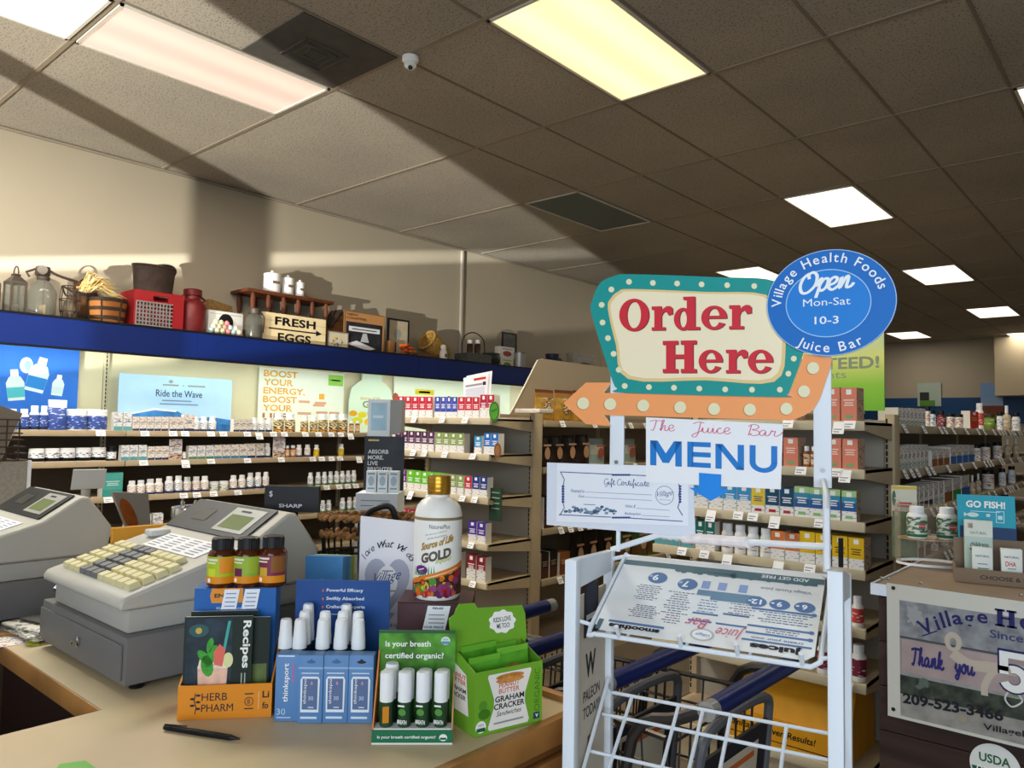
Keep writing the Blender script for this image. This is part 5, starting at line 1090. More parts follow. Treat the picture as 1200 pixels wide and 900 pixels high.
# tin pot beyond the till
c = un(221, 600, 'z', 1.2); c = CAM_P + ray(221, 606) * 2.75
t = thing('stock_pot', 'black pot with shiny steel rim and lid knobs behind the till', 'pot', (c.x, c.y, c.z - .06)); r = 19.5 * 2.75 / CF; b = MB(XF[t]); b.lathe([(r * .95, .9405 - (c.z - .06)), (r * .95, .055)], M('#101620', .35), 26); b.build('body', t)
b = MB(XF[t]); b.lathe([(r, .055), (r, .095), (r * .98, .098), (r * .3, .104)], CHROME, 26); b.build('lid', t)
for s in (-1, 1):
    b = MB(XF[t]); b.lathe([(.005, .1), (.008, .112), (.003, .122)], CHROME, 10, c=(s * r * .3, s * r * .25, 0)); b.build('knob', t)
# beige notice board with wire magazine rack above (edge of the view)
xb = -3.05; a, b2 = un(-40, 590, 'x', xb), un(37, 541, 'x', xb)
t = thing('notice_board', 'beige woven notice board with white edge beside the far till', 'board', (xb, b2.y, .94)); b = MB(); b.box((xb - .02, a.y, .9405), (xb, b2.y - .012, b2.z), M('#9c9486', .8, var=.12, scale=90)); b.build('panel', t); MB().box((xb - .022, b2.y - .0115, .9405), (xb + .002, b2.y, b2.z + .004), WHITE).build('edge', t)
ra, rb = un(-60, 538, 'x', xb - .03), un(37, 492, 'x', xb - .03); t = thing('magazine_rack', 'dark wire magazine rack on top of the beige notice board', 'rack', (xb - .03, rb.y, b2.z)); b = MB(); zb = b2.z + .006
for k in range(7):
    z = zb + (rb.z - zb) * k / 6; yo = .03 * (6 - k) / 6; b.tube([(xb + .02, ra.y, z), (xb + .02, rb.y - .05 + yo, z), (xb - .1, rb.y - .05 + yo, z)], .0025, M('#4a3f34', .5, metal=.5), 5)
for k in range(6):
    y = ra.y + (rb.y - ra.y - .05) * k / 5; b.tube([(xb + .02, y, rb.z), (xb + .02, y, zb), (xb - .1, y, zb)], .0025, M('#4a3f34', .5, metal=.5), 5)
b.build('wire_frame', t)
for k, (h_, nm) in enumerate((('#8d7f70', 'tan'), ('#6b4a78', 'purple'), ('#b8a6b0', 'pale pink'))):
    y1 = rb.y - .09 - .06 * k; Mx = Matrix.Translation((xb - .02 - .02 * k, y1, zb + .004)) @ Matrix.Rotation(-.35, 4, 'X'); t = thing('magazine', f'{nm} magazine leaning in the wire rack at the edge of view', 'magazine', (xb - .02 - .02 * k, y1, zb)); b = MB(Mx); b.box((-.008, -.15, 0), (0, 0, .17), M(h_, .5)); b.build('cover', t); b = MB(Mx); b.box((-.0075, -.149, .003), (-.0005, .0012, .167), PAPER); b.build('pages', t)

# ---------------------------------------------------------------- basket of rope rings on a wire stand, behind the till
c = CAM_P + ray(440, 606) * 1.95; bz = c.z; cx_, cy_ = c.x, c.y
t = thing('rope_basket', 'black wire basket with two braided rope rims on the counter behind the till', 'basket', (cx_, cy_, CT)); ROPE = M('#8a6138', .8, var=.5, scale=70, bump=.6); WB = M('#15140f', .45)
Rb = Matrix.Translation((cx_, cy_, 0)) @ Matrix.Rotation(.72, 4, 'Z')
def ringpts(rx, ry, z, n=28): return [(rx * math.cos(2 * PI * i / n), ry * math.sin(2 * PI * i / n), z) for i in range(n)]
for z, rx, ry in ((bz, .138, .055), (bz - .043, .132, .052)):
    for ph in (0, PI):
        b = MB(Rb); n = 160; b.tube([((rx + 0.0055 * math.cos(16 * 2 * PI * i / n + ph)) * math.cos(2 * PI * i / n), (ry + 0.0055 * math.cos(16 * 2 * PI * i / n + ph)) * math.sin(2 * PI * i / n), z + 0.0055 * math.sin(16 * 2 * PI * i / n + ph)) for i in range(n)], .006, ROPE, 6, closed=True); b.build('rope_rim', t)
b = MB(Rb)
for k in range(16):
    a = 2 * PI * k / 16; b.tube([(.138 * math.cos(a), .055 * math.sin(a), bz), (.125 * math.cos(a), .05 * math.sin(a), bz - .17)], .003, WB, 5)
for z in (bz - .085, bz - .17): b.tube(ringpts(.126, .05, z), .003, WB, 5, closed=True)
for k in range(4): b.tube([(-.09 + .06 * k, -.042, bz - .17), (-.09 + .06 * k, .042, bz - .17)], .003, WB, 5)
b.build('wire_bowl', t)
for sx in (-1, 1):
    for sy in (-1, 1): b = MB(Rb); b.tube([(sx * .06, sy * .03, bz - .17), (sx * .065, sy * .03, CT + .0005)], .005, WB, 8); b.build('leg', t)
b = MB(Rb); b.tube(smooth_pts([(-.03, -.056, bz - .04), (-.012, -.058, bz + .01), (.015, -.06, bz + .03), (.05, -.06, bz + .03), (.068, -.058, bz - .03)], 6), .008, WB, 8); b.build('handle', t)
# brochures
fr = Matrix.Translation((-1.472, 1.045, CT + .0005)) @ Matrix.Rotation(.62, 4, 'Z')
t = thing('brochure_holder', 'clear holder packed with blue and green brochures behind the blue display card', 'holder', (-1.465, 1.06, CT)); 
b = MB(fr); b.box((-.04, -.035, 0), (.055, .055, .002), GLASS); b.box((-.04, -.037, 0), (.055, -.035, .12), GLASS); b.box((-.04, .055, 0), (.055, .057, .2), GLASS); b.build('tray', t)
for k in range(14):
    h_ = ['#4a86b8', '#3d7aa8', '#5b97c0', '#8fae3a', '#a9b83a'][min(4, k // 4 if k < 10 else 3 + (k % 2))]
    Mx = fr @ Matrix.Translation((0, -.032 + k * .0062, .0025)); tt = thing('brochure', f'{ORD[k]} brochure from the front of the clear holder, {["blue", "blue", "blue", "green", "green"][min(4, k // 4 if k < 10 else 3 + (k % 2))]} cover', 'brochure', Mx.to_translation(), 0, 'brochures in the clear holder')
    b = MB(Mx); b.box((-.036, 0, 0), (.05, .005, .25 - .0008 * k), M(h_, .45, var=.12, scale=25)); b.build('cover', tt)
    b = MB(Mx)
    if k == 0:
        b.text('wellness', (-.02, -.0006, .185), X3 * .055, Z3 * .014, M('#d6e6f0', .5)); b.rect(-.02, .165, .03, .17, (0, -.0006, 0), X3, Z3, M('#bcd3e3', .5)); b.flat(ell(.005, .08, .022, .03, 16), (0, -.0006, 0), X3, Z3, M('#2f6390', .5))
    else: b.rect(-.03, .238, .04, .241, (0, -.0004, 0), X3, Z3, PAPER)
    b.build('print', tt)
# cream tall display with dark poster, left of the first end display
dd = 3.0; c = CAM_P + ray(441, 600) * dd; rt = Vector((.751, .66, 0)); nf = Vector((.66, -.751, 0))
def S(px, py, d=dd, k=0): return CAM_P + ray(px, py) * d + nf * k
t = thing('floor_display', 'white cardboard floor display with dark ABSORB MORE poster beside the coloured boxes', 'display', (c.x, c.y, 0)); b = MB()
p = S(417, 578); q = S(466, 578); wv = (q - p); wv.z = 0; ex = wv.normalized(); W_ = wv.length; nb = Vector((-ex.y, ex.x, 0))
b.hexa([Vector((p.x, p.y, 0)), Vector((q.x, q.y, 0)), Vector((q.x, q.y, 0)) + nb * .2, Vector((p.x, p.y, 0)) + nb * .2], [Vector((p.x, p.y, p.z)), Vector((q.x, q.y, p.z)), Vector((q.x, q.y, p.z)) + nb * .2, Vector((p.x, p.y, p.z)) + nb * .2], M('#d9dfe2', .6)); b.build('stand', t)
zt = S(440, 512).z; b = MB(); b.hexa([Vector((p.x, p.y, p.z + .0005)) + nb * .15, Vector((q.x, q.y, p.z + .0005)) + nb * .15, Vector((q.x, q.y, p.z + .0005)) + nb * .16, Vector((p.x, p.y, p.z + .0005)) + nb * .16], [Vector((p.x, p.y, zt)) + nb * .15, Vector((q.x, q.y, zt)) + nb * .15, Vector((q.x, q.y, zt)) + nb * .16, Vector((p.x, p.y, zt)) + nb * .16], M('#2f3338', .5, var=.3, scale=12)); b.build('poster', t)
o = Vector((p.x, p.y, 0)) + nb * .1493; b = MB()
for k, s in enumerate(('ABSORB', 'MORE.', 'LIVE', 'BRIGHTER.')): b.texth(s, o + ex * .015 + Z3 * (zt - .072 - .024 * k), ex, Z3, .017, M('#c9cbcc', .5), bold=.02)
b.rect(.015, zt - .02, .06, zt - .013, o, ex, Z3, M('#c9b86a', .5)); b.rect(.015, zt - .16, .13, zt - .156, o, ex, Z3, M('#c9cbcc', .5))
for k in range(5): b.rect(.02, p.z - .03 - .02 * k, W_ - .03, p.z - .026 - .02 * k, Vector((p.x, p.y, 0)) - nb * .0006, ex, Z3, M('#7f9db0', .5))
b.build('print', t)
for k in range(3):
    a = Vector((p.x, p.y, p.z + .0008)) + ex * (.03 + .045 * k) + nb * .05; tt = thing('supplement_box', f'{ORD[k]} slim white box from the left before the dark poster', 'box', a, 0, 'slim white boxes on the floor display'); b = MB(); b.hexa([a, a + ex * .04, a + ex * .04 + nb * .04, a + nb * .04], [v + Z3 * .085 for v in (a, a + ex * .04, a + ex * .04 + nb * .04, a + nb * .04)], M('#dfe6ea', .5)); b.build('carton', tt)
    b = MB(); b.flat(ell(.02, .045, .012, .02, 12), a - nb * .0006, ex, Z3, M('#a9bcc8', .5)); b.rect(.006, .07, .034, .077, a - nb * .0006, ex, Z3, M('#8aa0b0', .5)); b.rect(.006, .012, .034, .018, a - nb * .0006, ex, Z3, M('#8aa0b0', .5)); b.build('print', tt)
# white picture holder above the floor display
dd2 = 3.25; p = S(430, 567, dd2); p1_ = S(432, 467, dd2); q = S(457, 512, dd2)
t = thing('acrylic_holder', 'white framed holder with pale blue picture beside the red boxes', 'holder', (p.x, p.y, 0)); wv = S(457, 490, dd2) - S(431, 490, dd2); wv.z = 0; ex = wv.normalized(); W_ = wv.length; nb = Vector((-ex.y, ex.x, 0)); o = S(431, 490, dd2); z1 = S(440, 468, dd2).z; z0 = S(440, 512, dd2).z; o.z = 0
fw = .014; b = MB()
b.prism([(0, z0), (W_, z0), (W_, z1), (0, z1)], o, ex, Z3, nb * .008, M('#e3e6e4', .4)); b.build('frame', t)
b = MB(); b.prism([(fw, z0 + fw * 2), (W_ - fw, z0 + fw * 2), (W_ - fw, z1 - fw), (fw, z1 - fw)], o - nb * .0015, ex, Z3, nb * .001, M('#a9cbd8', .4, var=.15, scale=8)); b.rect(fw * 1.6, (z0 + z1) / 2, W_ - fw * 2, (z0 + z1) / 2 + .012, o - nb * .003, ex, Z3, M('#dce9ee', .5)); b.build('picture', t)
b = MB(); b.prism([(W_, z0 + .01), (W_ + .05, z0 + .02), (W_ + .05, z1), (W_, z1)], o + nb * .002, ex, Z3, nb * .1, M('#9a978f', .5)); b.build('side', t)
MB().tube([o + ex * W_ * .5 + nb * .03 + Z3 * z0, o + ex * W_ * .5 + nb * .03 + Z3 * .01], .012, M('#8d8d88', .4, metal=.6), 8).build('stem', t); MB().lathe([(.11, 0), (.11, .008), (.02, .012)], M('#8d8d88', .4, metal=.6), 20, c=o + ex * W_ * .5 + nb * .03).build('foot', t)
# ================================================================ displays on the counter
CZT = CT + .0005
def frame2(px0, px1, py0, py1, z=CT):      # local frame from two base pixels on the counter
    a, b = un(px0, py0, 'z', z), un(px1, py1, 'z', z); d = b - a; w_ = d.length; d.normalize()
    return a, d, Vector((-d.y, d.x, 0)), w_
def fm(a, d, n, z=CZT):
    m = Matrix((d, n, Z3)).transposed().to_4x4(); m.translation = (a.x, a.y, z); return m
ORG = M('#dd8a1f', .5); BLUED = M('#1f5fa8', .45, var=.06, scale=10); GRN = M('#1d5b3c', .5)
# ---- recipe booklet display
a, d, n, wv = frame2(207, 326, 845, 840); F1 = fm(a, d, n); 
t = thing('booklet_display', 'orange and blue cardboard display holding recipe booklets, amber bottles on top', 'display', (a.x, a.y, CZT)); 
b = MB(F1); w_ = .167; b.box((0, 0, 0), (w_, .12, .003), ORG); b.box((0, 0, .003), (w_, .003, .062), ORG); b.hexa([(0, .003, .003), (.003, .003, .003), (.003, .12, .003), (0, .12, .003)], [(0, .003, .062), (.003, .003, .062), (.003, .12, .12), (0, .12, .12)], ORG); b.hexa([(w_ - .003, .003, .003), (w_, .003, .003), (w_, .12, .003), (w_ - .003, .12, .003)], [(w_ - .003, .003, .062), (w_, .003, .062), (w_, .12, .12), (w_ - .003, .12, .12)], ORG); b.build('tray', t)
b = MB(F1); b.box((.008, .062, .0035), (.16, .128, .226), BLUED); b.build('riser', t)
b = MB(F1); o = (0, -.0006, 0)
b.text('HERB', (.042, -.0006, .034), X3 * .045, Z3 * .0135, INK); b.text('PHARM', (.042, -.0006, .014), X3 * .056, Z3 * .0135, INK); b.text('Li', (.15, -.0006, .036), X3 * .012, Z3 * .0125, INK, bold=.02); b.text('fo', (.15, -.0006, .016), X3 * .011, Z3 * .012, INK, bold=.02)
b.ribbon([(.031, .01), (.033, .022), (.029, .034), (.031, .048)], .0016, o, X3, Z3, INK)
for k in range(5): b.flat(ell(.031 + (-.005 if k % 2 else .005), .02 + k * .006, .0045, .0022, 8), o, X3, Z3, INK)
b.ring(ell(.126, .03, .008, .008, 18), ell(.126, .03, .0068, .0068, 18), o, X3, Z3, INK); b.text('B', (.1235, -.0006, .026), X3 * .005, Z3 * .008, INK); b.rect(.118, .043, .134, .045, o, X3, Z3, INK); b.rect(.118, .016, .134, .018, o, X3, Z3, INK); b.rect(.143, .015, .1438, .048, o, X3, Z3, M('#f2d9a8', .5)); b.build('lettering', t)
b = MB(F1); o = (0, .0612, 0); b.prism([(.04, .198), (.052, .198), (.098, .198), (.098, .226), (.04, .226), (.037, .212)], o, X3, Z3, (0, .0004, 0), M('#e0912f', .5)); b.text('ENJOY', (.045, .0606, .206), X3 * .045, Z3 * .01, M('#3a2a2a', .5), bold=.03); b.text('More recipes at', (.05, .0608, .183), X3 * .055, Z3 * .0075, M('#d3deea', .5)); b.text('herb-pharm.com', (.042, .0608, .173), X3 * .07, Z3 * .0075, M('#d3deea', .5), bold=.01); b.build('print', t)
for k, x in enumerate((.058, .096)):
    tt = thing('price_card', ['white price card on the blue riser below the green-labelled bottle', 'white price card on the blue riser below the maroon-labelled bottle'][k], 'price card', F1 @ Vector((x, .06, .19))); b = MB(F1); b.prism([(x, .186), (x + .028, .186), (x + .034, .224), (x + .006, .224)], (0, .0598, 0), X3, Z3, (0, .0005, 0), PAPER); b.build('card', tt); b = MB(F1)
    for q in range(4): b.rect(x + .006 + .001 * q, .191 + .008 * q, x + .025 + .001 * q, .193 + .008 * q, (0, .0594, 0), X3, Z3, M('#7d8fb8', .5))
    b.build('print', tt)
# booklets
def booklet(k, label, y0, dx, dz):
    tt = thing('recipe_booklet', label, 'booklet', F1 @ Vector((0, y0, 0)), 0, 'recipe booklets'); Mx = F1 @ Matrix.Translation((.004 + dx, y0, .0038)); b = MB(Mx); H = .18 + dz; Wd = .122
    b.box((0, 0, 0), (Wd, .0015, H), M('#16261f', .4)); b.build('cover', tt); b = MB(Mx); b.box((.001, .002, .001), (Wd - .001, .009, H - .001), PAPER); b.build('pages', tt)
    b = MB(Mx); o = Vector((0, -.0005, 0))
    if k == 0:
        b.rect(.004, .001, .086, H - .003, o, X3, Z3, M('#20303c', .4, var=.5, scale=40)); e = o + Vector((0, -.0003, 0))
        b.rect(.004, .001, .086, .03, e, X3, Z3, M('#5b86b8', .4, var=.3, scale=60))
        b.flat([(.03, .0), (.075, .0), (.078, .05), (.08, .09), (.026, .09), (.028, .05)], e + Vector((0, -.0003, 0)), X3, Z3, M('#e2b7a0', .3, var=.15, scale=60)); b.flat([(.026, .085), (.08, .085), (.074, .105), (.05, .11), (.03, .105)], e + Vector((0, -.0004, 0)), X3, Z3, M('#e6d9c4', .3, var=.2, scale=90))
        for (u, v, r1, r2, an) in ((.043, .09, .011, .02, .2), (.05, .108, .009, .022, -.4), (.038, .105, .008, .018, .7), (.047, .128, .006, .014, -.2)):
            P_ = [(u + x * math.cos(an) - y * math.sin(an), v + x * math.sin(an) + y * math.cos(an)) for x, y in ell(0, 0, r1, r2, 12)]; b.flat(P_, e + Vector((0, -.0006, 0)), X3, Z3, M('#3f9a35', .4, var=.2, scale=80))
        b.flat([(.055, .092), (.07, .088), (.075, .12), (.064, .13), (.054, .115)], e + Vector((0, -.0008, 0)), X3, Z3, M('#dd6a5e', .4)); b.flat(ell(.08, .1, .009, .014, 14), e + Vector((0, -.0007, 0)), X3, Z3, M('#d9dba0', .4)); b.flat([(.07, .12), (.075, .12), (.083, .172), (.078, .172)], e + Vector((0, -.0005, 0)), X3, Z3, M('#3fa79c', .4))
        b.flat(ell(.026, .155, .006, .006, 10), e + Vector((0, -.0005, 0)), X3, Z3, M('#c9a24a', .4)); b.flat(ell(.026, .155, .018, .012, 14), e, X3, Z3, M('#2f5a5a', .5)); 
        b.text('Recipes', (.101, -.0009, H - .008), (0, 0, -.088), (.0185, 0, 0), M('#e9ece6', .5), bold=.025); 
        for q in range(2): b.rect(.104 + .006 * q, .03, .106 + .006 * q, .075, o + Vector((0, -.0003, 0)), X3, Z3, M('#a9b8a8', .5))
    else: b.rect(.08, .02, Wd - .004, H * .5, o, X3, Z3, M('#5b6a3a', .4, var=.3, scale=40))
    b.build('print', tt)
booklet(0, 'front recipe booklet showing a pink drink with mint, in the orange tray', .012, 0, 0)
booklet(1, 'second recipe booklet tucked behind the front one, sticking out beside the blue card', .026, .03, -.006)
booklet(2, 'rear recipe booklet standing straight behind the pink drink cover', .042, .004, .003)
# amber bottles on the riser
AMB = M('#5a2a0c', .12, trans=.35, name='amber_glass')
def amberbottle(label, px, py, hpx, dy, lab1, lab2, dots):
    p = un(px, py, 'z', CZT + .2265); h = hpx * (p - CAM_P).dot(CAM_F) / CF
    loc = F1.inverted() @ p; p = F1 @ Vector((loc.x, dy, .2268)); r = .0275; tt = thing('supplement_bottle', label, 'bottle', p); R_ = Matrix.Translation(p) @ Matrix.Rotation(.77, 4, 'Z')
    b = MB(R_); b.lathe([(r * .85, 0), (r, .005), (r, h * .66), (r * .85, h * .74), (r * .66, h * .78)], AMB, 24); b.build('body', tt)
    b = MB(R_); b.lathe([(r * .74, h * .77), (r * .74, h * .985), (r * .68, h)], BCAP, 28)
    for k in range(28):
        q = 2 * PI * k / 28; b.box((r * .74 * math.cos(q) - .0006, r * .74 * math.sin(q) - .0006, h * .78), (r * .74 * math.cos(q) + .0006, r * .74 * math.sin(q) + .0006, h * .96), BCAP)
    b.build('cap', tt)
    b = MB(R_); ar = [-PI / 2 + (-1.25 + 2.5 * i / 20) for i in range(21)]
    def band(z0, z1, m, i0=0, i1=20, e=.0004):
        vs = []; 
        for i in range(i0, i1 + 1):
            for z in (z0, z1): vs.append(((r + e) * math.cos(ar[i]), (r + e) * math.sin(ar[i]), z))
        b.add(vs, [(2 * i, 2 * i + 2, 2 * i + 3, 2 * i + 1) for i in range(i1 - i0)], m)
    band(h * .1, h * .64, lab1); band(h * .1, h * .24, M('#d98a1c', .4), e=.0008); band(h * .3, h * .62, lab2, 11, 20, e=.0006); band(h * .56, h * .6, M('#e3dfc9', .5), 3, 10, e=.0009); band(h * .5, h * .53, M('#e3dfc9', .5), 3, 9, e=.0009); band(h * .12, h * .2, WHITE, 4, 6, e=.001); band(h * .24, h * .4, dots, 4, 9, e=.0007)
    b.build('label_wrap', tt)
amberbottle('amber bottle with lime green label, first of three on the blue riser', 247, 699, 60, .08, M('#a9bf2c', .4, var=.1), M('#e0902a', .4), M('#c9d23a', .4))
amberbottle('amber bottle with plum and green label, middle of three on the blue riser', 279, 699, 60, .08, M('#8fae3a', .4), M('#9bb53a', .4), M('#6b2350', .4))
amberbottle('amber bottle with maroon label, last of three on the blue riser', 311, 697, 61, .08, M('#7a2a4a', .4), M('#8a5a2c', .4), M('#c9a53a', .4))
# ---- sunscreen display with sprays
a, d, n, wv = frame2(320, 437, 847, 848); F2 = fm(a, d, n)
SUN = M('#5b86b8', .45); SUND = M('#44699a', .45); t = thing('sunscreen_display', 'dark blue display card reading Powerful Efficacy behind white-capped sprays', 'display', (a.x, a.y, CZT)); 
b = MB(F2); b.box((-.01, .038, 0), (.178, .14, .004), M('#1c3a6a', .5)); b.box((.0, .135, .0045), (.19, .139, .232), M('#1d4a8c', .45, var=.06, scale=12)); b.build('back_card', t)
b = MB(F2); o = Vector((0, .1343, 0)); WT = M('#dde6ee', .5)
for k, s in enumerate(('Powerful Efficacy', 'Swiftly Absorbed', 'Crafted by Experts')): b.text(s, o + X3 * .062 + Z3 * (.207 - .0165 * k), X3 * (.074 + .002 * k), Z3 * .0085, WT, bold=.02); b.flat(ell(.055, .211 - .0165 * k, .002, .003, 8), o, X3, Z3, M('#c9604a', .5))
b.rect(.062, .163, .13, .165, o, X3, Z3, M('#9db8d6', .5)); b.build('lettering', t)
BOXW = .0405
def sunbox(k, x0, w_, y0, h, label, plain=False):
    p = F2 @ Vector((x0, y0, 0)); tt = thing('sunscreen_box', label, 'box', p, 0, 'blue sunscreen boxes'); b = MB(F2); b.box((x0, y0, 0), (x0 + w_ - .0006, y0 + .03, h), SUN, bev=.0008); b.build('carton', tt); b = MB(F2); o = Vector((x0, y0 - .0006, 0))
    if plain:
        b.text('thinksport', o + X3 * (w_ * .62) + Z3 * .035, (0, 0, .07), (-.0125, 0, 0), WHITE, bold=.01); b.text('30', o + X3 * .004 + Z3 * .012, X3 * .016, Z3 * .011, M('#b9cfe4', .5)); b.rect(.004, .117, .034, .1195, o, X3, Z3, M('#cfe0ee', .5)); b.rect(w_ * .72, .07, w_ * .78, .105, o, X3, Z3, M('#b86a9a', .5)); b.rect(.004, .006, .03, .008, o, X3, Z3, M('#b9cfe4', .5))
    else:
        b.rect(.0, h * .8, w_ - .001, h * .83, o, X3, Z3, M('#8fb0d0', .5)); b.rect(.006, h * .73, w_ - .008, h * .745, o, X3, Z3, M('#cfe0ee', .5))
        b.prism([(.006, .02), (w_ - .007, .02), (w_ - .006, h * .64), (w_ - .009, h * .69), (.008, h * .69), (.005, h * .64)], o, X3, Z3, (0, -.0008, 0), M('#dfe9f0', .35)); b.rect(.0085, .025, w_ - .0095, h * .66, o + Vector((0, -.0011, 0)), X3, Z3, M('#5a6f96', .4)); b.text('thinkspo', o + Vector((.0175, -.0016, .035)), (0, 0, .045), (-.007, 0, 0), WHITE); b.text('30', o + Vector((.02, -.0016, .042)), X3 * .009, Z3 * .007, M('#c9d6e6', .5)); b.rect(.02, .028, .03, .03, o + Vector((0, -.0014, 0)), X3, Z3, M('#c9d6e6', .5)); b.flat([(.023, .07), (.028, .07), (.0255, .077)], o + Vector((0, -.0014, 0)), X3, Z3, M('#d08aa0', .5)); b.rect(.006, .008, w_ - .01, .012, o, X3, Z3, M('#cfe0ee', .5))
        hm = INK if k == 3 else SUND; b.flat(ell(w_ / 2, h * .905, .0085, .0028, 14), o + Vector((0, -.0001, 0)), X3, Z3, hm); b.flat(ell(w_ / 2, h * .915, .0035, .0042, 10), o + Vector((0, -.0002, 0)), X3, Z3, hm)
    b.build('print', tt)
sunbox(0, .0, .043, .006, .121, 'plain blue sunscreen carton with upright white lettering, beside three windowed boxes', True)
for k in range(3): sunbox(k + 1, .0435 + k * .046, .046, -.002 if k == 0 else 0, .122, ['windowed blue sunscreen box next to the plain carton', 'middle windowed blue sunscreen box of three', 'windowed blue sunscreen box with dark hanging slot, nearest the breath sprays'][k])
SPC = M('#e6e9ea', .35); SPB = M('#22344f', .4)
sp = [(326, 770, 46, 0), (350, 770, 42, 0), (355, 766, 44, 1), (359, 762, 46, 2), (377, 769, 45, 0), (379, 762, 46, 1), (398, 767, 46, 0), (400, 762, 48, 1), (404, 752, 46, 2), (419, 767, 46, 0), (418, 762, 50, 1)]
cols = {}
for k, (px, yb, hp_, rw) in enumerate(sp):
    loc = None; yy = .052 + .028 * rw; 
    # stand the bottle in its row at the pixel column
    q = unp(px, 790, F2 @ Vector((0, yy, 0)), (F2.to_3x3() @ Y3)); x = (F2.inverted() @ q).x; x = max(.004, min(.172, x))
    p = F2 @ Vector((x, yy, .0046)); tt = thing('spray_bottle', f'white-capped spray bottle, {ORD[k]} counting along the blue display card', 'spray bottle', p, 0, 'white-capped sprays'); H = .17 + .008 * rw; b = MB(Matrix.Translation(p)); b.lathe([(.0125, 0), (.013, .004), (.013, .105), (.009, .118)], SPB, 14); b.build('body', tt)
    b = MB(Matrix.Translation(p)); b.lathe([(.0135, .116), (.013, .135), (.0125, .136), (.0105, H - .004), (.009, H)], SPC, 18); b.build('cap', tt)
# ---- breath spray display
a, d, n, wv = frame2(435, 530, 873, 873); F3 = fm(a, d, n); LEAF = M('#4d8a2c', .5, var=.55, scale=28, name='leaf_print')
t = thing('breath_display', 'small display tray of breath sprays with leafy green back card', 'display', (a.x, a.y, CZT)); W3 = .139
b = MB(F3); b.box((0, 0, 0), (W3, .07, .003), M('#e3e4de', .5)); b.box((0, 0, .003), (W3, .0025, .024), M('#1e6b46', .5)); b.hexa([(0, .0025, .003), (.0025, .0025, .003), (.0025, .07, .003), (0, .07, .003)], [(0, .0025, .024), (.0025, .0025, .024), (.0025, .07, .14), (0, .07, .14)], M('#cf7a35', .5)); b.hexa([(W3 - .0025, .0025, .003), (W3, .0025, .003), (W3, .07, .003), (W3 - .0025, .07, .003)], [(W3 - .0025, .0025, .024), (W3, .0025, .024), (W3, .07, .1), (W3 - .0025, .07, .1)], M('#cf9a6a', .5)); b.box((.003, .003, .003), (W3 - .003, .03, .026), M('#e3e4de', .5)); b.build('tray', t)
b = MB(F3); b.box((0, .0705, 0), (W3, .072, .175), LEAF); b.build('back_card', t)
b = MB(F3); o = Vector((0, .0698, 0)); b.rect(0, .17, W3, .175, o, X3, Z3, M('#2f5a3a', .5)); b.text('Is your breath', o + Vector((.012, -.0004, .143)), X3 * .082, Z3 * .0135, WHITE, bold=.015); b.text('certified organic?', o + Vector((.012, -.0004, .122)), X3 * .106, Z3 * .0135, WHITE, bold=.015); b.flat(ell(.121, .157, .0085, .0075, 18), o + Vector((0, -.0004, 0)), X3, Z3, M('#cfe0d6', .5)); b.rect(.1135, .151, .1285, .156, o + Vector((0, -.0006, 0)), X3, Z3, M('#5a8fb0', .5)); b.text('USDA', o + Vector((.116, -.0008, .158)), X3 * .01, Z3 * .003, GRN)
b.text('Is your breath certified organic?', (.01, -.0006, .009), X3 * .1, Z3 * .0065, WHITE, bold=.012); b.flat(ell(.123, .012, .007, .006, 18), (0, -.0006, 0), X3, Z3, M('#dfe9e0', .5)); b.rect(.1175, .0085, .1285, .012, (0, -.0009, 0), X3, Z3, GRN); b.build('lettering', t)
for k in range(4):
    for rw in range(3):
        if rw == 2 and k not in (0,): continue
        x = .0225 + .0315 * k + .002 * rw; p = F3 @ Vector((x, (.0165 + rw * .0265 if rw < 2 else .058) if rw else .0165, .0263 if rw == 0 else .0035)); tt = thing('breath_spray', f'{["front", "second-row", "third-row"][rw]} white-capped breath spray, {ORD[k]} along the leafy display', 'spray bottle', p, 0, 'breath sprays'); H = .092 if rw == 0 else .103 + .007 * rw; b0 = .0 ; b = MB(Matrix.Translation(p) @ Matrix.Rotation(.75, 4, 'Z')); hb = H - .05
        GB = M('#27452c', .4, var=.3, scale=60); OB = M('#c98425', .4)
        b.lathe([(.0108, 0), (.0118, .003), (.0118, hb)], GB, 18); b.build('body', tt); b = MB(Matrix.Translation(p)); b.lathe([(.0122, hb + .0005), (.0122, H - .003), (.0112, H)], SPC, 18); b.build('cap', tt)
        if rw == 0:
            b = MB(Matrix.Translation(p) @ Matrix.Rotation(.75 + (-.25 + .5 * (k == 0)), 4, 'Z'))
            if k == 0: b.rect(-.008, .008, .003, .036, (0, -.0119, 0), X3, Z3, OB); b.rect(.004, .006, .0085, .036, (0, -.0117, 0), X3, Z3, M('#1a2a1c', .5))
            else: b.text('BREATH', (-.0085, -.0121, .006), X3 * .017, Z3 * .007, WHITE, bold=.02); b.flat(ell(0, .026, .007, .006, 12), (0, -.0121, 0), X3, Z3, M('#4f8a3a', .5)); b.rect(-.008, .035, .004, .038, (0, -.0121, 0), X3, Z3, M('#dfe6d8', .5))
            b.build('label_wrap', tt)
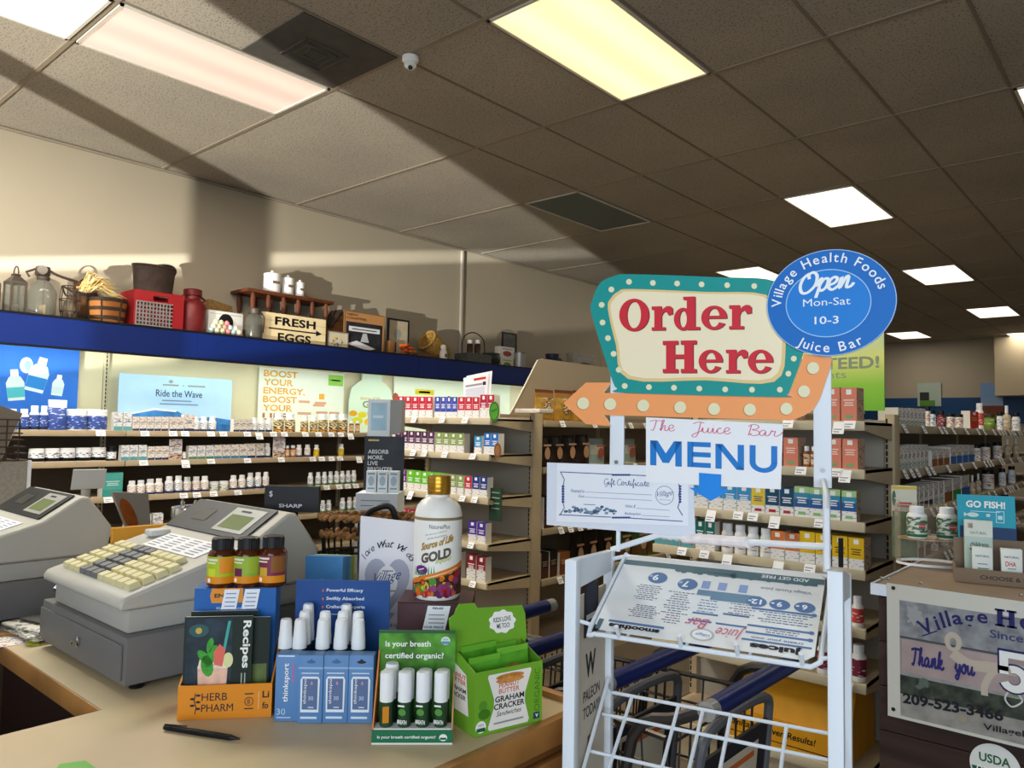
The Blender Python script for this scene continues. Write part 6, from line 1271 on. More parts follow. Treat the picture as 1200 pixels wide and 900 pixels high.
# ---- graham cracker box
a, d, n, wv = frame2(551, 631, 868, 848); a = a + Vector((-.002, .012, 0)); F4 = fm(a, d, n); LIME = M('#6ea62c', .45); LIMED = M('#558a22', .45); W4 = wv; H4 = .112; D4 = .125
t = thing('snack_display', 'lime green snack display box with open header and silver green packets', 'display box', (a.x, a.y, CZT)); b = MB(F4); e = .0015
b.box((0, 0, 0), (W4, D4, e), LIME); b.box((0, 0, e), (W4, e, H4), LIME); b.hexa([(0, e, e), (e, e, e), (e, D4, e), (0, D4, e)], [(0, e, H4), (e, e, H4), (e, D4, .155), (0, D4, .155)], LIME); b.hexa([(W4 - e, e, e), (W4, e, e), (W4, D4, e), (W4 - e, D4, e)], [(W4 - e, e, H4), (W4, e, H4), (W4, D4, .155), (W4 - e, D4, .155)], LIMED); b.box((e, D4 - e, e), (W4 - e, D4, .15), M('#4a2f4a', .6)); b.build('carton', t)
# header flap stands up from the back
hp2 = [(-.005, 0), (.155, -.012), (.165, .005), (.168, .05), (.163, .066), (.06, .072), (.055, .082), (.02, .084), (.012, .074), (.008, .066), (-.004, .06)]
b = MB(F4); o = Vector((-.004, D4 - .055, .132)); b.prism(hp2, o, X3, Vector((0, .25, .968)), (0, .0015, 0), LIME); hd = b.build('header', t)
b = MB(F4); o2 = o + Vector((0, -.0008, 0)); yv = Vector((0, .25, .968)); 
b.flat([(.112 + .03 * math.cos(q) * (1 + .07 * math.cos(9 * q)), .041 + .021 * math.sin(q) * (1 + .07 * math.cos(9 * q))) for q in [2 * PI * i / 54 for i in range(54)]], o2, X3, yv, WHITE); b.text('KIDS LOVE', o2 + X3 * .092 + yv * .041 + Vector((0, -.0004, 0)), X3 * .04, yv * .009, INK, bold=.01); b.text('ME TOO!', o2 + X3 * .098 + yv * .029 + Vector((0, -.0004, 0)), X3 * .03, yv * .009, INK, bold=.01); b.build('speech_bubble', hd)
b = MB(F4); o = Vector((0, -.0007, 0)); hg = [(.03, .006), (.115, .006), (.118, .012), (.108, .045), (.108, .06), (.122, .1), (.12, .104), (.028, .104), (.026, .1), (.04, .06), (.04, .045), (.028, .012)]
sc = W4 / .148; hg = [(x * sc, y) for x, y in hg]
b.flat(hg, o, X3, Z3, M('#e9e6df', .5)); o3 = o + Vector((0, -.0004, 0)); RD = M('#d2553a', .5)
for k in range(2): b.flat(ell(.074 * sc, .096 - .006 * k, .031 * sc, .0055, 18), o3 + Vector((0, -.0002 * k, 0)), X3, Z3, M(['#b87635', '#c98c48'][k], .5, var=.3, scale=90))
b.text('PEANUT', o3 + X3 * .05 * sc + Z3 * .078, X3 * .045 * sc, Z3 * .0085, RD, bold=.01); b.text('BUTTER', o3 + X3 * .05 * sc + Z3 * .0675, X3 * .045 * sc, Z3 * .0085, RD, bold=.01); b.text('GRAHAM', o3 + X3 * .042 * sc + Z3 * .053, X3 * .064 * sc, Z3 * .0105, INK, bold=.025); b.text('CRACKER', o3 + X3 * .04 * sc + Z3 * .04, X3 * .067 * sc, Z3 * .0105, INK, bold=.025); b.text('Sandwiches', o3 + X3 * .045 * sc + Z3 * .028, X3 * .055 * sc, Z3 * .009, INK, shear=.4); b.rect(.04 * sc, .015, .105 * sc, .018, o3, X3, Z3, INKL)
b.text('ORGANIC', o + X3 * .142 * sc + Z3 * .022, (0, 0, .078), (-.0125 * sc, 0, 0), M('#3f7a1e', .5)); b.flat(ell(.013 * sc, .016, .011, .0105, 20), o, X3, Z3, WHITE); b.rect(.004 * sc, .008, .022 * sc, .0145, o3, X3, Z3, GRN); b.text('USDA', o3 + X3 * .0065 * sc + Z3 * .0175, X3 * .0125, Z3 * .004, GRN); b.flat(ell(.02 * sc, .037, .013, .009, 14), o, X3, Z3, M('#3f7a1e', .5)); b.flat(ell(.017 * sc, .052, .009, .009, 14), o, X3, Z3, M('#55902a', .5)); b.rect(.128 * sc, .008, .142 * sc, .02, o, X3, Z3, M('#2a3f6a', .5)); b.text('v', o3 + X3 * .132 * sc + Z3 * .011, X3 * .007, Z3 * .006, WHITE, bold=.02)
# side panel print
o = Vector((-.0007, 0, 0)); b.flat([(.02, .03), (.1, .03), (.105, .1), (.09, .118), (.03, .1)], o, -Y3 * -1, Z3, M('#e9e6df', .5))
for k, (s, h_, z) in enumerate((('PEANUT', '#d2553a', .09), ('BUTTER', '#d2553a', .08), ('GRAHAM', '#2b2b33', .066), ('CRACKER', '#2b2b33', .054))): b.text(s, (-.0011, .095, z), (0, -.065, 0), Z3 * .008, M(h_, .5), bold=.02)
b.build('print', t)
GF = M('#58a52c', .3, metal=.35, var=.3, scale=30, name='green_foil')
for k, (x, y, w_, h) in enumerate(((.008, .02, .06, .118), (.07, .022, .062, .126), (.012, .055, .07, .13), (.072, .055, .055, .125))):
    tt = thing('snack_packet', ['front snack packet beside the torn flap in the lime display', 'front snack packet standing tallest in the lime display', 'rear snack packet behind the torn flap, under the speech bubble', 'rear snack packet behind the tallest one in the lime display'][k], 'packet', F4 @ Vector((x, y, .002)), 0, 'green foil snack packets')
    b = MB(F4); b.add([(x, y, .003), (x + w_, y, .003), (x + w_, y + .02, .003), (x, y + .02, .003), (x - .002, y + .006, h * .75), (x + w_ + .002, y + .004, h * .75), (x + w_ + .002, y + .022, h * .75), (x - .002, y + .022, h * .75), (x - .003, y + .012, h), (x + w_ + .002, y + .008, h + .004), (x + w_ + .002, y + .01, h + .004), (x - .003, y + .014, h)], [(3, 2, 1, 0), (0, 1, 5, 4), (1, 2, 6, 5), (2, 3, 7, 6), (3, 0, 4, 7), (4, 5, 9, 8), (5, 6, 10, 9), (6, 7, 11, 10), (7, 4, 8, 11), (8, 9, 10, 11)], GF); b.build('pouch', tt)
    b = MB(F4); b.add([(x - .003, y + .0115, h - .001), (x + w_ + .002, y + .0075, h + .003), (x + w_ + .002, y + .0075, h + .013), (x - .003, y + .0115, h + .01), (x - .003, y + .0135, h - .001), (x + w_ + .002, y + .0095, h + .003), (x + w_ + .002, y + .0095, h + .013), (x - .003, y + .0135, h + .01)], [(0, 1, 2, 3), (7, 6, 5, 4), (3, 2, 6, 7)], M('#74c03a', .3, metal=.3)); b.build('crimp', tt)
    b = MB(F4); b.flat([(x + .004, h * .62), (x + w_ - .004, h * .62), (x + w_ - .002, h * .8), (x + w_ * .5, h * .86), (x + .002, h * .8)], (0, y + .0035, 0), X3, Vector((0, .02, 1)), M('#a8793f', .35, var=.35, scale=60)); b.build('picture', tt)
# ---- gold-capped bottle on its maroon box
c = Vector((-1.188, 1.125, CZT)); F5 = Matrix.Translation(c) @ Matrix.Rotation(.72, 4, 'Z'); MAR = M('#3d1218', .45, var=.08)
t = thing('display_box', 'dark maroon box under the gold-capped white bottle', 'box', c); b = MB(F5); b.box((-.074, -.055, 0), (.078, .06, .187), MAR, bev=.0015); b.build('carton', t); b = MB(F5); b.box((-.074, -.0555, .187), (.078, .06, .1895), MAR); b.build('lid', t)
zb = CZT + .19; tt = thing('price_card', 'white price card taped on the maroon box below the gold-capped bottle', 'price card', F5 @ Vector((0, -.057, .15))); b = MB(F5); b.prism([(-.022, .135), (.024, .135), (.034, .183), (-.012, .183)], (0, -.0575, 0), X3, Z3, (0, .0008, 0), PAPER); b.build('card', tt); b = MB(F5); b.text('RELIEF', (-.002, -.0581, .1765), X3 * .022, Z3 * .004, INK, bold=.03); b.text('OUR PRICE', (-.019, -.0581, .1385), X3 * .04, Z3 * .004, M('#2f6aa8', .5), bold=.03)
for k in range(3): b.rect(-.01, .148 + .008 * k, .022, .15 + .008 * k, (0, -.0579, 0), X3, Z3, INKL)
b.build('print', tt)
G = Matrix.Translation((c.x, c.y, zb + .0003)) @ Matrix.Rotation(.72, 4, 'Z'); t = thing('vitamin_bottle', 'large white bottle with gold cap and fruit label reading GOLD', 'bottle', G.to_translation()); r = .0505; b = MB(G)
PL_ = M('#ece9e2', .3, name='white_plastic'); b.lathe([(r * .9, 0), (r, .008), (r, .165), (r * .985, .175), (r * .9, .19), (r * .7, .202), (r * .5, .207), (r * .44, .209), (r * .44, .218)], PL_, 40); b.build('body', t)
GOLD = M('#b98a2a', .28, metal=.75, name='gold_cap'); b = MB(G); b.lathe([(r * .47, .214), (r * .485, .216), (r * .485, .249), (r * .46, .253)], GOLD, 40)
for k in range(4): b.lathe([(r * .487, .22 + .008 * k), (r * .494, .222 + .008 * k), (r * .487, .224 + .008 * k)], GOLD, 40)
b.build('cap', t)
b = MB(G)
def wrap(pts_or_txt, x0, z0, wx, hz, mat, e=.0006, bold=0, shear=0, slope=0):
    # lettering wrapped on the bottle: x along the arc in metres
    v, f, _, _ = text_geo(pts_or_txt, bold, shear); vs = []
    for (u, q) in v:
        x = x0 + u * wx; an = -PI / 2 + x / r; vs.append(((r + e) * math.cos(an), (r + e) * math.sin(an), z0 + q * hz + (x - x0) * slope))
    b.add(vs, f, mat)
def patch(poly, mat, e=.0004, n=1):
    vs = [((r + e) * math.cos(-PI / 2 + x / r), (r + e) * math.sin(-PI / 2 + x / r), z) for x, z in poly]; b.add(vs, [tuple(range(len(vs)))], mat)
def strip(x0, x1, zf0, zf1, mat, e=.0004, n=20):
    vs = []
    for i in range(n + 1):
        x = x0 + (x1 - x0) * i / n; an = -PI / 2 + x / r
        for z in (zf0(x), zf1(x)): vs.append(((r + e) * math.cos(an), (r + e) * math.sin(an), z))
    b.add(vs, [(2 * i, 2 * i + 2, 2 * i + 3, 2 * i + 1) for i in range(n)], mat)
strip(-.075, .075, lambda x: .163, lambda x: .169, M('#8a7a5a', .5)); strip(-.075, .075, lambda x: .01, lambda x: .162, M('#eeece6', .35), e=.0002)
strip(-.075, .075, lambda x: .01, lambda x: .052 + x * .25 + .006 * math.sin(x * 140), M('#4a2a22', .4, var=.8, scale=60), e=.0005)
rr = random.Random(6)
for k in range(46):
    x = -.06 + .12 * rr.random(); z = .012 + rr.random() * (.032 + max(-.01, x * .25)); s = .004 + rr.random() * .006
    patch([(x + s * math.cos(q), z + s * math.sin(q)) for q in [2 * PI * i / 10 for i in range(10)]], M(rr.choice(['#b3202a', '#d9a521', '#3f8a2c', '#5b2358', '#d9661e', '#7a1a2a', '#c9c23a', '#8a3a6a']), .4), e=.0008 + .00001 * k)
for k in range(9):
    x = -.052 + .006 * k; patch([(x, .05), (x + .004, .05), (x + .001 + rr.gauss(0, .003), .068 + rr.random() * .01)], M('#3f9a3a', .4), e=.0009)
strip(-.06, .07, lambda x: .047 + x * .28, lambda x: .058 + x * .3, M('#dd7a22', .4), e=.0011); strip(-.02, .05, lambda x: .0505 + x * .29, lambda x: .0525 + x * .29, M('#f2d9a8', .4), e=.0014)
patch([(-.03 + .014 * math.cos(q) * (1 + .12 * (i % 2)), .062 + .009 * math.sin(q) * (1 + .12 * (i % 2))) for i, q in enumerate([2 * PI * i / 28 for i in range(28)])], M('#6a2f7a', .4), e=.0016); patch([(-.037, .0605), (-.023, .0645), (-.023, .0665), (-.037, .0625)], WHITE, e=.0019)
wrap('NaturesPlus', -.014, .147, .043, .0085, M('#3a3a3a', .5), bold=.0); wrap('for all your wellness', -.022, .131, .045, .004, M('#5a5a5a', .5), slope=.22); wrap('whole food blend', -.018, .124, .04, .004, M('#5a5a5a', .5), slope=.22)
wrap('Source of Life', -.032, .1, .07, .016, M('#3a2a14', .5), e=.0008, bold=.04, shear=.35, slope=.3); wrap('Source of Life', -.032, .1003, .07, .016, M('#d9a521', .4), e=.0012, bold=.005, shear=.35, slope=.3)
wrap('GOLD', -.031, .074, .064, .021, M('#5f5546', .45), e=.001, bold=.05, slope=.24); wrap('liquid', .0, .073, .034, .011, M('#b3b83a', .5), e=.0013, bold=.01, shear=.3, slope=.24)
b.build('label_wrap', t)
# ---- heart flyer
c = Vector((-1.375, 1.145, CZT)); F6 = Matrix.Translation(c) @ Matrix.Rotation(.70, 4, 'Z'); t = thing('flyer_stand', 'white flyer with grey heart standing behind the maroon box', 'flyer', c)
b = MB(F6); b.prism([(-.065, 0), (.07, 0), (.07, .325), (-.065, .338)], (0, 0, .0004), X3, Z3, (0, .002, 0), M('#e3e0e2', .4)); b.build('sheet', t); MB(F6).box((-.068, .0025, 0), (.073, .004, .33), GLASS).build('holder', t); MB(F6).box((-.068, -.03, -.0003), (.073, .05, .0001), GLASS)
b = MB(F6); o = Vector((0, -.0007, 0)); GH = M('#a9aab8', .5); heart = []
for i in range(40):
    q = 2 * PI * i / 40; heart.append((.0 + .052 * (16 * math.sin(q) ** 3) / 16, .185 + .0048 * (13 * math.cos(q) - 5 * math.cos(2 * q) - 2 * math.cos(3 * q) - math.cos(4 * q))))
b.flat(heart, o, X3, Z3, GH); b.flat([(-.02, .12), (.02, .12), (0, .09)], o, X3, Z3, GH); b.flat(ell(0, .19, .024, .037, 24), o + Vector((0, -.0004, 0)), X3, Z3, M('#e9e6e4', .5)); b.text('Village', (-.03, -.0016, .178), (.062, 0, .012), Z3 * .03, M('#3a4a80', .5), shear=.5); b.rect(-.012, .213, .014, .216, o + Vector((0, -.0008, 0)), X3, Z3, INKL); b.rect(-.018, .168, .02, .171, o + Vector((0, -.0008, 0)), X3, Z3, INKL)
s = 'love what we do?'; 
for i, ch in enumerate(s):
    if ch == ' ': continue
    an = PI * (.86 - .72 * i / (len(s) - 1)); p = Vector((.056 * math.cos(an), -.0009, .218 + .05 * math.sin(an))); tn = Vector((math.sin(an), 0, -math.cos(an))); up = Vector((math.cos(an), 0, math.sin(an))); b.texth(ch, p, tn, up, .014 if ch in 'lhtwd?' else .01, INK, shear=.4)
b.text('please leave a review', (-.05, -.0009, .098), (.1, 0, -.02), (0, 0, .013), INK, shear=.4); b.build('print', t)
# ---- pen and slips
P0, P1 = un(193, 856, 'z', CT), un(281, 870, 'z', CT); P0.z = P1.z = CT + .0058; dv = (P1 - P0).normalized(); t = thing('pen', 'black ballpoint pen lying on the counter before the recipe display', 'pen', P0)
MB().tube([P0, P0.lerp(P1, .5), P0.lerp(P1, .88)], [.0048, .0054, .005], BLACK, 10).build('barrel', t); MB().tube([P0.lerp(P1, .882), P1], [.0048, .0012], M('#1b1b1d', .35), 10).build('tip', t); MB().tube([P0 + Vector((0, 0, .005)), P0.lerp(P1, .3) + Vector((0, 0, .0075))], .0012, M('#2a2a2c', .3), 6).build('clip', t)
g_ = [un(x, y, 'z', CT) for x, y in ((55, 915), (118, 905), (100, 892), (70, 896))]; t = tag(MB().prism([(v.x, v.y) for v in g_], (0, 0, CT + .0012), X3, Y3, (0, 0, -.001), M('#6fbf4a', .5)).build('paper_slip', None, (g_[0].x, g_[0].y, CT)), 'bright green paper slip on the counter at the bottom edge of view', 'paper')
g_ = [un(x, y, 'z', CT) for x, y in ((-20, 762), (40, 753), (44, 745), (-10, 748))]; t = thing('price_list', 'printed white list lying on the counter wing by the till', 'paper', (g_[0].x, g_[0].y, CT)); b = MB(); b.prism([(v.x, v.y) for v in g_], (0, 0, CT + .0012), X3, Y3, (0, 0, -.001), PRINT('#e6e2d8', '#a04a5a', 260, .58)); b.build('sheet', t)
g_ = [un(x, y, 'z', CT) for x, y in ((30, 757), (46, 757), (46, 747), (36, 745))]; tag(MB().prism([(v.x, v.y) for v in g_], (0, 0, CT + .0024), X3, Y3, (0, 0, -.001), M('#c9d63a', .5)).build('sticky_note', None, (g_[0].x, g_[0].y, CT)), 'yellow green sticky note beside the till drawer on the counter', 'note')
# ================================================================ white menu rack with the signs
SYAW = math.radians(13.32); SO = Vector((-.805, 1.088, 0))
SM = Matrix.Translation(SO) @ Matrix.Rotation(SYAW, 4, 'Z'); SX = SM.to_3x3() @ X3; SY = SM.to_3x3() @ Y3
def sl(px, py, off):                       # pixel to the rack's own frame, on its plane y = off
    q = SM.inverted() @ unp(px, py, SO + SY * off, SY); return Vector((q.x, off, q.z))
def sp2(px, py, off):
    q = sl(px, py, off); return (q.x, q.z)
RW, RD = .425, .185
t = thing('menu_rack', 'white metal menu rack on the floor at the end of the counter', 'rack', SO, SYAW)
for nm, x in (('left', 0.0), ('right', RW)):
    b = MB(SM); zt = 1.27 if x == 0 else 1.295; s = 1 if x == 0 else -1
    b.box((x - .011, -.011, 0), (x + .011, .011, zt), WHITEMETAL, bev=.002); b.box((x - .006, .011, 0), (x + .006, .02, zt - .01), WHITEMETAL); b.build('front_post', t)
    b = MB(SM); b.box((x - .009, RD - .014, 0), (x + .009, RD + .004, 1.262), WHITEMETAL, bev=.002); b.build('rear_post', t)
    b = MB(SM); b.hexa([(x - .008, .012, zt - .05), (x + .008, .012, zt - .05), (x + .008, RD - .015, 1.225), (x - .008, RD - .015, 1.225)], [(x - .008, .012, zt), (x + .008, .012, zt), (x + .008, RD - .015, 1.262), (x - .008, RD - .015, 1.262)], WHITEMETAL); b.build('top_rail', t)
    MB(SM).box((x - .008, .021, .04), (x + .008, RD - .0145, .07), WHITEMETAL).build('bottom_rail', t)
    if x == 0:
        b = MB(SM); b.box((-.004, .03, .1), (-.001, RD - .02, 1.2), M('#cfc6b4', .55)); pp = b.build('side_poster', t)
        b = MB(SM); o = Vector((-.0005, .035, 0)); 
        b.rect(.02, 1.12, .09, 1.21, o, Y3, Z3, M('#2c2d33', .5)); b.flat(ell(.055, 1.19, .03, .03, 14), o + X3 * .0004, Y3, Z3, M('#3c4250', .5)); b.rect(.03, 1.15, .08, 1.16, o + X3 * .0006, Y3, Z3, PAPER)
        b.text('W', o + Vector((0, .03, 1.045)), Y3 * .05, Z3 * .045, INK, bold=.03); b.text('PALEON', o + Vector((0, .022, 1.005)), Y3 * .08, Z3 * .02, INK, bold=.01); b.text('TODAY!', o + Vector((0, .022, .975)), Y3 * .08, Z3 * .02, INK, bold=.01); b.rect(.045, .92, .07, .94, o, Y3, Z3, M('#6a6259', .5)); b.text('D/', o + Vector((0, .025, .78)), Y3 * .08, Z3 * .07, M('#3a3448', .5), bold=.03); b.build('print', pp)
# inclined wire tray for the menu
ang = math.atan2(.10, .18); 
def tp(u, v, lift=0): return (u, v * math.cos(ang) - lift * math.sin(ang), 1.148 + v * math.sin(ang) + lift * math.cos(ang))
x0, x1, L = .03, .402, .215
b = MB(SM); b.tube(smooth_pts([tp(x0, L), tp(x0, L - .01), tp(x0, .012), tp(x0 + .012, 0), tp(x0 + .024, 0)], 3) + [Vector(tp(x1 - .012, 0)), Vector(tp(x1, .012)), Vector(tp(x1, L))], .0042, WHITEMETAL, 8); b.tube([tp(x0, L), tp(x1, L)], .004, WHITEMETAL, 8)
for x in (.1, .2, .3): b.tube([tp(x, L), tp(x, .004)], .0028, WHITEMETAL, 6)
for u in (.087, .193, .283, .378): b.tube([tp(u, 0), tp(u, -.004, .028)], .0038, WHITEMETAL, 8)
b.tube([tp(x0, L), (0.0, RD - .01, 1.245)], .004, WHITEMETAL, 6); b.tube([tp(x1, L), (RW, RD - .01, 1.245)], .004, WHITEMETAL, 6); b.tube([tp(x0, .02), (0, 0.01, 1.165)], .0035, WHITEMETAL, 6); b.tube([tp(x1, .02), (RW, 0.01, 1.165)], .0035, WHITEMETAL, 6)
b.build('menu_tray', t)
# lower wire shelves
def lower(z0, z1, cnt):
    b = MB(SM); q = lambda u, v: (u, .012 + v * (RD - .02), z0 + (z1 - z0) * v)
    for v in (0, .38, .76, 1.0): b.tube([q(.005, v), q(RW - .005, v)], .0032, WHITEMETAL, 6)
    for u in cnt: b.tube([q(u, 1), q(u, 0), (u, .012, z0 + .02)], .0034, WHITEMETAL, 6)
    for x in (.008, RW - .008): b.tube([q(x, 0), (x, .012 + .9 * (RD - .02), z1 + .03), q(x, 1)], .0036, WHITEMETAL, 6)
    b.build('wire_shelf', t)
lower(.872, .992, [.05, .14, .185, .235, .33]); lower(.55, .67, [.05, .14, .185, .235, .33]); lower(.2, .32, [.05, .14, .185, .235, .33])
# sign posts and cross bar at the back
for px0, px1, yb in ((716.5, 733.5, 660), (954.5, 974.5, 640)):
    a, c = sl(px0, 500, RD), sl(px1, 500, RD); xm = (a.x + c.x) / 2; b = MB(SM); b.box((xm - .0145, RD - .010, 1.405), (xm + .0145, RD - .004, 1.66 if px0 < 800 else 1.665), WHITEMETAL, bev=.001)
    b.lathe([(.004, 0), (.004, .002)], STEEL, 12, c=(xm, RD - .0105, 1.435), rot=Matrix.Rotation(PI / 2, 3, 'X')); b.build('sign_post', t)
    b = MB(SM); b.tube([(xm + .004, RD - .006, 1.405), (xm + .004, RD - .006, 1.262)], .0045, WHITEMETAL, 8); b.build('post_rod', t)
b = MB(SM); b.tube([(.391, RD - .006, 1.418), (RW - .014, .03, 1.40), (RW - .012, .004, 1.385), (RW - .012, .004, 1.296)], .0048, WHITEMETAL, 8); b.tube([(RW + .005, .03, 1.34), (RW + .005, .03, 1.296)], .004, BLACK, 6); b.build('support_rod', t)
a = sl(820, 632, .181); c = sl(972, 641, .02); b = MB(SM); b.tube([(.004, RD - .004, 1.2635), (.1, .18, 1.3), a, c], .0055, WHITEMETAL, 8); b.tube([a - X3 * .03, a.lerp(c, .42)], .0095, M('#efe6e4', .5, var=.12, scale=50), 10); cb = b.build('cross_bar', t)
b = MB(SM)
for f in (-.09, .22): v = a.lerp(c, f); b.tube([v, v + (c - a).normalized() * .008], .0105, M('#c22a4a', .5), 10)
b.build('ribbon', cb)
# ---- menu sheet in the tray
t = thing('menu', 'laminated juice and smoothie menu seen upside down in the white rack', 'menu', SM @ Vector(tp(.2, .05)), SYAW); lam = .007
b = MB(SM); mo = Vector(tp(x0 + .008, .006, lam)); mex = X3; mey = Vector(tp(0, 1)) - Vector(tp(0, 0)); nn = mex.cross(mey); MW, MH = x1 - x0 - .016, .205
rc = .012; outl = [(rc, 0), (MW - rc, 0), (MW, rc), (MW, MH - rc), (MW - rc, MH), (rc, MH), (0, MH - rc), (0, rc)]
b.prism(outl, mo, mex, mey, nn * -.002, M('#e6e8e6', .12, coat=.6)); b.build('laminate', t)
def R_(mb, u0, v0, u1, v1, m, e=.0005): mb.rect(u0 * MW, v0 * MH, u1 * MW, v1 * MH, mo + nn * e, mex, mey, m)
def T_(mb, s, u0, v0, u1, v1, m, bold=0, shear=0, e=.0009):       # upside down: reads from the far side
    mb.text(s, mo + mex * u1 * MW + mey * v1 * MH + nn * e, mex * (u0 - u1) * MW, mey * (v0 - v1) * MH, m, bold, shear)
MBL = M('#5d7ba6', .3); MTE = M('#56717a', .3); MIN = M('#5a5f7a', .4); PK = M('#cf6a80', .4)
b = MB(SM); R_(b, .0, .86, 1.0, .93, MTE); R_(b, .45, .83, .97, .87, MTE); R_(b, .01, .0, .035, .12, MTE)
for k in range(24): b.flat(ell((.3 + .028 * k) * MW, .855 * MH, .02 * MW, (.025 + .012 * math.sin(k * 2.1)) * MH, 10), mo + nn * (.0004 + .00001 * k), mex, mey, MTE)
for u, v, s in ((.21, .72, '9.00'), (.37, .68, '7.00')): b.flat(ell(u * MW, v * MH, .05 * MW, .075 * MH, 22), mo + nn * .0006, mex, mey, MBL); T_(b, s[0], u - .025, v - .04, u + .005, v + .04, PAPER, .03); T_(b, s[2:], u - .045, v + .0, u - .028, v + .03, PAPER)
for u, s in ((.715, '12'), (.82, '9'), (.93, '6')): b.flat(ell(u * MW, .56 * MH, .047 * MW, .062 * MH, 20), mo + nn * .0006, mex, mey, MBL); T_(b, s, u - .012 * len(s), .53, u + .012 * len(s), .59, PAPER, .03); R_(b, u - .038, .56, u - .024, .575, PAPER, .0008)
T_(b, 'smoothies', .07, .03, .32, .085, INK, .05); R_(b, .06, .1, .335, .125, MBL); T_(b, 'juices', .73, .03, .95, .11, INK, .05); R_(b, .69, .11, .985, .13, MBL); T_(b, 'create your own', .73, .14, .95, .17, M('#4a5f9a', .4), .01)
for v in (.19, .27, .47): R_(b, .7, v, .985, v + .022, MBL); b.flat(ell(.975 * MW, (v + .011) * MH, .012 * MW, .02 * MH, 12), mo + nn * .0007, mex, mey, MBL)
rr = random.Random(9)
def lines(u0, u1, v0, v1, n, m=MIN):
    for k in range(n):
        v = v0 + (v1 - v0) * k / max(1, n - 1); w_ = (u1 - u0) * (.5 + .5 * rr.random()); c_ = (u0 + u1) / 2; u = c_ - w_ / 2
        while u < c_ + w_ / 2 - .004:
            l_ = min(.008 + .018 * rr.random(), c_ + w_ / 2 - u); R_(b, u, v, u + l_, v + .009, m); u += l_ + .005
lines(.12, .3, .2, .34, 7); lines(.29, .42, .18, .56, 14); lines(.12, .26, .42, .6, 8); lines(.44, .56, .36, .5, 5, MBL); lines(.6, .72, .36, .5, 6); lines(.73, .98, .34, .45, 5); lines(.73, .98, .225, .25, 2)
for u0, u1, v in ((.44, .56, .33), (.58, .7, .36), (.43, .54, .24), (.56, .7, .24)): R_(b, u0, v, u1, v + .02, MBL)
for u0, u1, v0, v1 in ((.43, .73, .56, .63), (.5, .73, .52, .56)): R_(b, u0, v0, u1, v1, M('#6f8fa6', .3))
for u in (.44, .52, .62): R_(b, u, .65, u + .04, .75, M('#8fa3cf', .3))
T_(b, 'Village Foods Juice', .72, .72, .95, .76, MIN); T_(b, 'ADD GET FREE', .71, .87, .93, .91, PAPER, .01)
T_(b, 'Juice', .57, .1, .7, .24, PK, 0, .4); T_(b, 'Bar', .42, .16, .53, .28, PK, 0, .4); b.flat(ell(.515 * MW, .1 * MH, .055 * MW, .07 * MH, 22), mo + nn * .0007, mex, mey, M('#b9bcb0', .4)); b.flat(ell(.515 * MW, .1 * MH, .045 * MW, .055 * MH, 22), mo + nn * .0008, mex, mey, PAPER); T_(b, 'Village', .485, .08, .55, .12, MBL, 0, .4, .0011)
b.build('print', t)

# ---- ORDER HERE arrow sign
OFF = RD - .0165
NF = Vector((0, -1, 0))
def poly(pts, off): return [sp2(x, y, off) for x, y in pts]
def zz(pts): return [(660 + x / 3, 280 + y / 3) for x, y in pts]
t = thing('order_sign', 'retro arrow sign reading Order Here in teal, cream and orange', 'sign', SM @ Vector((.2, OFF, 1.55)), SYAW)
ORA = M('#f5a163', .5); TEA = M('#17948f', .5); CRM = M('#f3e6c3', .5); CR2 = M('#e6c98a', .5); BUL = M('#e6e2bc', .5); RDL = M('#cf2a38', .5); RDD = M('#7a1f2c', .5); EDGE = M('#f0efe8', .5)
arrow = zz([(0, 578), (80, 505), (167, 505), (141, 541), (700, 556), (770, 556), (792, 545), (806, 520), (848, 405), (945, 420), (938, 455), (903, 560), (880, 600), (845, 622), (800, 638), (143, 619), (168, 658), (80, 651)])
b = MB(SM); b.prism(poly(arrow, OFF), (0, OFF, 0), X3, Z3, (0, .005, 0), ORA, EDGE); b.build('arrow', t)
o1 = OFF - .0052
teal = smooth_pts([(x, y, 0) for x, y in zz([(101, 270), (103, 215), (130, 155), (180, 130), (240, 124), (530, 134), (750, 150), (830, 250), (848, 350), (842, 405), (800, 525), (786, 547), (755, 556), (220, 541), (190, 525), (170, 490)])], 5, True)
b = MB(SM); b.prism(poly([(p.x, p.y) for p in teal], o1), (0, o1, 0), X3, Z3, (0, .005, 0), TEA, EDGE)
c1 = smooth_pts([(x, y, 0) for x, y in zz([(157, 245), (168, 208), (195, 184), (240, 176), (500, 186), (712, 196), (765, 280), (782, 380), (742, 502), (500, 497), (228, 492), (185, 370)])], 4, True)
b.flat(poly([(p.x, p.y) for p in c1], o1 - .0005), (0, o1 - .0005, 0), X3, Z3, CR2)
cx_ = sum(p.x for p in c1) / len(c1); cy_ = sum(p.y for p in c1) / len(c1)
b.flat(poly([(cx_ + (p.x - cx_) * .965, cy_ + (p.y - cy_) * .94) for p in c1], o1 - .001), (0, o1 - .001, 0), X3, Z3, CRM); b.build('board', t)
b = MB(SM)
for x, y in zz([(232, 151), (316, 155), (401, 157), (487, 160), (577, 163), (672, 166), (170, 178), (136, 232), (139, 294), (158, 349), (178, 404), (196, 460), (217, 517), (302, 521), (390, 523), (479, 526), (570, 529), (664, 530), (762, 530), (792, 474), (811, 421)]):
    b.flat([sp2(x + 3.4 * math.cos(q), y + 3.4 * math.sin(q), o1) for q in [2 * PI * i / 16 for i in range(16)]], (0, o1 - .001, 0), X3, Z3, BUL)
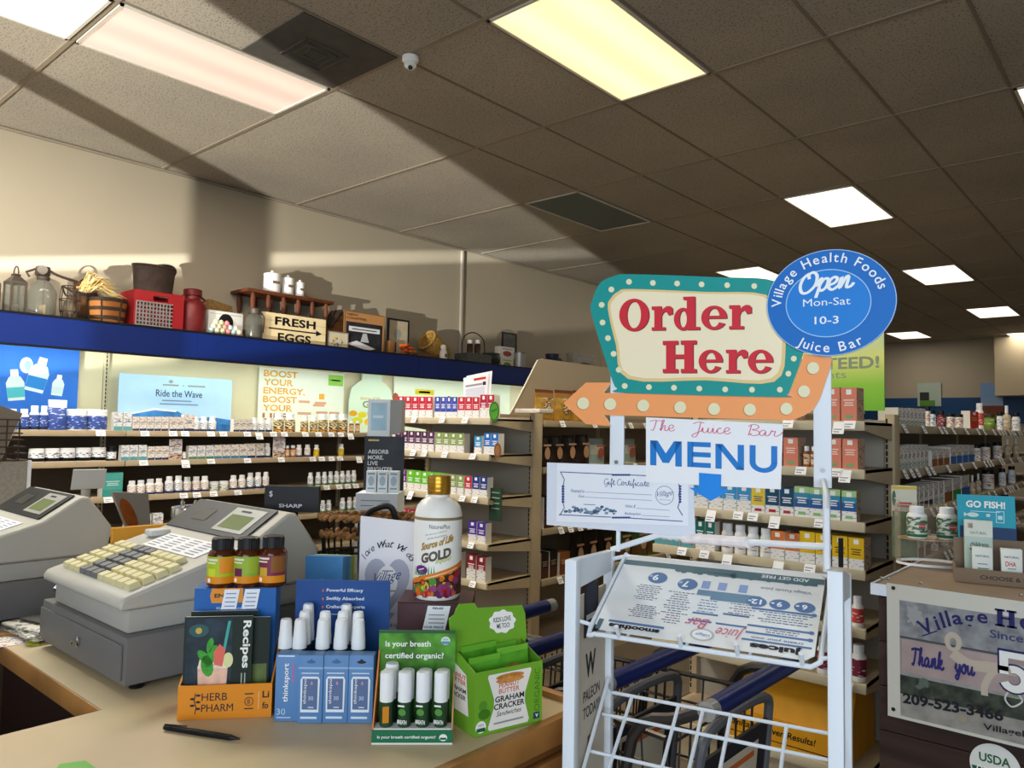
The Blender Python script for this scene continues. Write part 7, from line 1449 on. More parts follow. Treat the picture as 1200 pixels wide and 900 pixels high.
for x, y in zz([(71, 578), (166, 581), (282, 586), (412, 592), (531, 598), (657, 600), (785, 597), (847, 536), (879, 454)]):
    b.flat([sp2(x + 7.6 * math.cos(q) - .8, y + 7.4 * math.sin(q) + .5, OFF) for q in [2 * PI * i / 20 for i in range(20)]], (0, OFF - .0005, 0), X3, Z3, M('#cf8a50', .5)); b.flat([sp2(x + 7 * math.cos(q), y + 7 * math.sin(q), OFF) for q in [2 * PI * i / 20 for i in range(20)]], (0, OFF - .001, 0), X3, Z3, BUL)
b.build('bulb_print', t)
# slab-serif letters, each outlined in its own unit box
def ringp(cx, cy, rx, ry, ix, iy, a0=0, a1=2 * PI, n=30):
    return ('ring', ell(cx, cy, rx, ry, n, a0, a1), ell(cx, cy, ix, iy, n, a0, a1), abs(a1 - a0 - 2 * PI) < 1e-6)
GL = {
 'O': [ringp(.5, .5, .5, .5, .235, .41)],
 'r': [[(.0, 0), (.66, 0), (.66, .13), (0, .13)], [(.13, .1), (.48, .1), (.48, 1), (.13, 1)], [(0, .87), (.3, .87), (.3, 1), (0, 1)], [(.46, .55), (.55, .72), (.66, .78), (.74, .72), (.8, .62), (1, .66), (1, .9), (.9, .99), (.74, 1), (.58, .92), (.46, .78)]],
 'd': [ringp(.36, .33, .36, .34, .14, .25), [(.5, .0), (.82, .0), (.82, 1), (.5, 1)], [(.36, .91), (.7, .91), (.7, 1), (.36, 1)], [(.7, 0), (1, 0), (1, .09), (.7, .09)]],
 'e': [ringp(.5, .5, .5, .5, .22, .38, .0, 5.75), [(.2, .46), (.99, .46), (.99, .58), (.2, .58)]],
 'H': [[(.1, 0), (.36, 0), (.36, 1), (.1, 1)], [(.64, 0), (.9, 0), (.9, 1), (.64, 1)], [(.3, .44), (.7, .44), (.7, .57), (.3, .57)]] + [[(a, c), (a + .46, c), (a + .46, c + .12), (a, c + .12)] for a in (0, .54) for c in (0, .88)],
}
def glyph(mb, ch, bl, br, tl, off, y, mat, dx=0, dy=0):
    O = Vector(sp2(bl[0] + dx, bl[1] + dy, off)); A = Vector(sp2(br[0] + dx, br[1] + dy, off)) - O; B = Vector(sp2(tl[0] + dx, tl[1] + dy, off)) - O
    f = lambda p: (O.x + A.x * p[0] + B.x * p[1], y, O.y + A.y * p[0] + B.y * p[1])
    for g in GL[ch]:
        if g[0] == 'ring':
            n = len(g[1]); vs = [f(p) for p in g[1]] + [f(p) for p in g[2]]
            mb.add(vs, [(i, (i + 1) % n, n + (i + 1) % n, n + i) for i in range(n if g[3] else n - 1)], mat)
        else: mb.add([f(p) for p in g], [tuple(range(len(g)))], mat)
        y -= .00006
b = MB(SM)
for ch, x0_, x1_, yt, yb, sk in (('O', 198, 303, 212, 325, -1), ('r', 312, 386, 238, 322, -1), ('d', 390, 482, 205, 321, -1), ('e', 486, 577, 236, 320, -1), ('r', 584, 663, 234, 318, -1), ('H', 351, 470, 359, 471, 0), ('e', 477, 562, 390, 472, 0), ('r', 573, 649, 390, 472, 0), ('e', 650, 739, 390, 473, 0)):
    q = zz([(x0_, yb), (x1_, yb + sk), (x0_, yt)])
    glyph(b, ch, *q, o1, o1 - .0016, RDD, .9, .7); glyph(b, ch, *q, o1, o1 - .0021, RDL)
b.build('lettering', t)
# ---- blue round hours sign
t = thing('hours_sign', 'blue oval sign with white lettering about opening hours, overlapping the order sign', 'sign', SM @ Vector((.4, OFF, 1.7)), SYAW)
o2 = o1 - .006; cc = Vector(sp2(972, 354.5, o2)); rx = (Vector(sp2(1048, 356, o2)) - Vector(sp2(896, 353, o2))).length / 2; rz_ = (Vector(sp2(975, 292, o2)) - Vector(sp2(969, 417, o2))).length / 2
BL1 = M('#0f6cc0', .5); BL2 = M('#1f8be0', .45)
b = MB(SM); b.prism(ell(cc.x, cc.y, rx, rz_, 64), (0, o2, 0), X3, Z3, (0, .005, 0), BL1, M('#cfe0ee', .5)); b.ring(ell(cc.x, cc.y, rx * .995, rz_ * .995, 64), ell(cc.x, cc.y, rx * .985, rz_ * .985, 64), (0, o2 - .0005, 0), X3, Z3, M('#bcd8ee', .5)); b.build('board', t)
b = MB(SM); ic = (cc.x - .003, cc.y - .001); b.flat(ell(ic[0], ic[1], rx * .66, rz_ * .64, 48), (0, o2 - .0004, 0), X3, Z3, M('#197ed4', .5)); b.ring(ell(ic[0], ic[1], rx * .66, rz_ * .64, 48), ell(ic[0], ic[1], rx * .645, rz_ * .622, 48), (0, o2 - .0008, 0), X3, Z3, M('#9fcbf0', .5)); b.build('inner_disc', t)
b = MB(SM); WL_ = M('#eef3f6', .5)
def arc(s, a0, a1, kr, h, up=True):
    wds = [(text_geo(ch, .01)[3][1] - text_geo(ch, .01)[3][0]) if ch != ' ' else .28 for ch in s]; gap = .09; tot = sum(wds) + gap * (len(s) - 1); u = 0
    hts = {ch: text_geo(ch, .01)[3] for ch in s if ch != ' '}
    for ch, w_ in zip(s, wds):
        mid = (u + w_ / 2) / tot; an = a0 + (a1 - a0) * mid; u += w_ + gap
        if ch == ' ': continue
        v, f, _, bb = text_geo(ch, .01); 
        c0 = Vector((cc.x + rx * kr * math.cos(an), 0, cc.y + rz_ * kr * math.sin(an)))
        tn = Vector((-rx * math.sin(an), 0, rz_ * math.cos(an))).normalized() * (1 if a1 > a0 else -1); upv = Vector((-tn.z, 0, tn.x)) 
        sc = h / .73; o = c0 - tn * (w_ * sc / 2) + upv * (bb[2] * sc); o.y = o2 - .0012
        b.text(ch, o, tn * (w_ * sc), upv * ((bb[3] - bb[2]) * sc), WL_, .01)
arc('Village Health Foods', math.radians(183), math.radians(14), .76, rz_ * .185); arc('Juice Bar', math.radians(236), math.radians(304), .93, rz_ * .185)
b.text('Mon-Sat', (cc.x - rx * .41, o2 - .0012, cc.y - rz_ * .055), X3 * rx * .73, (0, 0, rz_ * .14), WL_, .0); b.text('10-3', (cc.x - rx * .23, o2 - .0012, cc.y - rz_ * .40), X3 * rx * .37, (0, 0, rz_ * .145), WL_, .01)
def script(mb, strokes, o, ex, ey, wd, mat):
    for st in strokes:
        P_ = smooth_pts([(p[0], p[1], 0) for p in st], 6); mb.ribbon([(p.x, p.y) for p in P_], wd, o, ex, ey, mat)
SCR = {
 'O': [[(.45, 1.5), (.15, 1.2), (.0, .6), (.15, .05), (.5, .0), (.9, .5), (.95, 1.2), (.7, 1.55), (.45, 1.4), (.5, 1.05)]], 
 'p': [[(0, .4), (.2, .85), (.3, .9), (.1, -.5)], [(.2, .4), (.45, .9), (.7, .85), (.65, .3), (.4, .02), (.2, .2)]],
 'e': [[(0, .35), (.4, .5), (.55, .8), (.35, .97), (.1, .7), (.1, .2), (.35, 0), (.7, .3)]], 'n': [[(0, .1), (.15, .9), (.1, .05), (.4, .85), (.55, .8), (.5, .1), (.75, .1), (.9, .35)]],
 'T': [[(0, 1.4), (.5, 1.55), (1.3, 1.5)], [(.65, 1.5), (.5, .7), (.3, .0), (.05, .1)]], 'h': [[(0, .1), (.3, 1.0), (.45, 1.6), (.3, 1.6), (.15, .6), (.1, 0), (.35, .7), (.55, .75), (.5, .15), (.7, .05), (.95, .35)]],
 'J': [[(.2, 1.3), (.7, 1.6), (1.3, 1.5)], [(.95, 1.55), (.8, .6), (.55, -.5), (.2, -.7), (.1, -.4), (.6, 0), (1.1, .3)]], 'u': [[(0, .3), (.15, .8), (.15, .2), (.35, .05), (.6, .4), (.7, .8), (.65, .15), (.85, .05), (1.05, .35)]],
 'i': [[(0, .3), (.15, .8), (.15, .15), (.3, .05), (.5, .35)], [(.2, 1.15), (.24, 1.2)]], 'c': [[(0, .35), (.2, .75), (.45, .8), (.3, .85), (.1, .5), (.15, .1), (.4, .02), (.75, .35)]],
 'B': [[(.3, 1.5), (.15, .7), (0, .0)], [(.0, 1.3), (.5, 1.65), (.95, 1.4), (.8, 1.0), (.35, .85), (.9, .7), (1.0, .3), (.6, .0), (.15, .1), (.3, .3)]], 'a': [[(.6, .7), (.35, .85), (.05, .5), (.1, .1), (.35, .1), (.6, .65), (.55, .15), (.75, .05), (1, .35)]],
 'r': [[(0, .3), (.2, .85), (.25, .7), (.5, .75), (.4, .25), (.55, .05), (.9, .3), (1.2, .75)]], 'k': [[(0, .1), (.3, 1.1), (.35, 1.6), (.2, 1.3), (.1, 0), (.4, .7), (.6, .85), (.5, .5), (.2, .4), (.6, .0), (.9, .25)]],
 'y': [[(0, .3), (.15, .8), (.15, .3), (.35, .1), (.6, .5), (.65, .85), (.6, 0), (.35, -.6), (.1, -.4), (.5, .0), (.9, .3)]], 'o': [[(.3, .85), (.05, .5), (.15, .08), (.45, .1), (.55, .5), (.35, .85), (.6, .75), (.85, .6)]],
 'f': [[(0, .2), (.4, 1.2), (.5, 1.6), (.3, 1.5), (.2, -.5), (.35, -.3), (.3, .2), (.7, .4)]], 't': [[(0, .2), (.25, 1.3), (.2, .2), (.4, .05), (.6, .3)], [(.0, .95), (.5, 1.0)]], 'G': [[(.95, 1.3), (.6, 1.6), (.1, 1.0), (.1, .3), (.5, .05), (.9, .7), (.85, .0), (.5, -.5), (.2, -.3)]],
 'C': [[(.9, 1.3), (.6, 1.6), (.1, 1.0), (.1, .3), (.5, .0), (1.0, .3)]], 'l': [[(0, .2), (.35, 1.1), (.35, 1.6), (.15, 1.0), (.15, .15), (.3, .05), (.5, .3)]], 'g': [[(.6, .75), (.3, .85), (.05, .4), (.3, .1), (.6, .6), (.55, -.3), (.3, -.6), (.1, -.35), (.8, .3)]], 'V': [[(0, 1.3), (.25, 1.5), (.4, .0), (.8, 1.0), (1.1, 1.6)]],
}
SW = {'O': .95, 'p': .7, 'e': .65, 'n': .85, 'T': 1.0, 'h': .85, 'J': 1.0, 'u': 1.0, 'i': .45, 'c': .7, 'B': 1.0, 'a': .95, 'r': .9, 'k': .85, 'y': .85, 'o': .7, 'f': .6, 't': .5, 'G': 1.0, 'C': .95, 'l': .45, 'g': .75, 'V': 1.0}
def scriptline(mb, s, o, ex, ey, wd, mat, space=.5):
    # ex: whole width; ey: one x-height
    tot = sum(SW.get(c, space) for c in s); u = 0; o = Vector(o); ex = Vector(ex) / tot
    for c in s:
        if c in SCR: script(mb, SCR[c], o + ex * u, ex, Vector(ey), wd, mat)
        u += SW.get(c, space)
scriptline(b, 'Open', (cc.x - rx * .47, o2 - .0012, cc.y + rz_ * .20), X3 * rx * .82 + Z3 * rz_ * .06, Z3 * rz_ * .24 + X3 * rx * .03, .2, WL_)
b.build('lettering', t)
# ---- MENU card
t = thing('menu_sign', 'white card reading The Juice Bar MENU with blue arrow under the order sign', 'sign', SM @ Vector((.2, .16, 1.45)), SYAW); om = OFF - .003
q4 = [(757, 565), (915, 573.5), (917.5, 497), (757, 489)]; b = MB(SM); b.prism(poly(q4, om), (0, om, 0), X3, Z3, (0, .0015, 0), M('#eceef0', .5)); b.build('card', t)
def P3(px, py, e=.0006): v = sl(px, py, om); v.y = om - e; return v
def ptx(mb, s, bl, br, tl, mat, bold=0, shear=0, e=.0006, fn=P3): o = fn(*bl, e); mb.text(s, o, fn(*br, e) - o, fn(*tl, e) - o, mat, bold, shear)
MEN = M('#1b79c8', .45); b = MB(SM)
GLM = {'M': [[(0, 0), (.2, 0), (.2, 1), (0, 1)], [(.8, 0), (1, 0), (1, 1), (.8, 1)], [(0, 1), (.24, 1), (.5, .5), (.76, 1), (1, 1), (.6, .12), (.4, .12)]], 'E': [[(0, 0), (.26, 0), (.26, 1), (0, 1)]] + [[(.2, y), (1, y), (1, y + .19), (.2, y + .19)] for y in (0, .41, .81)], 'N': [[(0, 0), (.22, 0), (.22, 1), (0, 1)], [(.78, 0), (1, 0), (1, 1), (.78, 1)], [(0, 1), (.26, 1), (1, 0), (.74, 0)]], 'U': [[(0, .35), (.22, .35), (.22, 1), (0, 1)], [(.78, .35), (1, .35), (1, 1), (.78, 1)], ('ring', ell(.5, .38, .5, .38, 20, PI, 2 * PI), ell(.5, .38, .28, .21, 20, PI, 2 * PI), False)]}
for ch, x0_, x1_, ytl, ybl, dy in (('M', 762, 799, 516, 545, 2), ('E', 805.5, 833, 517.5, 547, 1.5), ('N', 838.5, 872, 520, 549, 2), ('U', 878.5, 911, 521.5, 553, 2)):
    O = P3(x0_, ybl); A = P3(x1_, ybl + dy) - O; B = P3(x0_, ytl) - O
    for g in GLM[ch]:
        if g[0] == 'ring':
            n = len(g[1]); b.add([O + A * p[0] + B * p[1] for p in g[1] + g[2]], [(i, i + 1, n + i + 1, n + i) for i in range(n - 1)], MEN)
        else: b.add([O + A * p[0] + B * p[1] for p in g], [tuple(range(len(g)))], MEN)
PKS = M('#d0547c', .5); o = P3(762, 504); ex = P3(914, 512) - o; ey = P3(762, 496.5) - o; scriptline(b, 'The   Juice   Bar', o, ex, ey, .09, PKS, .55); b.build('lettering', t)
ar = [(819.5, 554), (845.5, 556), (845, 573), (857, 574), (833, 587), (808, 571.5), (819.5, 572)]; b = MB(SM); b.prism([(P3(*p).x, P3(*p).z) for p in ar], (0, om - .0022, 0), X3, Z3, (0, .0012, 0), M('#1a86e0', .45)); b.build('arrow', t)
# ---- gift certificate
t = thing('gift_certificate', 'large white gift certificate with navy scroll border in a clear sleeve', 'certificate', SM @ Vector((0, .16, 1.37)), SYAW); og = OFF - .0002
def G3(px, py, e=.0006): v = sl(px, py, og); v.y = og - e; return v
q4 = [(640.5, 615), (815, 629.5), (812, 548), (641, 542)]; b = MB(SM); b.prism(poly(q4, og), (0, og, 0), X3, Z3, (0, .0012, 0), M('#d9dfea', .2, coat=.5)); b.build('sleeve', t)
b = MB(SM); b.flat(poly([(652, 611), (806.5, 616), (806.5, 560), (806, 546.5), (653, 543)], og), (0, og - .0003, 0), X3, Z3, M('#e6e9f0', .3)); b.build('paper', t)
NV = M('#3a4a86', .5); b = MB(SM)
def pl_(pts, wpx, m=NV, e=.0007):
    k = (G3(700, 580) - G3(701, 580)).length
    Q = [G3(x, y, e) for x, y in pts]; b.ribbon([(v.x, v.z) for v in Q], wpx * k, (0, og - e, 0), X3, Z3, m)
pl_([(657, 553), (721, 556)], .9); pl_([(735, 556.5), (800, 559)], .9); pl_([(655, 603), (716, 606)], .9); pl_([(737, 607), (800, 611)], .9)
for s, x in ((1, 659), (-1, 797)): pl_([(x - 2 * s, 553), (x + 2.5 * s, 562), (x, 574), (x + 1.5 * s, 580), (x, 586), (x + 2.5 * s, 595), (x - 3 * s, 604)], 1.0)
for cx_, cy_ in ((728, 556.5), (728, 606.5)):
    for k in range(-3, 4): b.flat([(G3(cx_ + 3 * k + 2.2 * math.cos(q), cy_ + 1.2 * math.sin(q)).x, G3(cx_ + 3 * k + 2.2 * math.cos(q), cy_ + 1.2 * math.sin(q)).z) for q in [2 * PI * i / 10 for i in range(10)]], (0, og - .0008, 0), X3, Z3, NV)
for cx_ in (660, 797):
    for k in range(-3, 4): b.flat([(G3(cx_ + 1.8 * math.cos(q), 579 + 3 * k + 1.5 * math.sin(q)).x, G3(cx_ + 1.8 * math.cos(q), 579 + 3 * k + 1.5 * math.sin(q)).z) for q in [2 * PI * i / 8 for i in range(8)]], (0, og - .0008, 0), X3, Z3, NV)
o = G3(708, 568); ex = G3(761, 570) - o; ey = G3(708, 563.5) - o; scriptline(b, 'Gift Certificate', o, ex, ey, .12, NV, .5)
for s, p0_, p1_, h in (('Presented to', (669, 577), (685, 577.5), 4), ('From', (678, 583), (685, 583.2), 3.5), ('Value $', (733, 595), (745, 595.5), 4), ('Redemption', (732, 604), (751, 604.8), 4)): ptx(b, s, p0_, p1_, (p0_[0], p0_[1] - h), NV, 0, .4, .0007, G3)
for a_, c_ in (((686, 576.5), (764, 580)), ((686, 582.5), (764, 586.5)), ((746, 595.5), (785, 598)), ((752, 604), (785, 605.5))): pl_([a_, c_], .5, M('#8a92b8', .5))
C_ = G3(779, 580.5); ra = (G3(790, 581) - C_).length; b.ring(ell(C_.x, C_.z, ra, ra, 30), ell(C_.x, C_.z, ra * .92, ra * .92, 30), (0, og - .0007, 0), X3, Z3, M('#9aa2b8', .5)); ptx(b, 'Village', (770, 584), (789, 582), (770, 576), M('#6a7498', .5), 0, .5, .0008, G3); ptx(b, 'HEALTH FOODS', (773, 586), (786, 587), (773, 584.5), M('#8a92a8', .5), 0, 0, .0008, G3)
rr = random.Random(12)
for k in range(60):
    x = 663 + 60 * rr.random(); s = 1 - abs(x - 692) / 34; y = 602 - rr.random() * (3 + 7 * max(0, 1 - abs(abs(x - 692) - 16) / 16)); r_ = .8 + rr.random() * 1.0
    b.flat([(G3(x + r_ * 1.4 * math.cos(q), y + r_ * math.sin(q)).x, G3(x + r_ * 1.4 * math.cos(q), y + r_ * math.sin(q)).z) for q in [2 * PI * i / 8 for i in range(8)]], (0, og - .0007 - .000005 * k, 0), X3, Z3, M(rr.choice(['#3d5570', '#55708a', '#7d94a6']), .5))
pl_([(684, 591), (698, 591.6)], .6); pl_([(684, 601), (698, 601.6)], 1.5, M('#3d6a80', .5)); b.build('print', t)

# ================================================================ shopping carts nested between the counter and the end displays
CW = M('#5a5753', .35, metal=.8, name='cart_wire'); CB = M('#15235c', .35, name='navy_plastic'); CG = M('#5a5b5e', .45, name='grey_plastic'); CLR = M('#a9a59c', .2, alpha=.75)
def cart(label):
    t = thing('shopping_cart', label, 'shopping cart', (0, 0, 0), 0, None); Hh = .985; yw = .235
    b = MB(); b.tube([(0, -yw + .03, Hh), (0, yw - .035, Hh)], .019, CB, 14); b.build('handle_grip', t)
    for s in (-1, 1):
        b = MB(); b.tube([(0, s * (yw - .036), Hh), (0, s * (yw - .004), Hh)], .0185, CLR, 14); b.build('handle_cap', t)
        b = MB(); b.tube(smooth_pts([(0, s * (yw - .02), Hh), (-.06, s * (yw - .015), Hh - .03), (-.16, s * (yw - .01), Hh - .09), (-.2, s * (yw - .02), .6), (-.25, s * (yw - .04), .3), (-.1, s * (yw - .0), .17)], 4), .012, CW, 8); b.build('side_tube', t)
    def bk(x, y, z): return (x, y, z)
    b = MB(); top = .90; bot = .52
    for k in range(7):
        f = k / 6; z = bot + (top - bot) * f; xl = -.82 - .06 * f; yy = yw - .035 - .04 * (1 - f); yl = yy - .07
        b.tube([(-.1, -yy, z), (xl, -yl, z), (xl, yl, z), (-.1, yy, z)], .0032 if k < 6 else .006, CW, 5)
    for k in range(12):
        x = -.1 - .06 * k; ft = (x + .1) / -.78
        for s in (-1, 1): b.tube([(x, s * (yw - .035 - .07 * ft), top), (x - .0, s * (yw - .075 - .07 * ft), bot), (x, 0, bot)], .0026, CW, 4)
    for k in range(7):
        y = -.12 + .04 * k; b.tube([(-.88, y, top), (-.82, y, bot), (-.1, y * 1.4, bot)], .0026, CW, 4)
    b.build('wire_basket', t)
    b = MB()
    for k in range(9):
        y = -.17 + .0425 * k; b.tube([(-.1, y, .62), (-.085, y, .92)], .0026, CW, 4)
    for k in range(4): b.tube([(-.099 + .004 * k, -.19, .64 + .085 * k), (-.099 + .004 * k, .19, .64 + .085 * k)], .0032, CW, 5)
    b.build('rear_gate', t)
    b = MB(); b.hexa([(-.072, -.14, .62), (-.064, -.14, .62), (-.064, .14, .62), (-.072, .14, .62)], [(-.05, -.15, .86), (-.042, -.15, .86), (-.042, .15, .86), (-.05, .15, .86)], M('#2a2b2e', .45)); b.build('seat_flap', t)
    b = MB()
    for k in range(6): y = -.11 + .044 * k; b.prism(ell(y, .74, .013, .06, 14), (-.0975, 0, 0), Y3, Vector((.0545, 0, .998)), (-.002, 0, 0), M('#8a8b8e', .4))
    b.build('seat_slots', t)
    b = MB(); wx = lambda z: -.0402 + (z - .86) * .0917
    b.add([(wx(.68), -.1, .68), (wx(.68), .1, .68), (wx(.83), .1, .83), (wx(.83), -.1, .83)], [(0, 1, 2, 3)], M('#c9bda4', .5)); b.text('1', (wx(.79) + .0012, -.09, .785), Y3 * .016, (.0044, 0, .035), BLACK, bold=.03); b.rect(-.06, 0, .08, .012, (wx(.80) + .0012, 0, .80), Y3, Z3, M('#c2602a', .5)); b.build('warning_label', t)
    b = MB(); b.tube([(-.88, -.14, top), (-.88, .14, top)], .012, CB, 8); b.build('bumper', t)
    b = MB(); b.tube(smooth_pts([(-.07, -.16, .62), (-.05, -.165, .84), (-.04, -.12, .915), (-.04, .12, .915), (-.05, .165, .84), (-.07, .16, .62)], 4), .011, CG, 8); b.build('seat_rim', t)
    b = MB(); b.tube([(-.1, -.2, .925), (-.1, .2, .925)], .008, STEEL, 8); b.build('gate_bar', t)
    b = MB(); b.tube([(-.1, -yw, .17), (-.85, -.13, .14), (-.85, .13, .14), (-.1, yw, .17)], .012, CW, 8); b.build('base_frame', t)
    for x, y in ((-.12, -yw + .005), (-.12, yw - .005), (-.83, -.12), (-.83, .12)):
        b = MB(); b.lathe([(.03, -.012), (.058, -.011), (.058, .011), (.03, .012)], BLACK, 18, c=(x, y, .0585), rot=Matrix.Rotation(PI / 2, 3, 'X')); b.build('wheel', t); MB().box((x - .012, y - .018, .065), (x + .012, y + .018, .15), STEEL).build('caster', t)
    return t
CL = ['shopping cart deepest in the nested row, its handle just above the snack display', 'second shopping cart in the nested row, handle left of the rack post', 'third shopping cart in the nested row, handle behind the menu tray', 'outermost shopping cart with grey seat flap, below the laminated menu']
cx = [-1.385, -1.145, -.885, -.665]; cyy = [1.545, 1.535, 1.53, 1.545]
c0 = cart(CL[0]); kinds = {}
for k in range(1, 4): copy_tree(c0, (cx[k], cyy[k], 0), 0, CL[k], 'nested shopping carts')
c0.location = (cx[0], cyy[0], 0); c0['group'] = 'nested shopping carts'

# ================================================================ plank cabinet with the shop banner
KX, KY, KZ = -.685, 2.40, 1.062
PLK = M('#3a2a24', .6, var=.35, scale=5, stretch=(.4, 1, 5), name='dark_planks'); t = thing('plank_cabinet', 'dark plank cabinet with white metal-edged top carrying fish oil displays', 'cabinet', (0, 2.7, 0))
b = MB(); b.box((KX + .03, KY + .03, 0), (1.3, 2.98, KZ - .03), M('#2a201c', .6)); b.build('body', t)
for k in range(8): MB().box((KX + .012, KY + .005, .02 + .126 * k), (1.3, KY + .0295, .02 + .126 * k + .123), PLK).build('plank', t)
for k in range(8): MB().box((KX + .005, KY + .0305, .02 + .126 * k), (KX + .0295, 2.98, .02 + .126 * k + .123), PLK).build('plank', t)
b = MB(); b.box((KX, KY, KZ - .029), (1.32, 3.0, KZ - .002), M('#8b7a68', .5, var=.05)); b.build('worktop', t)
b = MB(); b.box((KX - .006, KY - .008, KZ - .03), (1.32, KY - .0005, KZ + .002), M('#dfe6f0', .3)); b.box((KX - .006, KY - .0005, KZ - .03), (KX - .0005, 3.0, KZ + .002), M('#c9d0d8', .3)); b.build('metal_edge', t)
for px, py in ((1033, 677), (1041, 678), (1079, 683), (1196, 697)):
    v = un(px, py, 'y', KY - .0085); MB().lathe([(.004, 0), (.004, .0015), (.001, .003)], STEEL, 10, c=(v.x, KY - .0085, v.z), rot=Matrix.Rotation(PI / 2, 3, 'X')).build('screw', t)
BY = KY - .012
def B3(px, py, e=0.0): return un(px, py, 'y', BY - e)
t = thing('banner', 'vinyl shop banner reading Village Health and Thank you on the plank cabinet', 'banner', (0, BY, .8)); tl_, bl_ = B3(1039, 683), B3(1039, 838); x1b = tl_.x + .95; b = MB(); b.box((tl_.x, BY, bl_.z), (x1b, BY + .002, tl_.z), M('#c9c6bb', .5)); b.build('sheet', t)
for px, py in ((1047, 689), (1047, 831)):
    v = B3(px, py); b = MB(); b.lathe([(.0055, 0), (.0055, .0012), (.003, .0014)], M('#3a342c', .4, metal=.6), 14, c=(v.x, BY - .0005, v.z), rot=Matrix.Rotation(PI / 2, 3, 'X')); b.build('eyelet', t)
b = MB(); i0, i1 = B3(1054, 703), B3(1054, 842); xr = x1b - .04
def bq(u0, py0, u1, py1, m, e=.0004):      # horizontal picture strip between pixel rows measured at the left edge
    za, zb_ = B3(1054, py0).z, B3(1054, py1).z; b.rect(i0.x + u0, zb_, i0.x + u1, za, (0, BY - e, 0), X3, Z3, m)
WID = xr - i0.x
bq(0, 703, WID, 838, M('#8d8b8a', .5, var=.2, scale=22)); bq(0, 703, WID, 746, M('#85878a', .5, var=.35, scale=30), .0006); bq(.005, 748, WID, 786, M('#a4918e', .5, var=.12, scale=14), .0006); bq(0, 744.5, WID, 747, M('#4a4a4c', .5), .0008); bq(0, 790, WID, 812, M('#3a3f36', .5, var=.7, scale=35), .0007); bq(.0, 812, WID, 838, M('#8f8b84', .5, var=.25, scale=26), .0006)
rr = random.Random(21)
for k in range(7):
    v = B3(1068 + rr.random() * 8, 716 + rr.random() * 14); an = rr.random() * 3; b.flat([(v.x + .012 * math.cos(q) * (1 + .5 * math.cos(5 * q)), v.z + .012 * math.sin(q) * (1 + .5 * math.cos(5 * q))) for q in [2 * PI * i / 30 for i in range(30)]], (0, BY - .0009 - .00002 * k, 0), X3, Z3, M('#9b9b9a', .5))
HM = M('#b9ac9c', .5)
b.ring([(p[0], p[1]) for p in ell(B3(1117, 752).x, B3(1117, 752).z, .021, .026, 24)], [(p[0], p[1]) for p in ell(B3(1117, 753).x, B3(1117, 753).z, .008, .013, 24)], (0, BY - .0010, 0), X3, Z3, HM)
def stroke(pts, w0, m, e):
    P_ = smooth_pts([(B3(x, y).x, B3(x, y).z, 0) for x, y in pts], 6); b.ribbon([(p.x, p.y) for p in P_], w0, (0, BY - e, 0), X3, Z3, m)
stroke([(1116, 765), (1135, 778), (1160, 782), (1185, 785), (1215, 790)], .028, HM, .0011); stroke([(1172, 782), (1160, 792), (1154, 804), (1154, 815)], .016, HM, .0012)
for k in range(18):
    v = B3(1075 + rr.random() * 12, 796 + rr.random() * 10); b.flat(ell(v.x, v.z, .006, .005, 8), (0, BY - .0009 - .00001 * k, 0), X3, Z3, M('#5a6560', .5))
for px, py, h_ in ((1146, 836, '#a0917a'), (1128, 842, '#9a8f7a'), (1190, 812, '#7a8a3a'), (1180, 806, '#8a5a2a')): v = B3(px, py); b.flat(ell(v.x, v.z, .011, .01, 14), (0, BY - .0013, 0), X3, Z3, M(h_, .5))
b.build('picture', t)
b = MB(); NVB = M('#25245c', .5); BK = M('#1f2024', .5)
def btx(s, bl, br, tl, mat, bold=0, shear=0, e=.0028): o = B3(*bl, e); b.text(s, o, B3(*br, e) - o, B3(*tl, e) - o, mat, bold, shear)
for ch, x, y, w_, h_, r in (('V', 1082, 745, 17, 19, .5), ('i', 1099, 738, 3.6, 17, .36), ('l', 1105.5, 735.5, 3.4, 19, .3), ('l', 1111.5, 733.5, 3.4, 19, .26), ('a', 1117, 732, 11.5, 12, .18), ('g', 1131, 736, 11, 16.5, .08), ('e', 1145, 729.5, 11.5, 12, 0)):
    k_ = (B3(1100, 730) - B3(1101, 730)).length; o = B3(x, y, .0016); ux = Vector((math.cos(r), 0, math.sin(r))); uz = Vector((-math.sin(r), 0, math.cos(r))); b.text(ch, o, ux * w_ * k_, uz * h_ * k_, NVB, .02)
    if ch in 'Vil': b.rect(-.1, -.03, 1.1, .05, o, ux * w_ * k_, uz * h_ * k_, NVB)
H0 = B3(1166, 733, .0016); k_ = (B3(1170, 720) - B3(1171, 720)).length
for g in GL['H']: b.add([H0 + X3 * p[0] * 25 * k_ + Z3 * p[1] * 23 * k_ for p in g], [tuple(range(len(g)))], NVB)
b.text('ealth Foods', H0 + X3 * 28 * k_, X3 * 190 * k_, Z3 * 24 * k_, NVB, .01); b.text('Since', B3(1160, 747, .0016), X3 * 38 * k_, Z3 * 11 * k_, M('#3a3f6a', .5), .015)
F0 = B3(1171, 808, .0034); five = [[(.02, .5), (.3, .5), (.3, .84), (.98, .84), (.98, 1), (.02, 1)], [(.3, .42), (.3, .62), (.02, .62), (.02, .42)]]
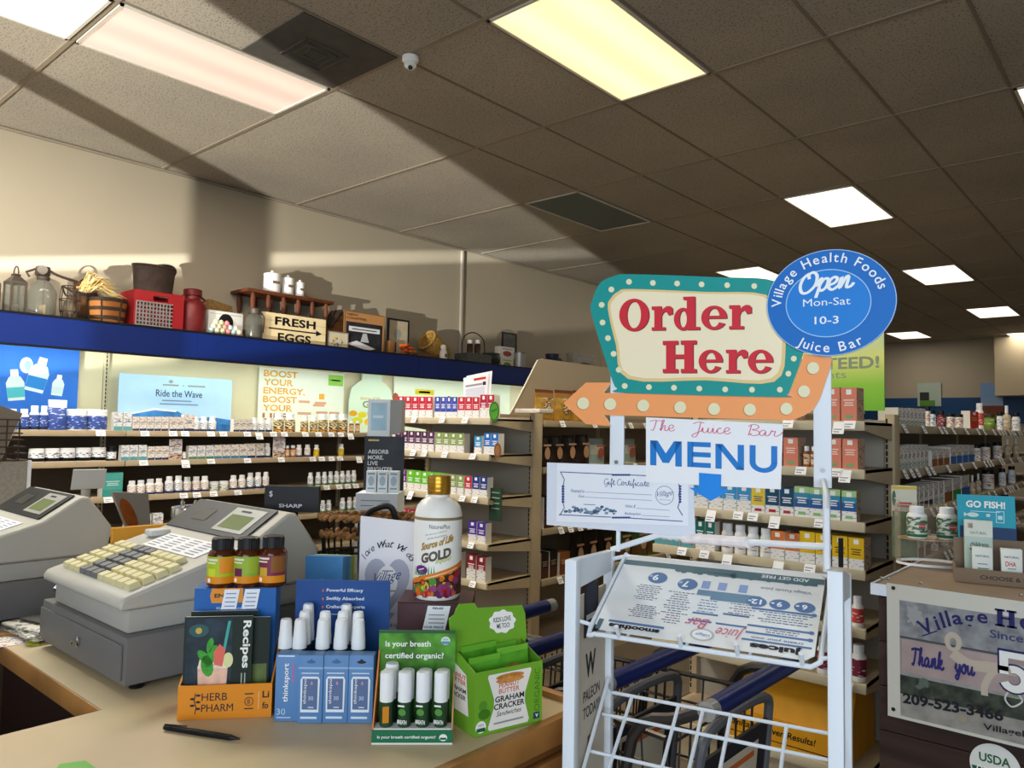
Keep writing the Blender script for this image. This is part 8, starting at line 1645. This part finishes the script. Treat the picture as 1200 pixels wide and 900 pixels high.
for e_, m_, gr in ((0, NVB, 1.12), (.0004, M('#e6e6e2', .5), 1.0)):
    for g in five: b.add([F0 + Vector((0, -e_, 0)) + X3 * (.5 + (p[0] - .5) * gr) * 36 * k_ + Z3 * (.5 + (p[1] - .5) * gr) * 52 * k_ for p in g], [tuple(range(len(g)))], m_)
    oc = ell(.48, .33, .48 * gr, .34 * gr, 26, -2.7, 1.95); ic = ell(.48, .33, .2 / gr, .15 / gr, 26, -2.7, 1.95); n = len(oc); b.add([F0 + Vector((0, -e_ - .0002, 0)) + X3 * p[0] * 36 * k_ + Z3 * p[1] * 52 * k_ for p in oc + ic], [(i, i + 1, n + i + 1, n + i) for i in range(n - 1)], m_)
o = B3(1068, 778, .0026); scriptline(b, 'Thank   you', o, B3(1142, 792, .0026) - o, (B3(1068, 766, .0026) - o), .26, M('#2c2a6a', .5), .5)
btx('209-523-3466', (1058, 824), (1176, 846), (1058, 811), BK, .035); btx('Villagehealthfoods', (1152, 857), (1285, 882), (1152, 847.5), BK, .02)
stroke([(1200, 812), (1186, 808), (1178, 818), (1186, 828), (1198, 822), (1194, 814)], .004, M('#c9c6c0', .5), .0018); b.build('lettering', t)
# seal sticker
v = un(1166, 899, 'y', KY + .003); t = thing('round_seal', 'round white and green USDA organic sticker on the dark planks', 'sticker', v); r = .0585; b = MB(); b.prism(ell(v.x, v.z, r, r, 36), (0, KY + .0035, 0), X3, Z3, (0, .001, 0), M('#dcdcd6', .5)); b.build('disc', t)
b = MB(); o = Vector((v.x, KY + .003, v.z)); b.flat([(x, y) for x, y in ell(0, 0, r * .93, r * .93, 40) if y < -.002], o, X3, Z3, GRN); b.text('USDA', o + Vector((-r * .62, -.0004, r * .12)), X3 * r * 1.22, Z3 * r * .4, M('#2f5f3c', .5), .025); b.text('ORGANIC', o + Vector((-r * .72, -.0004, -r * .38)), X3 * r * 1.42, Z3 * r * .3, WHITE, .02); b.build('lettering', t)
# ---- things on the cabinet
KT = KZ - .0015
def on(px, py, z=KT): return un(px, py, 'z', z)
e0 = on(1083, 664); k_ = (e0 - CAM_P).dot(CAM_F) / CF; RX = .053 * 1.0; t = thing('clear_stand', 'clear oval acrylic stand with white base ring holding two bottles', 'stand', e0); ACR = M('#c2b6a2', .08, alpha=.16, name='clear_acrylic'); rxm = 38 * k_; rym = .075; yaw = .5
Mx = Matrix.Translation((e0.x + .012, max(e0.y + .045, KY + .095), KT)) @ Matrix.Rotation(yaw, 4, 'Z'); zs_ = (664 - 640) * k_ * 1.0; zt_ = (664 - 594) * k_
b = MB(Mx); n = 40; b.ring(ell(0, 0, rxm, rym, n), ell(0, 0, rxm - .008, rym - .008, n), (0, 0, .004), X3, Y3, WHITE); 
vo = [(x, y, .0035) for x, y in ell(0, 0, rxm, rym, n)] + [(x, y, .012) for x, y in ell(0, 0, rxm, rym, n)]; b.add(vo, [(i, (i + 1) % n, n + (i + 1) % n, n + i) for i in range(n)], WHITE); b.build('base_ring', t)
b = MB(Mx); b.prism(ell(0, 0, rxm - .004, rym - .004, n), (0, 0, zs_ + .02), X3, Y3, (0, 0, .003), M('#a58a68', .3)); b.build('shelf', t)
b = MB(Mx)
for s in (-1, 1): b.box((s * (rxm - .004) - .002, -.03, .0125), (s * (rxm - .004) + .002, .03, zt_ + .02), ACR)
b.box((-rxm + .006, rym - .004, .0125), (rxm - .006, rym - .001, zt_), ACR); b.build('wall_panel', t)
b = MB(Mx); b.tube([(-rxm + .004, -.03, zt_ + .02), (-rxm + .004, .03, zt_ + .02)], .0022, M('#d6cab4', .2), 5); b.tube([(rxm - .004, -.03, zt_ + .02), (rxm - .004, .03, zt_ + .02)], .0022, M('#d6cab4', .2), 5); b.build('rim', t)
BG = dict(body=WHITE); SFZ = KT + zs_ + .0235
for k, (px, lab) in enumerate(((1067.5, 'white bottle with leafy label on the clear stand, next to the picture carton'), (1098, 'white bottle with leafy label on the clear stand, next to the teal card'))):
    lx = (px - 1083) * k_ / math.cos(.35); p = Mx @ Vector((lx, -.012, 0)); p.z = SFZ + .0003; t = thing('supplement_bottle', lab, 'bottle', p); r = 11 * k_; h = 37 * k_; R_ = Matrix.Translation(p) @ Matrix.Rotation(.3, 4, 'Z'); b = MB(R_)
    LF = P('#cfd6c6', '#4a6a4f', 60, .5); b.lathe([(r * .9, 0), (r, .005), (r, h * .14), (r, h * .68), (r * .9, h * .76), (r * .6, h * .82)], [WHITE, M('#2f6b4a', .4), LF, WHITE, WHITE], 22); b.build('body', t); b = MB(R_); b.lathe([(r * .72, h * .81), (r * .72, h * .98), (r * .66, h)], WCAP, 22); b.build('cap', t); b = MB(R_)
    for q, (a, z) in enumerate(((.2, .42), (.25, .34))): b.rect(r * .1, h * z, r * .75, h * (z + .055), (0, -r * 1.01, 0), X3, Z3, M('#b83a3a', .5))
    b.build('label_print', t)
def kbox(name, label, cat, x0, x1, yt, yb, py, mat, d=.03, yaw=.0, z=None, deco=None):
    z = KT + .0004 if z is None else z; c = un((x0 + x1) / 2, py, 'z', z) if True else None; kk = (c - CAM_P).dot(CAM_F) / CF; w_ = (x1 - x0) * kk / math.cos(math.atan2(-c.x, c.y) - 0 if False else .25); h = (yb - yt) * kk; t = thing(name, label, cat, c, yaw); b = MB(XF[t]); b.box((-w_ / 2, 0, 0), (w_ / 2, d, h), mat, bev=.001); b.build('carton', t)
    if deco: b = MB(XF[t]); deco(b, w_, h); b.build('print', t)
    return t, w_, h, kk
def d_kids(b, w_, h):
    o = (0, -.0006, 0); b.rect(-w_ * .5, 0, w_ * .5, h * .18, o, X3, Z3, M('#3f7a3c', .5, var=.4, scale=60)); b.rect(-w_ * .25, h * .42, w_ * .3, h * .48, o, X3, Z3, M('#b83a3a', .5)); b.rect(-w_ * .3, h * .32, w_ * .35, h * .39, o, X3, Z3, M('#c24a4a', .5)); b.flat(ell(-w_ * .32, h * .16, w_ * .09, h * .09, 12), (0, -.001, 0), X3, Z3, M('#c98a6a', .5)); b.flat(ell(w_ * .3, h * .2, w_ * .08, h * .07, 12), (0, -.001, 0), X3, Z3, M('#2a4a2c', .5)); b.flat(ell(-w_ * .42, h * .6, w_ * .08, h * .25, 12), o, X3, Z3, M('#3f6a50', .5)); b.rect(-w_ * .5, h * .9, w_ * .5, h, o, X3, Z3, M('#d6b84a', .5))
c = Mx @ Vector((-.02, .055, 0)); tt = thing('picture_carton', 'cream and green carton with leafy pictures on a riser behind the clear stand', 'carton', c, .3); zb_ = un(1058, 606, 'y', c.y + .05).z; p = un(1060, 606, 'y', c.y + .06); kk = (p - CAM_P).dot(CAM_F) / CF
b = MB(Matrix.Translation((p.x, p.y, 0)) @ Matrix.Rotation(.3, 4, 'Z')); w_ = 26 * kk; b.box((-w_ / 2, 0, p.z), (w_ / 2, .04, p.z + 36 * kk), M('#d3d2bf', .5)); b.build('carton', tt); b = MB(Matrix.Translation((p.x, p.y, p.z)) @ Matrix.Rotation(.3, 4, 'Z')); d_kids(b, w_, 36 * kk); b.build('print', tt)
b = MB(Matrix.Translation((p.x, p.y, 0)) @ Matrix.Rotation(.3, 4, 'Z')); b.box((-w_ / 2, .001, KT + .0005), (w_ / 2, .039, p.z - .0005), M('#3f5f38', .5, var=.4, scale=40)); tag(b.build('carton_riser', None, (p.x, p.y, KT)), 'green printed riser under the leafy picture carton on the plank cabinet', 'riser')
# go fish display: teal card, tray, cartons
p = on(1122, 676); q = on(1196, 684); t = thing('fish_display', 'display tray with teal card reading GO FISH on the plank cabinet', 'display', p); kk = (p - CAM_P).dot(CAM_F) / CF; TX = Vector((.97, .24, 0)).normalized(); TN = Vector((TX.y, -TX.x, 0))
A0 = un(1135, 683, 'z', KT); Mt = Matrix((TX, -TN, Z3)).transposed().to_4x4(); Mt.translation = (A0.x, A0.y, KT + .0004); kk = (A0 - CAM_P).dot(CAM_F) / CF
b = MB(Mt); TRB = M('#7d6a55', .55); Wt = .26; b.box((-.035, 0, 0), (Wt, .12, .003), TRB); b.box((-.035, 0, .003), (Wt, .003, .042), TRB); b.box((-.035, .003, .003), (-.032, .12, .05), TRB); b.box((Wt - .003, .003, .003), (Wt, .12, .05), TRB); b.box((-.032, .117, .003), (Wt - .003, .12, .12), TRB); b.build('tray', t)
b = MB(Mt); b.text('CHOOSE & NATURAL', (.03, -.0006, .014), X3 * .2, Z3 * .012, M('#3a2f28', .5), .02); b.build('lettering', t)
gp = lambda px, py: Mt.inverted() @ unp(px, py, Mt @ Vector((0, .122, 0)), TN)
c1, c2, c3, c4 = gp(1124, 632), gp(1192, 640), gp(1189, 582), gp(1121, 579); b = MB(Mt); b.prism([(c1.x, .0485), (c2.x, .0485), (c3.x, c3.z), (c4.x, c4.z)], (0, .1205, 0), X3, Z3, (0, .002, 0), M('#1f9fb5', .45)); b.build('back_card', t)
b = MB(Mt); y_ = .1199; wv = c2.x - c1.x
b.rect(c1.x + .002, .0485, c2.x - .001, gp(1150, 617).z, (0, y_, 0), X3, Z3, M('#23406a', .5)); g1, g2, g3 = gp(1132, 594), gp(1178, 596), gp(1132, 586); b.text('GO FISH!', (g1.x, y_ - .0004, g1.z), X3 * (g2.x - g1.x), Z3 * (g3.z - g1.z), WHITE, .035)
fz = gp(1140, 603); b.flat(ell(fz.x, fz.z, .016, .007, 16), (0, y_ - .0004, 0), X3, Z3, M('#c9dfd6', .5)); b.flat([(fz.x - .014, fz.z), (fz.x - .024, fz.z + .007), (fz.x - .024, fz.z - .007)], (0, y_ - .0005, 0), X3, Z3, M('#c9dfd6', .5)); ez = gp(1158, 604); b.rect(ez.x - .005, ez.z + .001, ez.x + .005, ez.z + .004, (0, y_ - .0004, 0), X3, Z3, WHITE); b.rect(ez.x - .005, ez.z - .004, ez.x + .005, ez.z - .001, (0, y_ - .0004, 0), X3, Z3, WHITE)
jz = gp(1172, 606); b.ring([(jz.x - .011, jz.z - .018), (jz.x + .011, jz.z - .018), (jz.x + .011, jz.z + .018), (jz.x - .011, jz.z + .018)], [(jz.x - .009, jz.z - .016), (jz.x + .009, jz.z - .016), (jz.x + .009, jz.z + .016), (jz.x - .009, jz.z + .016)], (0, y_ - .0004, 0), X3, Z3, M('#bfe3ea', .5)); b.rect(jz.x - .006, jz.z - .008, jz.x + .006, jz.z + .004, (0, y_ - .0004, 0), X3, Z3, M('#bfe3ea', .5)); l1, l2 = gp(1137, 599), gp(1172, 600); b.rect(l1.x, l1.z, l2.x, l1.z + .002, (0, y_ - .0004, 0), X3, Z3, M('#bfe3ea', .5)); b.build('print', t)
def tcart(name, label, x0, x1, yt, dy, base, mat, lines_, h0=.004):
    g = lambda px, py: Mt.inverted() @ unp(px, py, Mt @ Vector((0, dy, 0)), TN)
    a, c = g(x0, yt), g(x1, yt); t = thing(name, label, 'carton', Mt @ Vector((a.x, dy, h0))); b = MB(Mt); b.box((a.x, dy, base), (c.x, dy + .03, a.z), mat, bev=.0008); b.build('carton', t); b = MB(Mt); w_ = c.x - a.x; h = a.z - base; o = Vector((a.x, dy - .0006, base))
    for (s, u0, v0, u1, v1, m) in lines_:
        if s: b.text(s, o + X3 * u0 * w_ + Z3 * v0 * h, X3 * (u1 - u0) * w_, Z3 * (v1 - v0) * h, m, .02)
        else: b.rect(u0 * w_, v0 * h, u1 * w_, v1 * h, o, X3, Z3, m)
    b.build('print', t)
GT = M('#4a6a6a', .5); RT = M('#c23a3a', .5); WC = M('#dfe2da', .5)
tcart('supplement_carton', 'pale sea-green carton of childrens eye health in the teal card display', 1130, 1163, 609, .075, .0035, M('#b4c7bd', .5), [('', 0, .72, 1, 1, M('#d6dcd0', .5)), ('NATURAL', .2, .76, .8, .81, GT), ('childrens', .2, .55, .85, .63, M('#2f5a52', .5)), ('eye health', .18, .46, .88, .54, M('#2f5a52', .5)), ('formula', .3, .38, .75, .45, M('#2f5a52', .5)), ('', .12, .86, .3, .95, M('#c9a53a', .5))])
tcart('supplement_carton', 'small white carton in front of the sea-green one in the teal card display', 1139.5, 1163, 641, .03, .0035, WC, [('NATURAL', .15, .72, .85, .78, GT), ('', .25, .5, .75, .53, INKL), ('', .25, .36, .8, .4, M('#6aa07a', .5)), ('', .6, .2, .9, .28, M('#b8794a', .5))])
tcart('supplement_carton', 'small white carton with red DHA lettering in the teal card display', 1173, 1198, 643, .03, .0035, WC, [('NATURAL', .15, .74, .85, .8, GT), ('DHA', .2, .5, .7, .64, RT), ('', .3, .42, .7, .45, INKL), ('', .15, .2, .4, .28, M('#7d8a7a', .5)), ('', .62, .2, .9, .28, M('#8a4a3a', .5))])
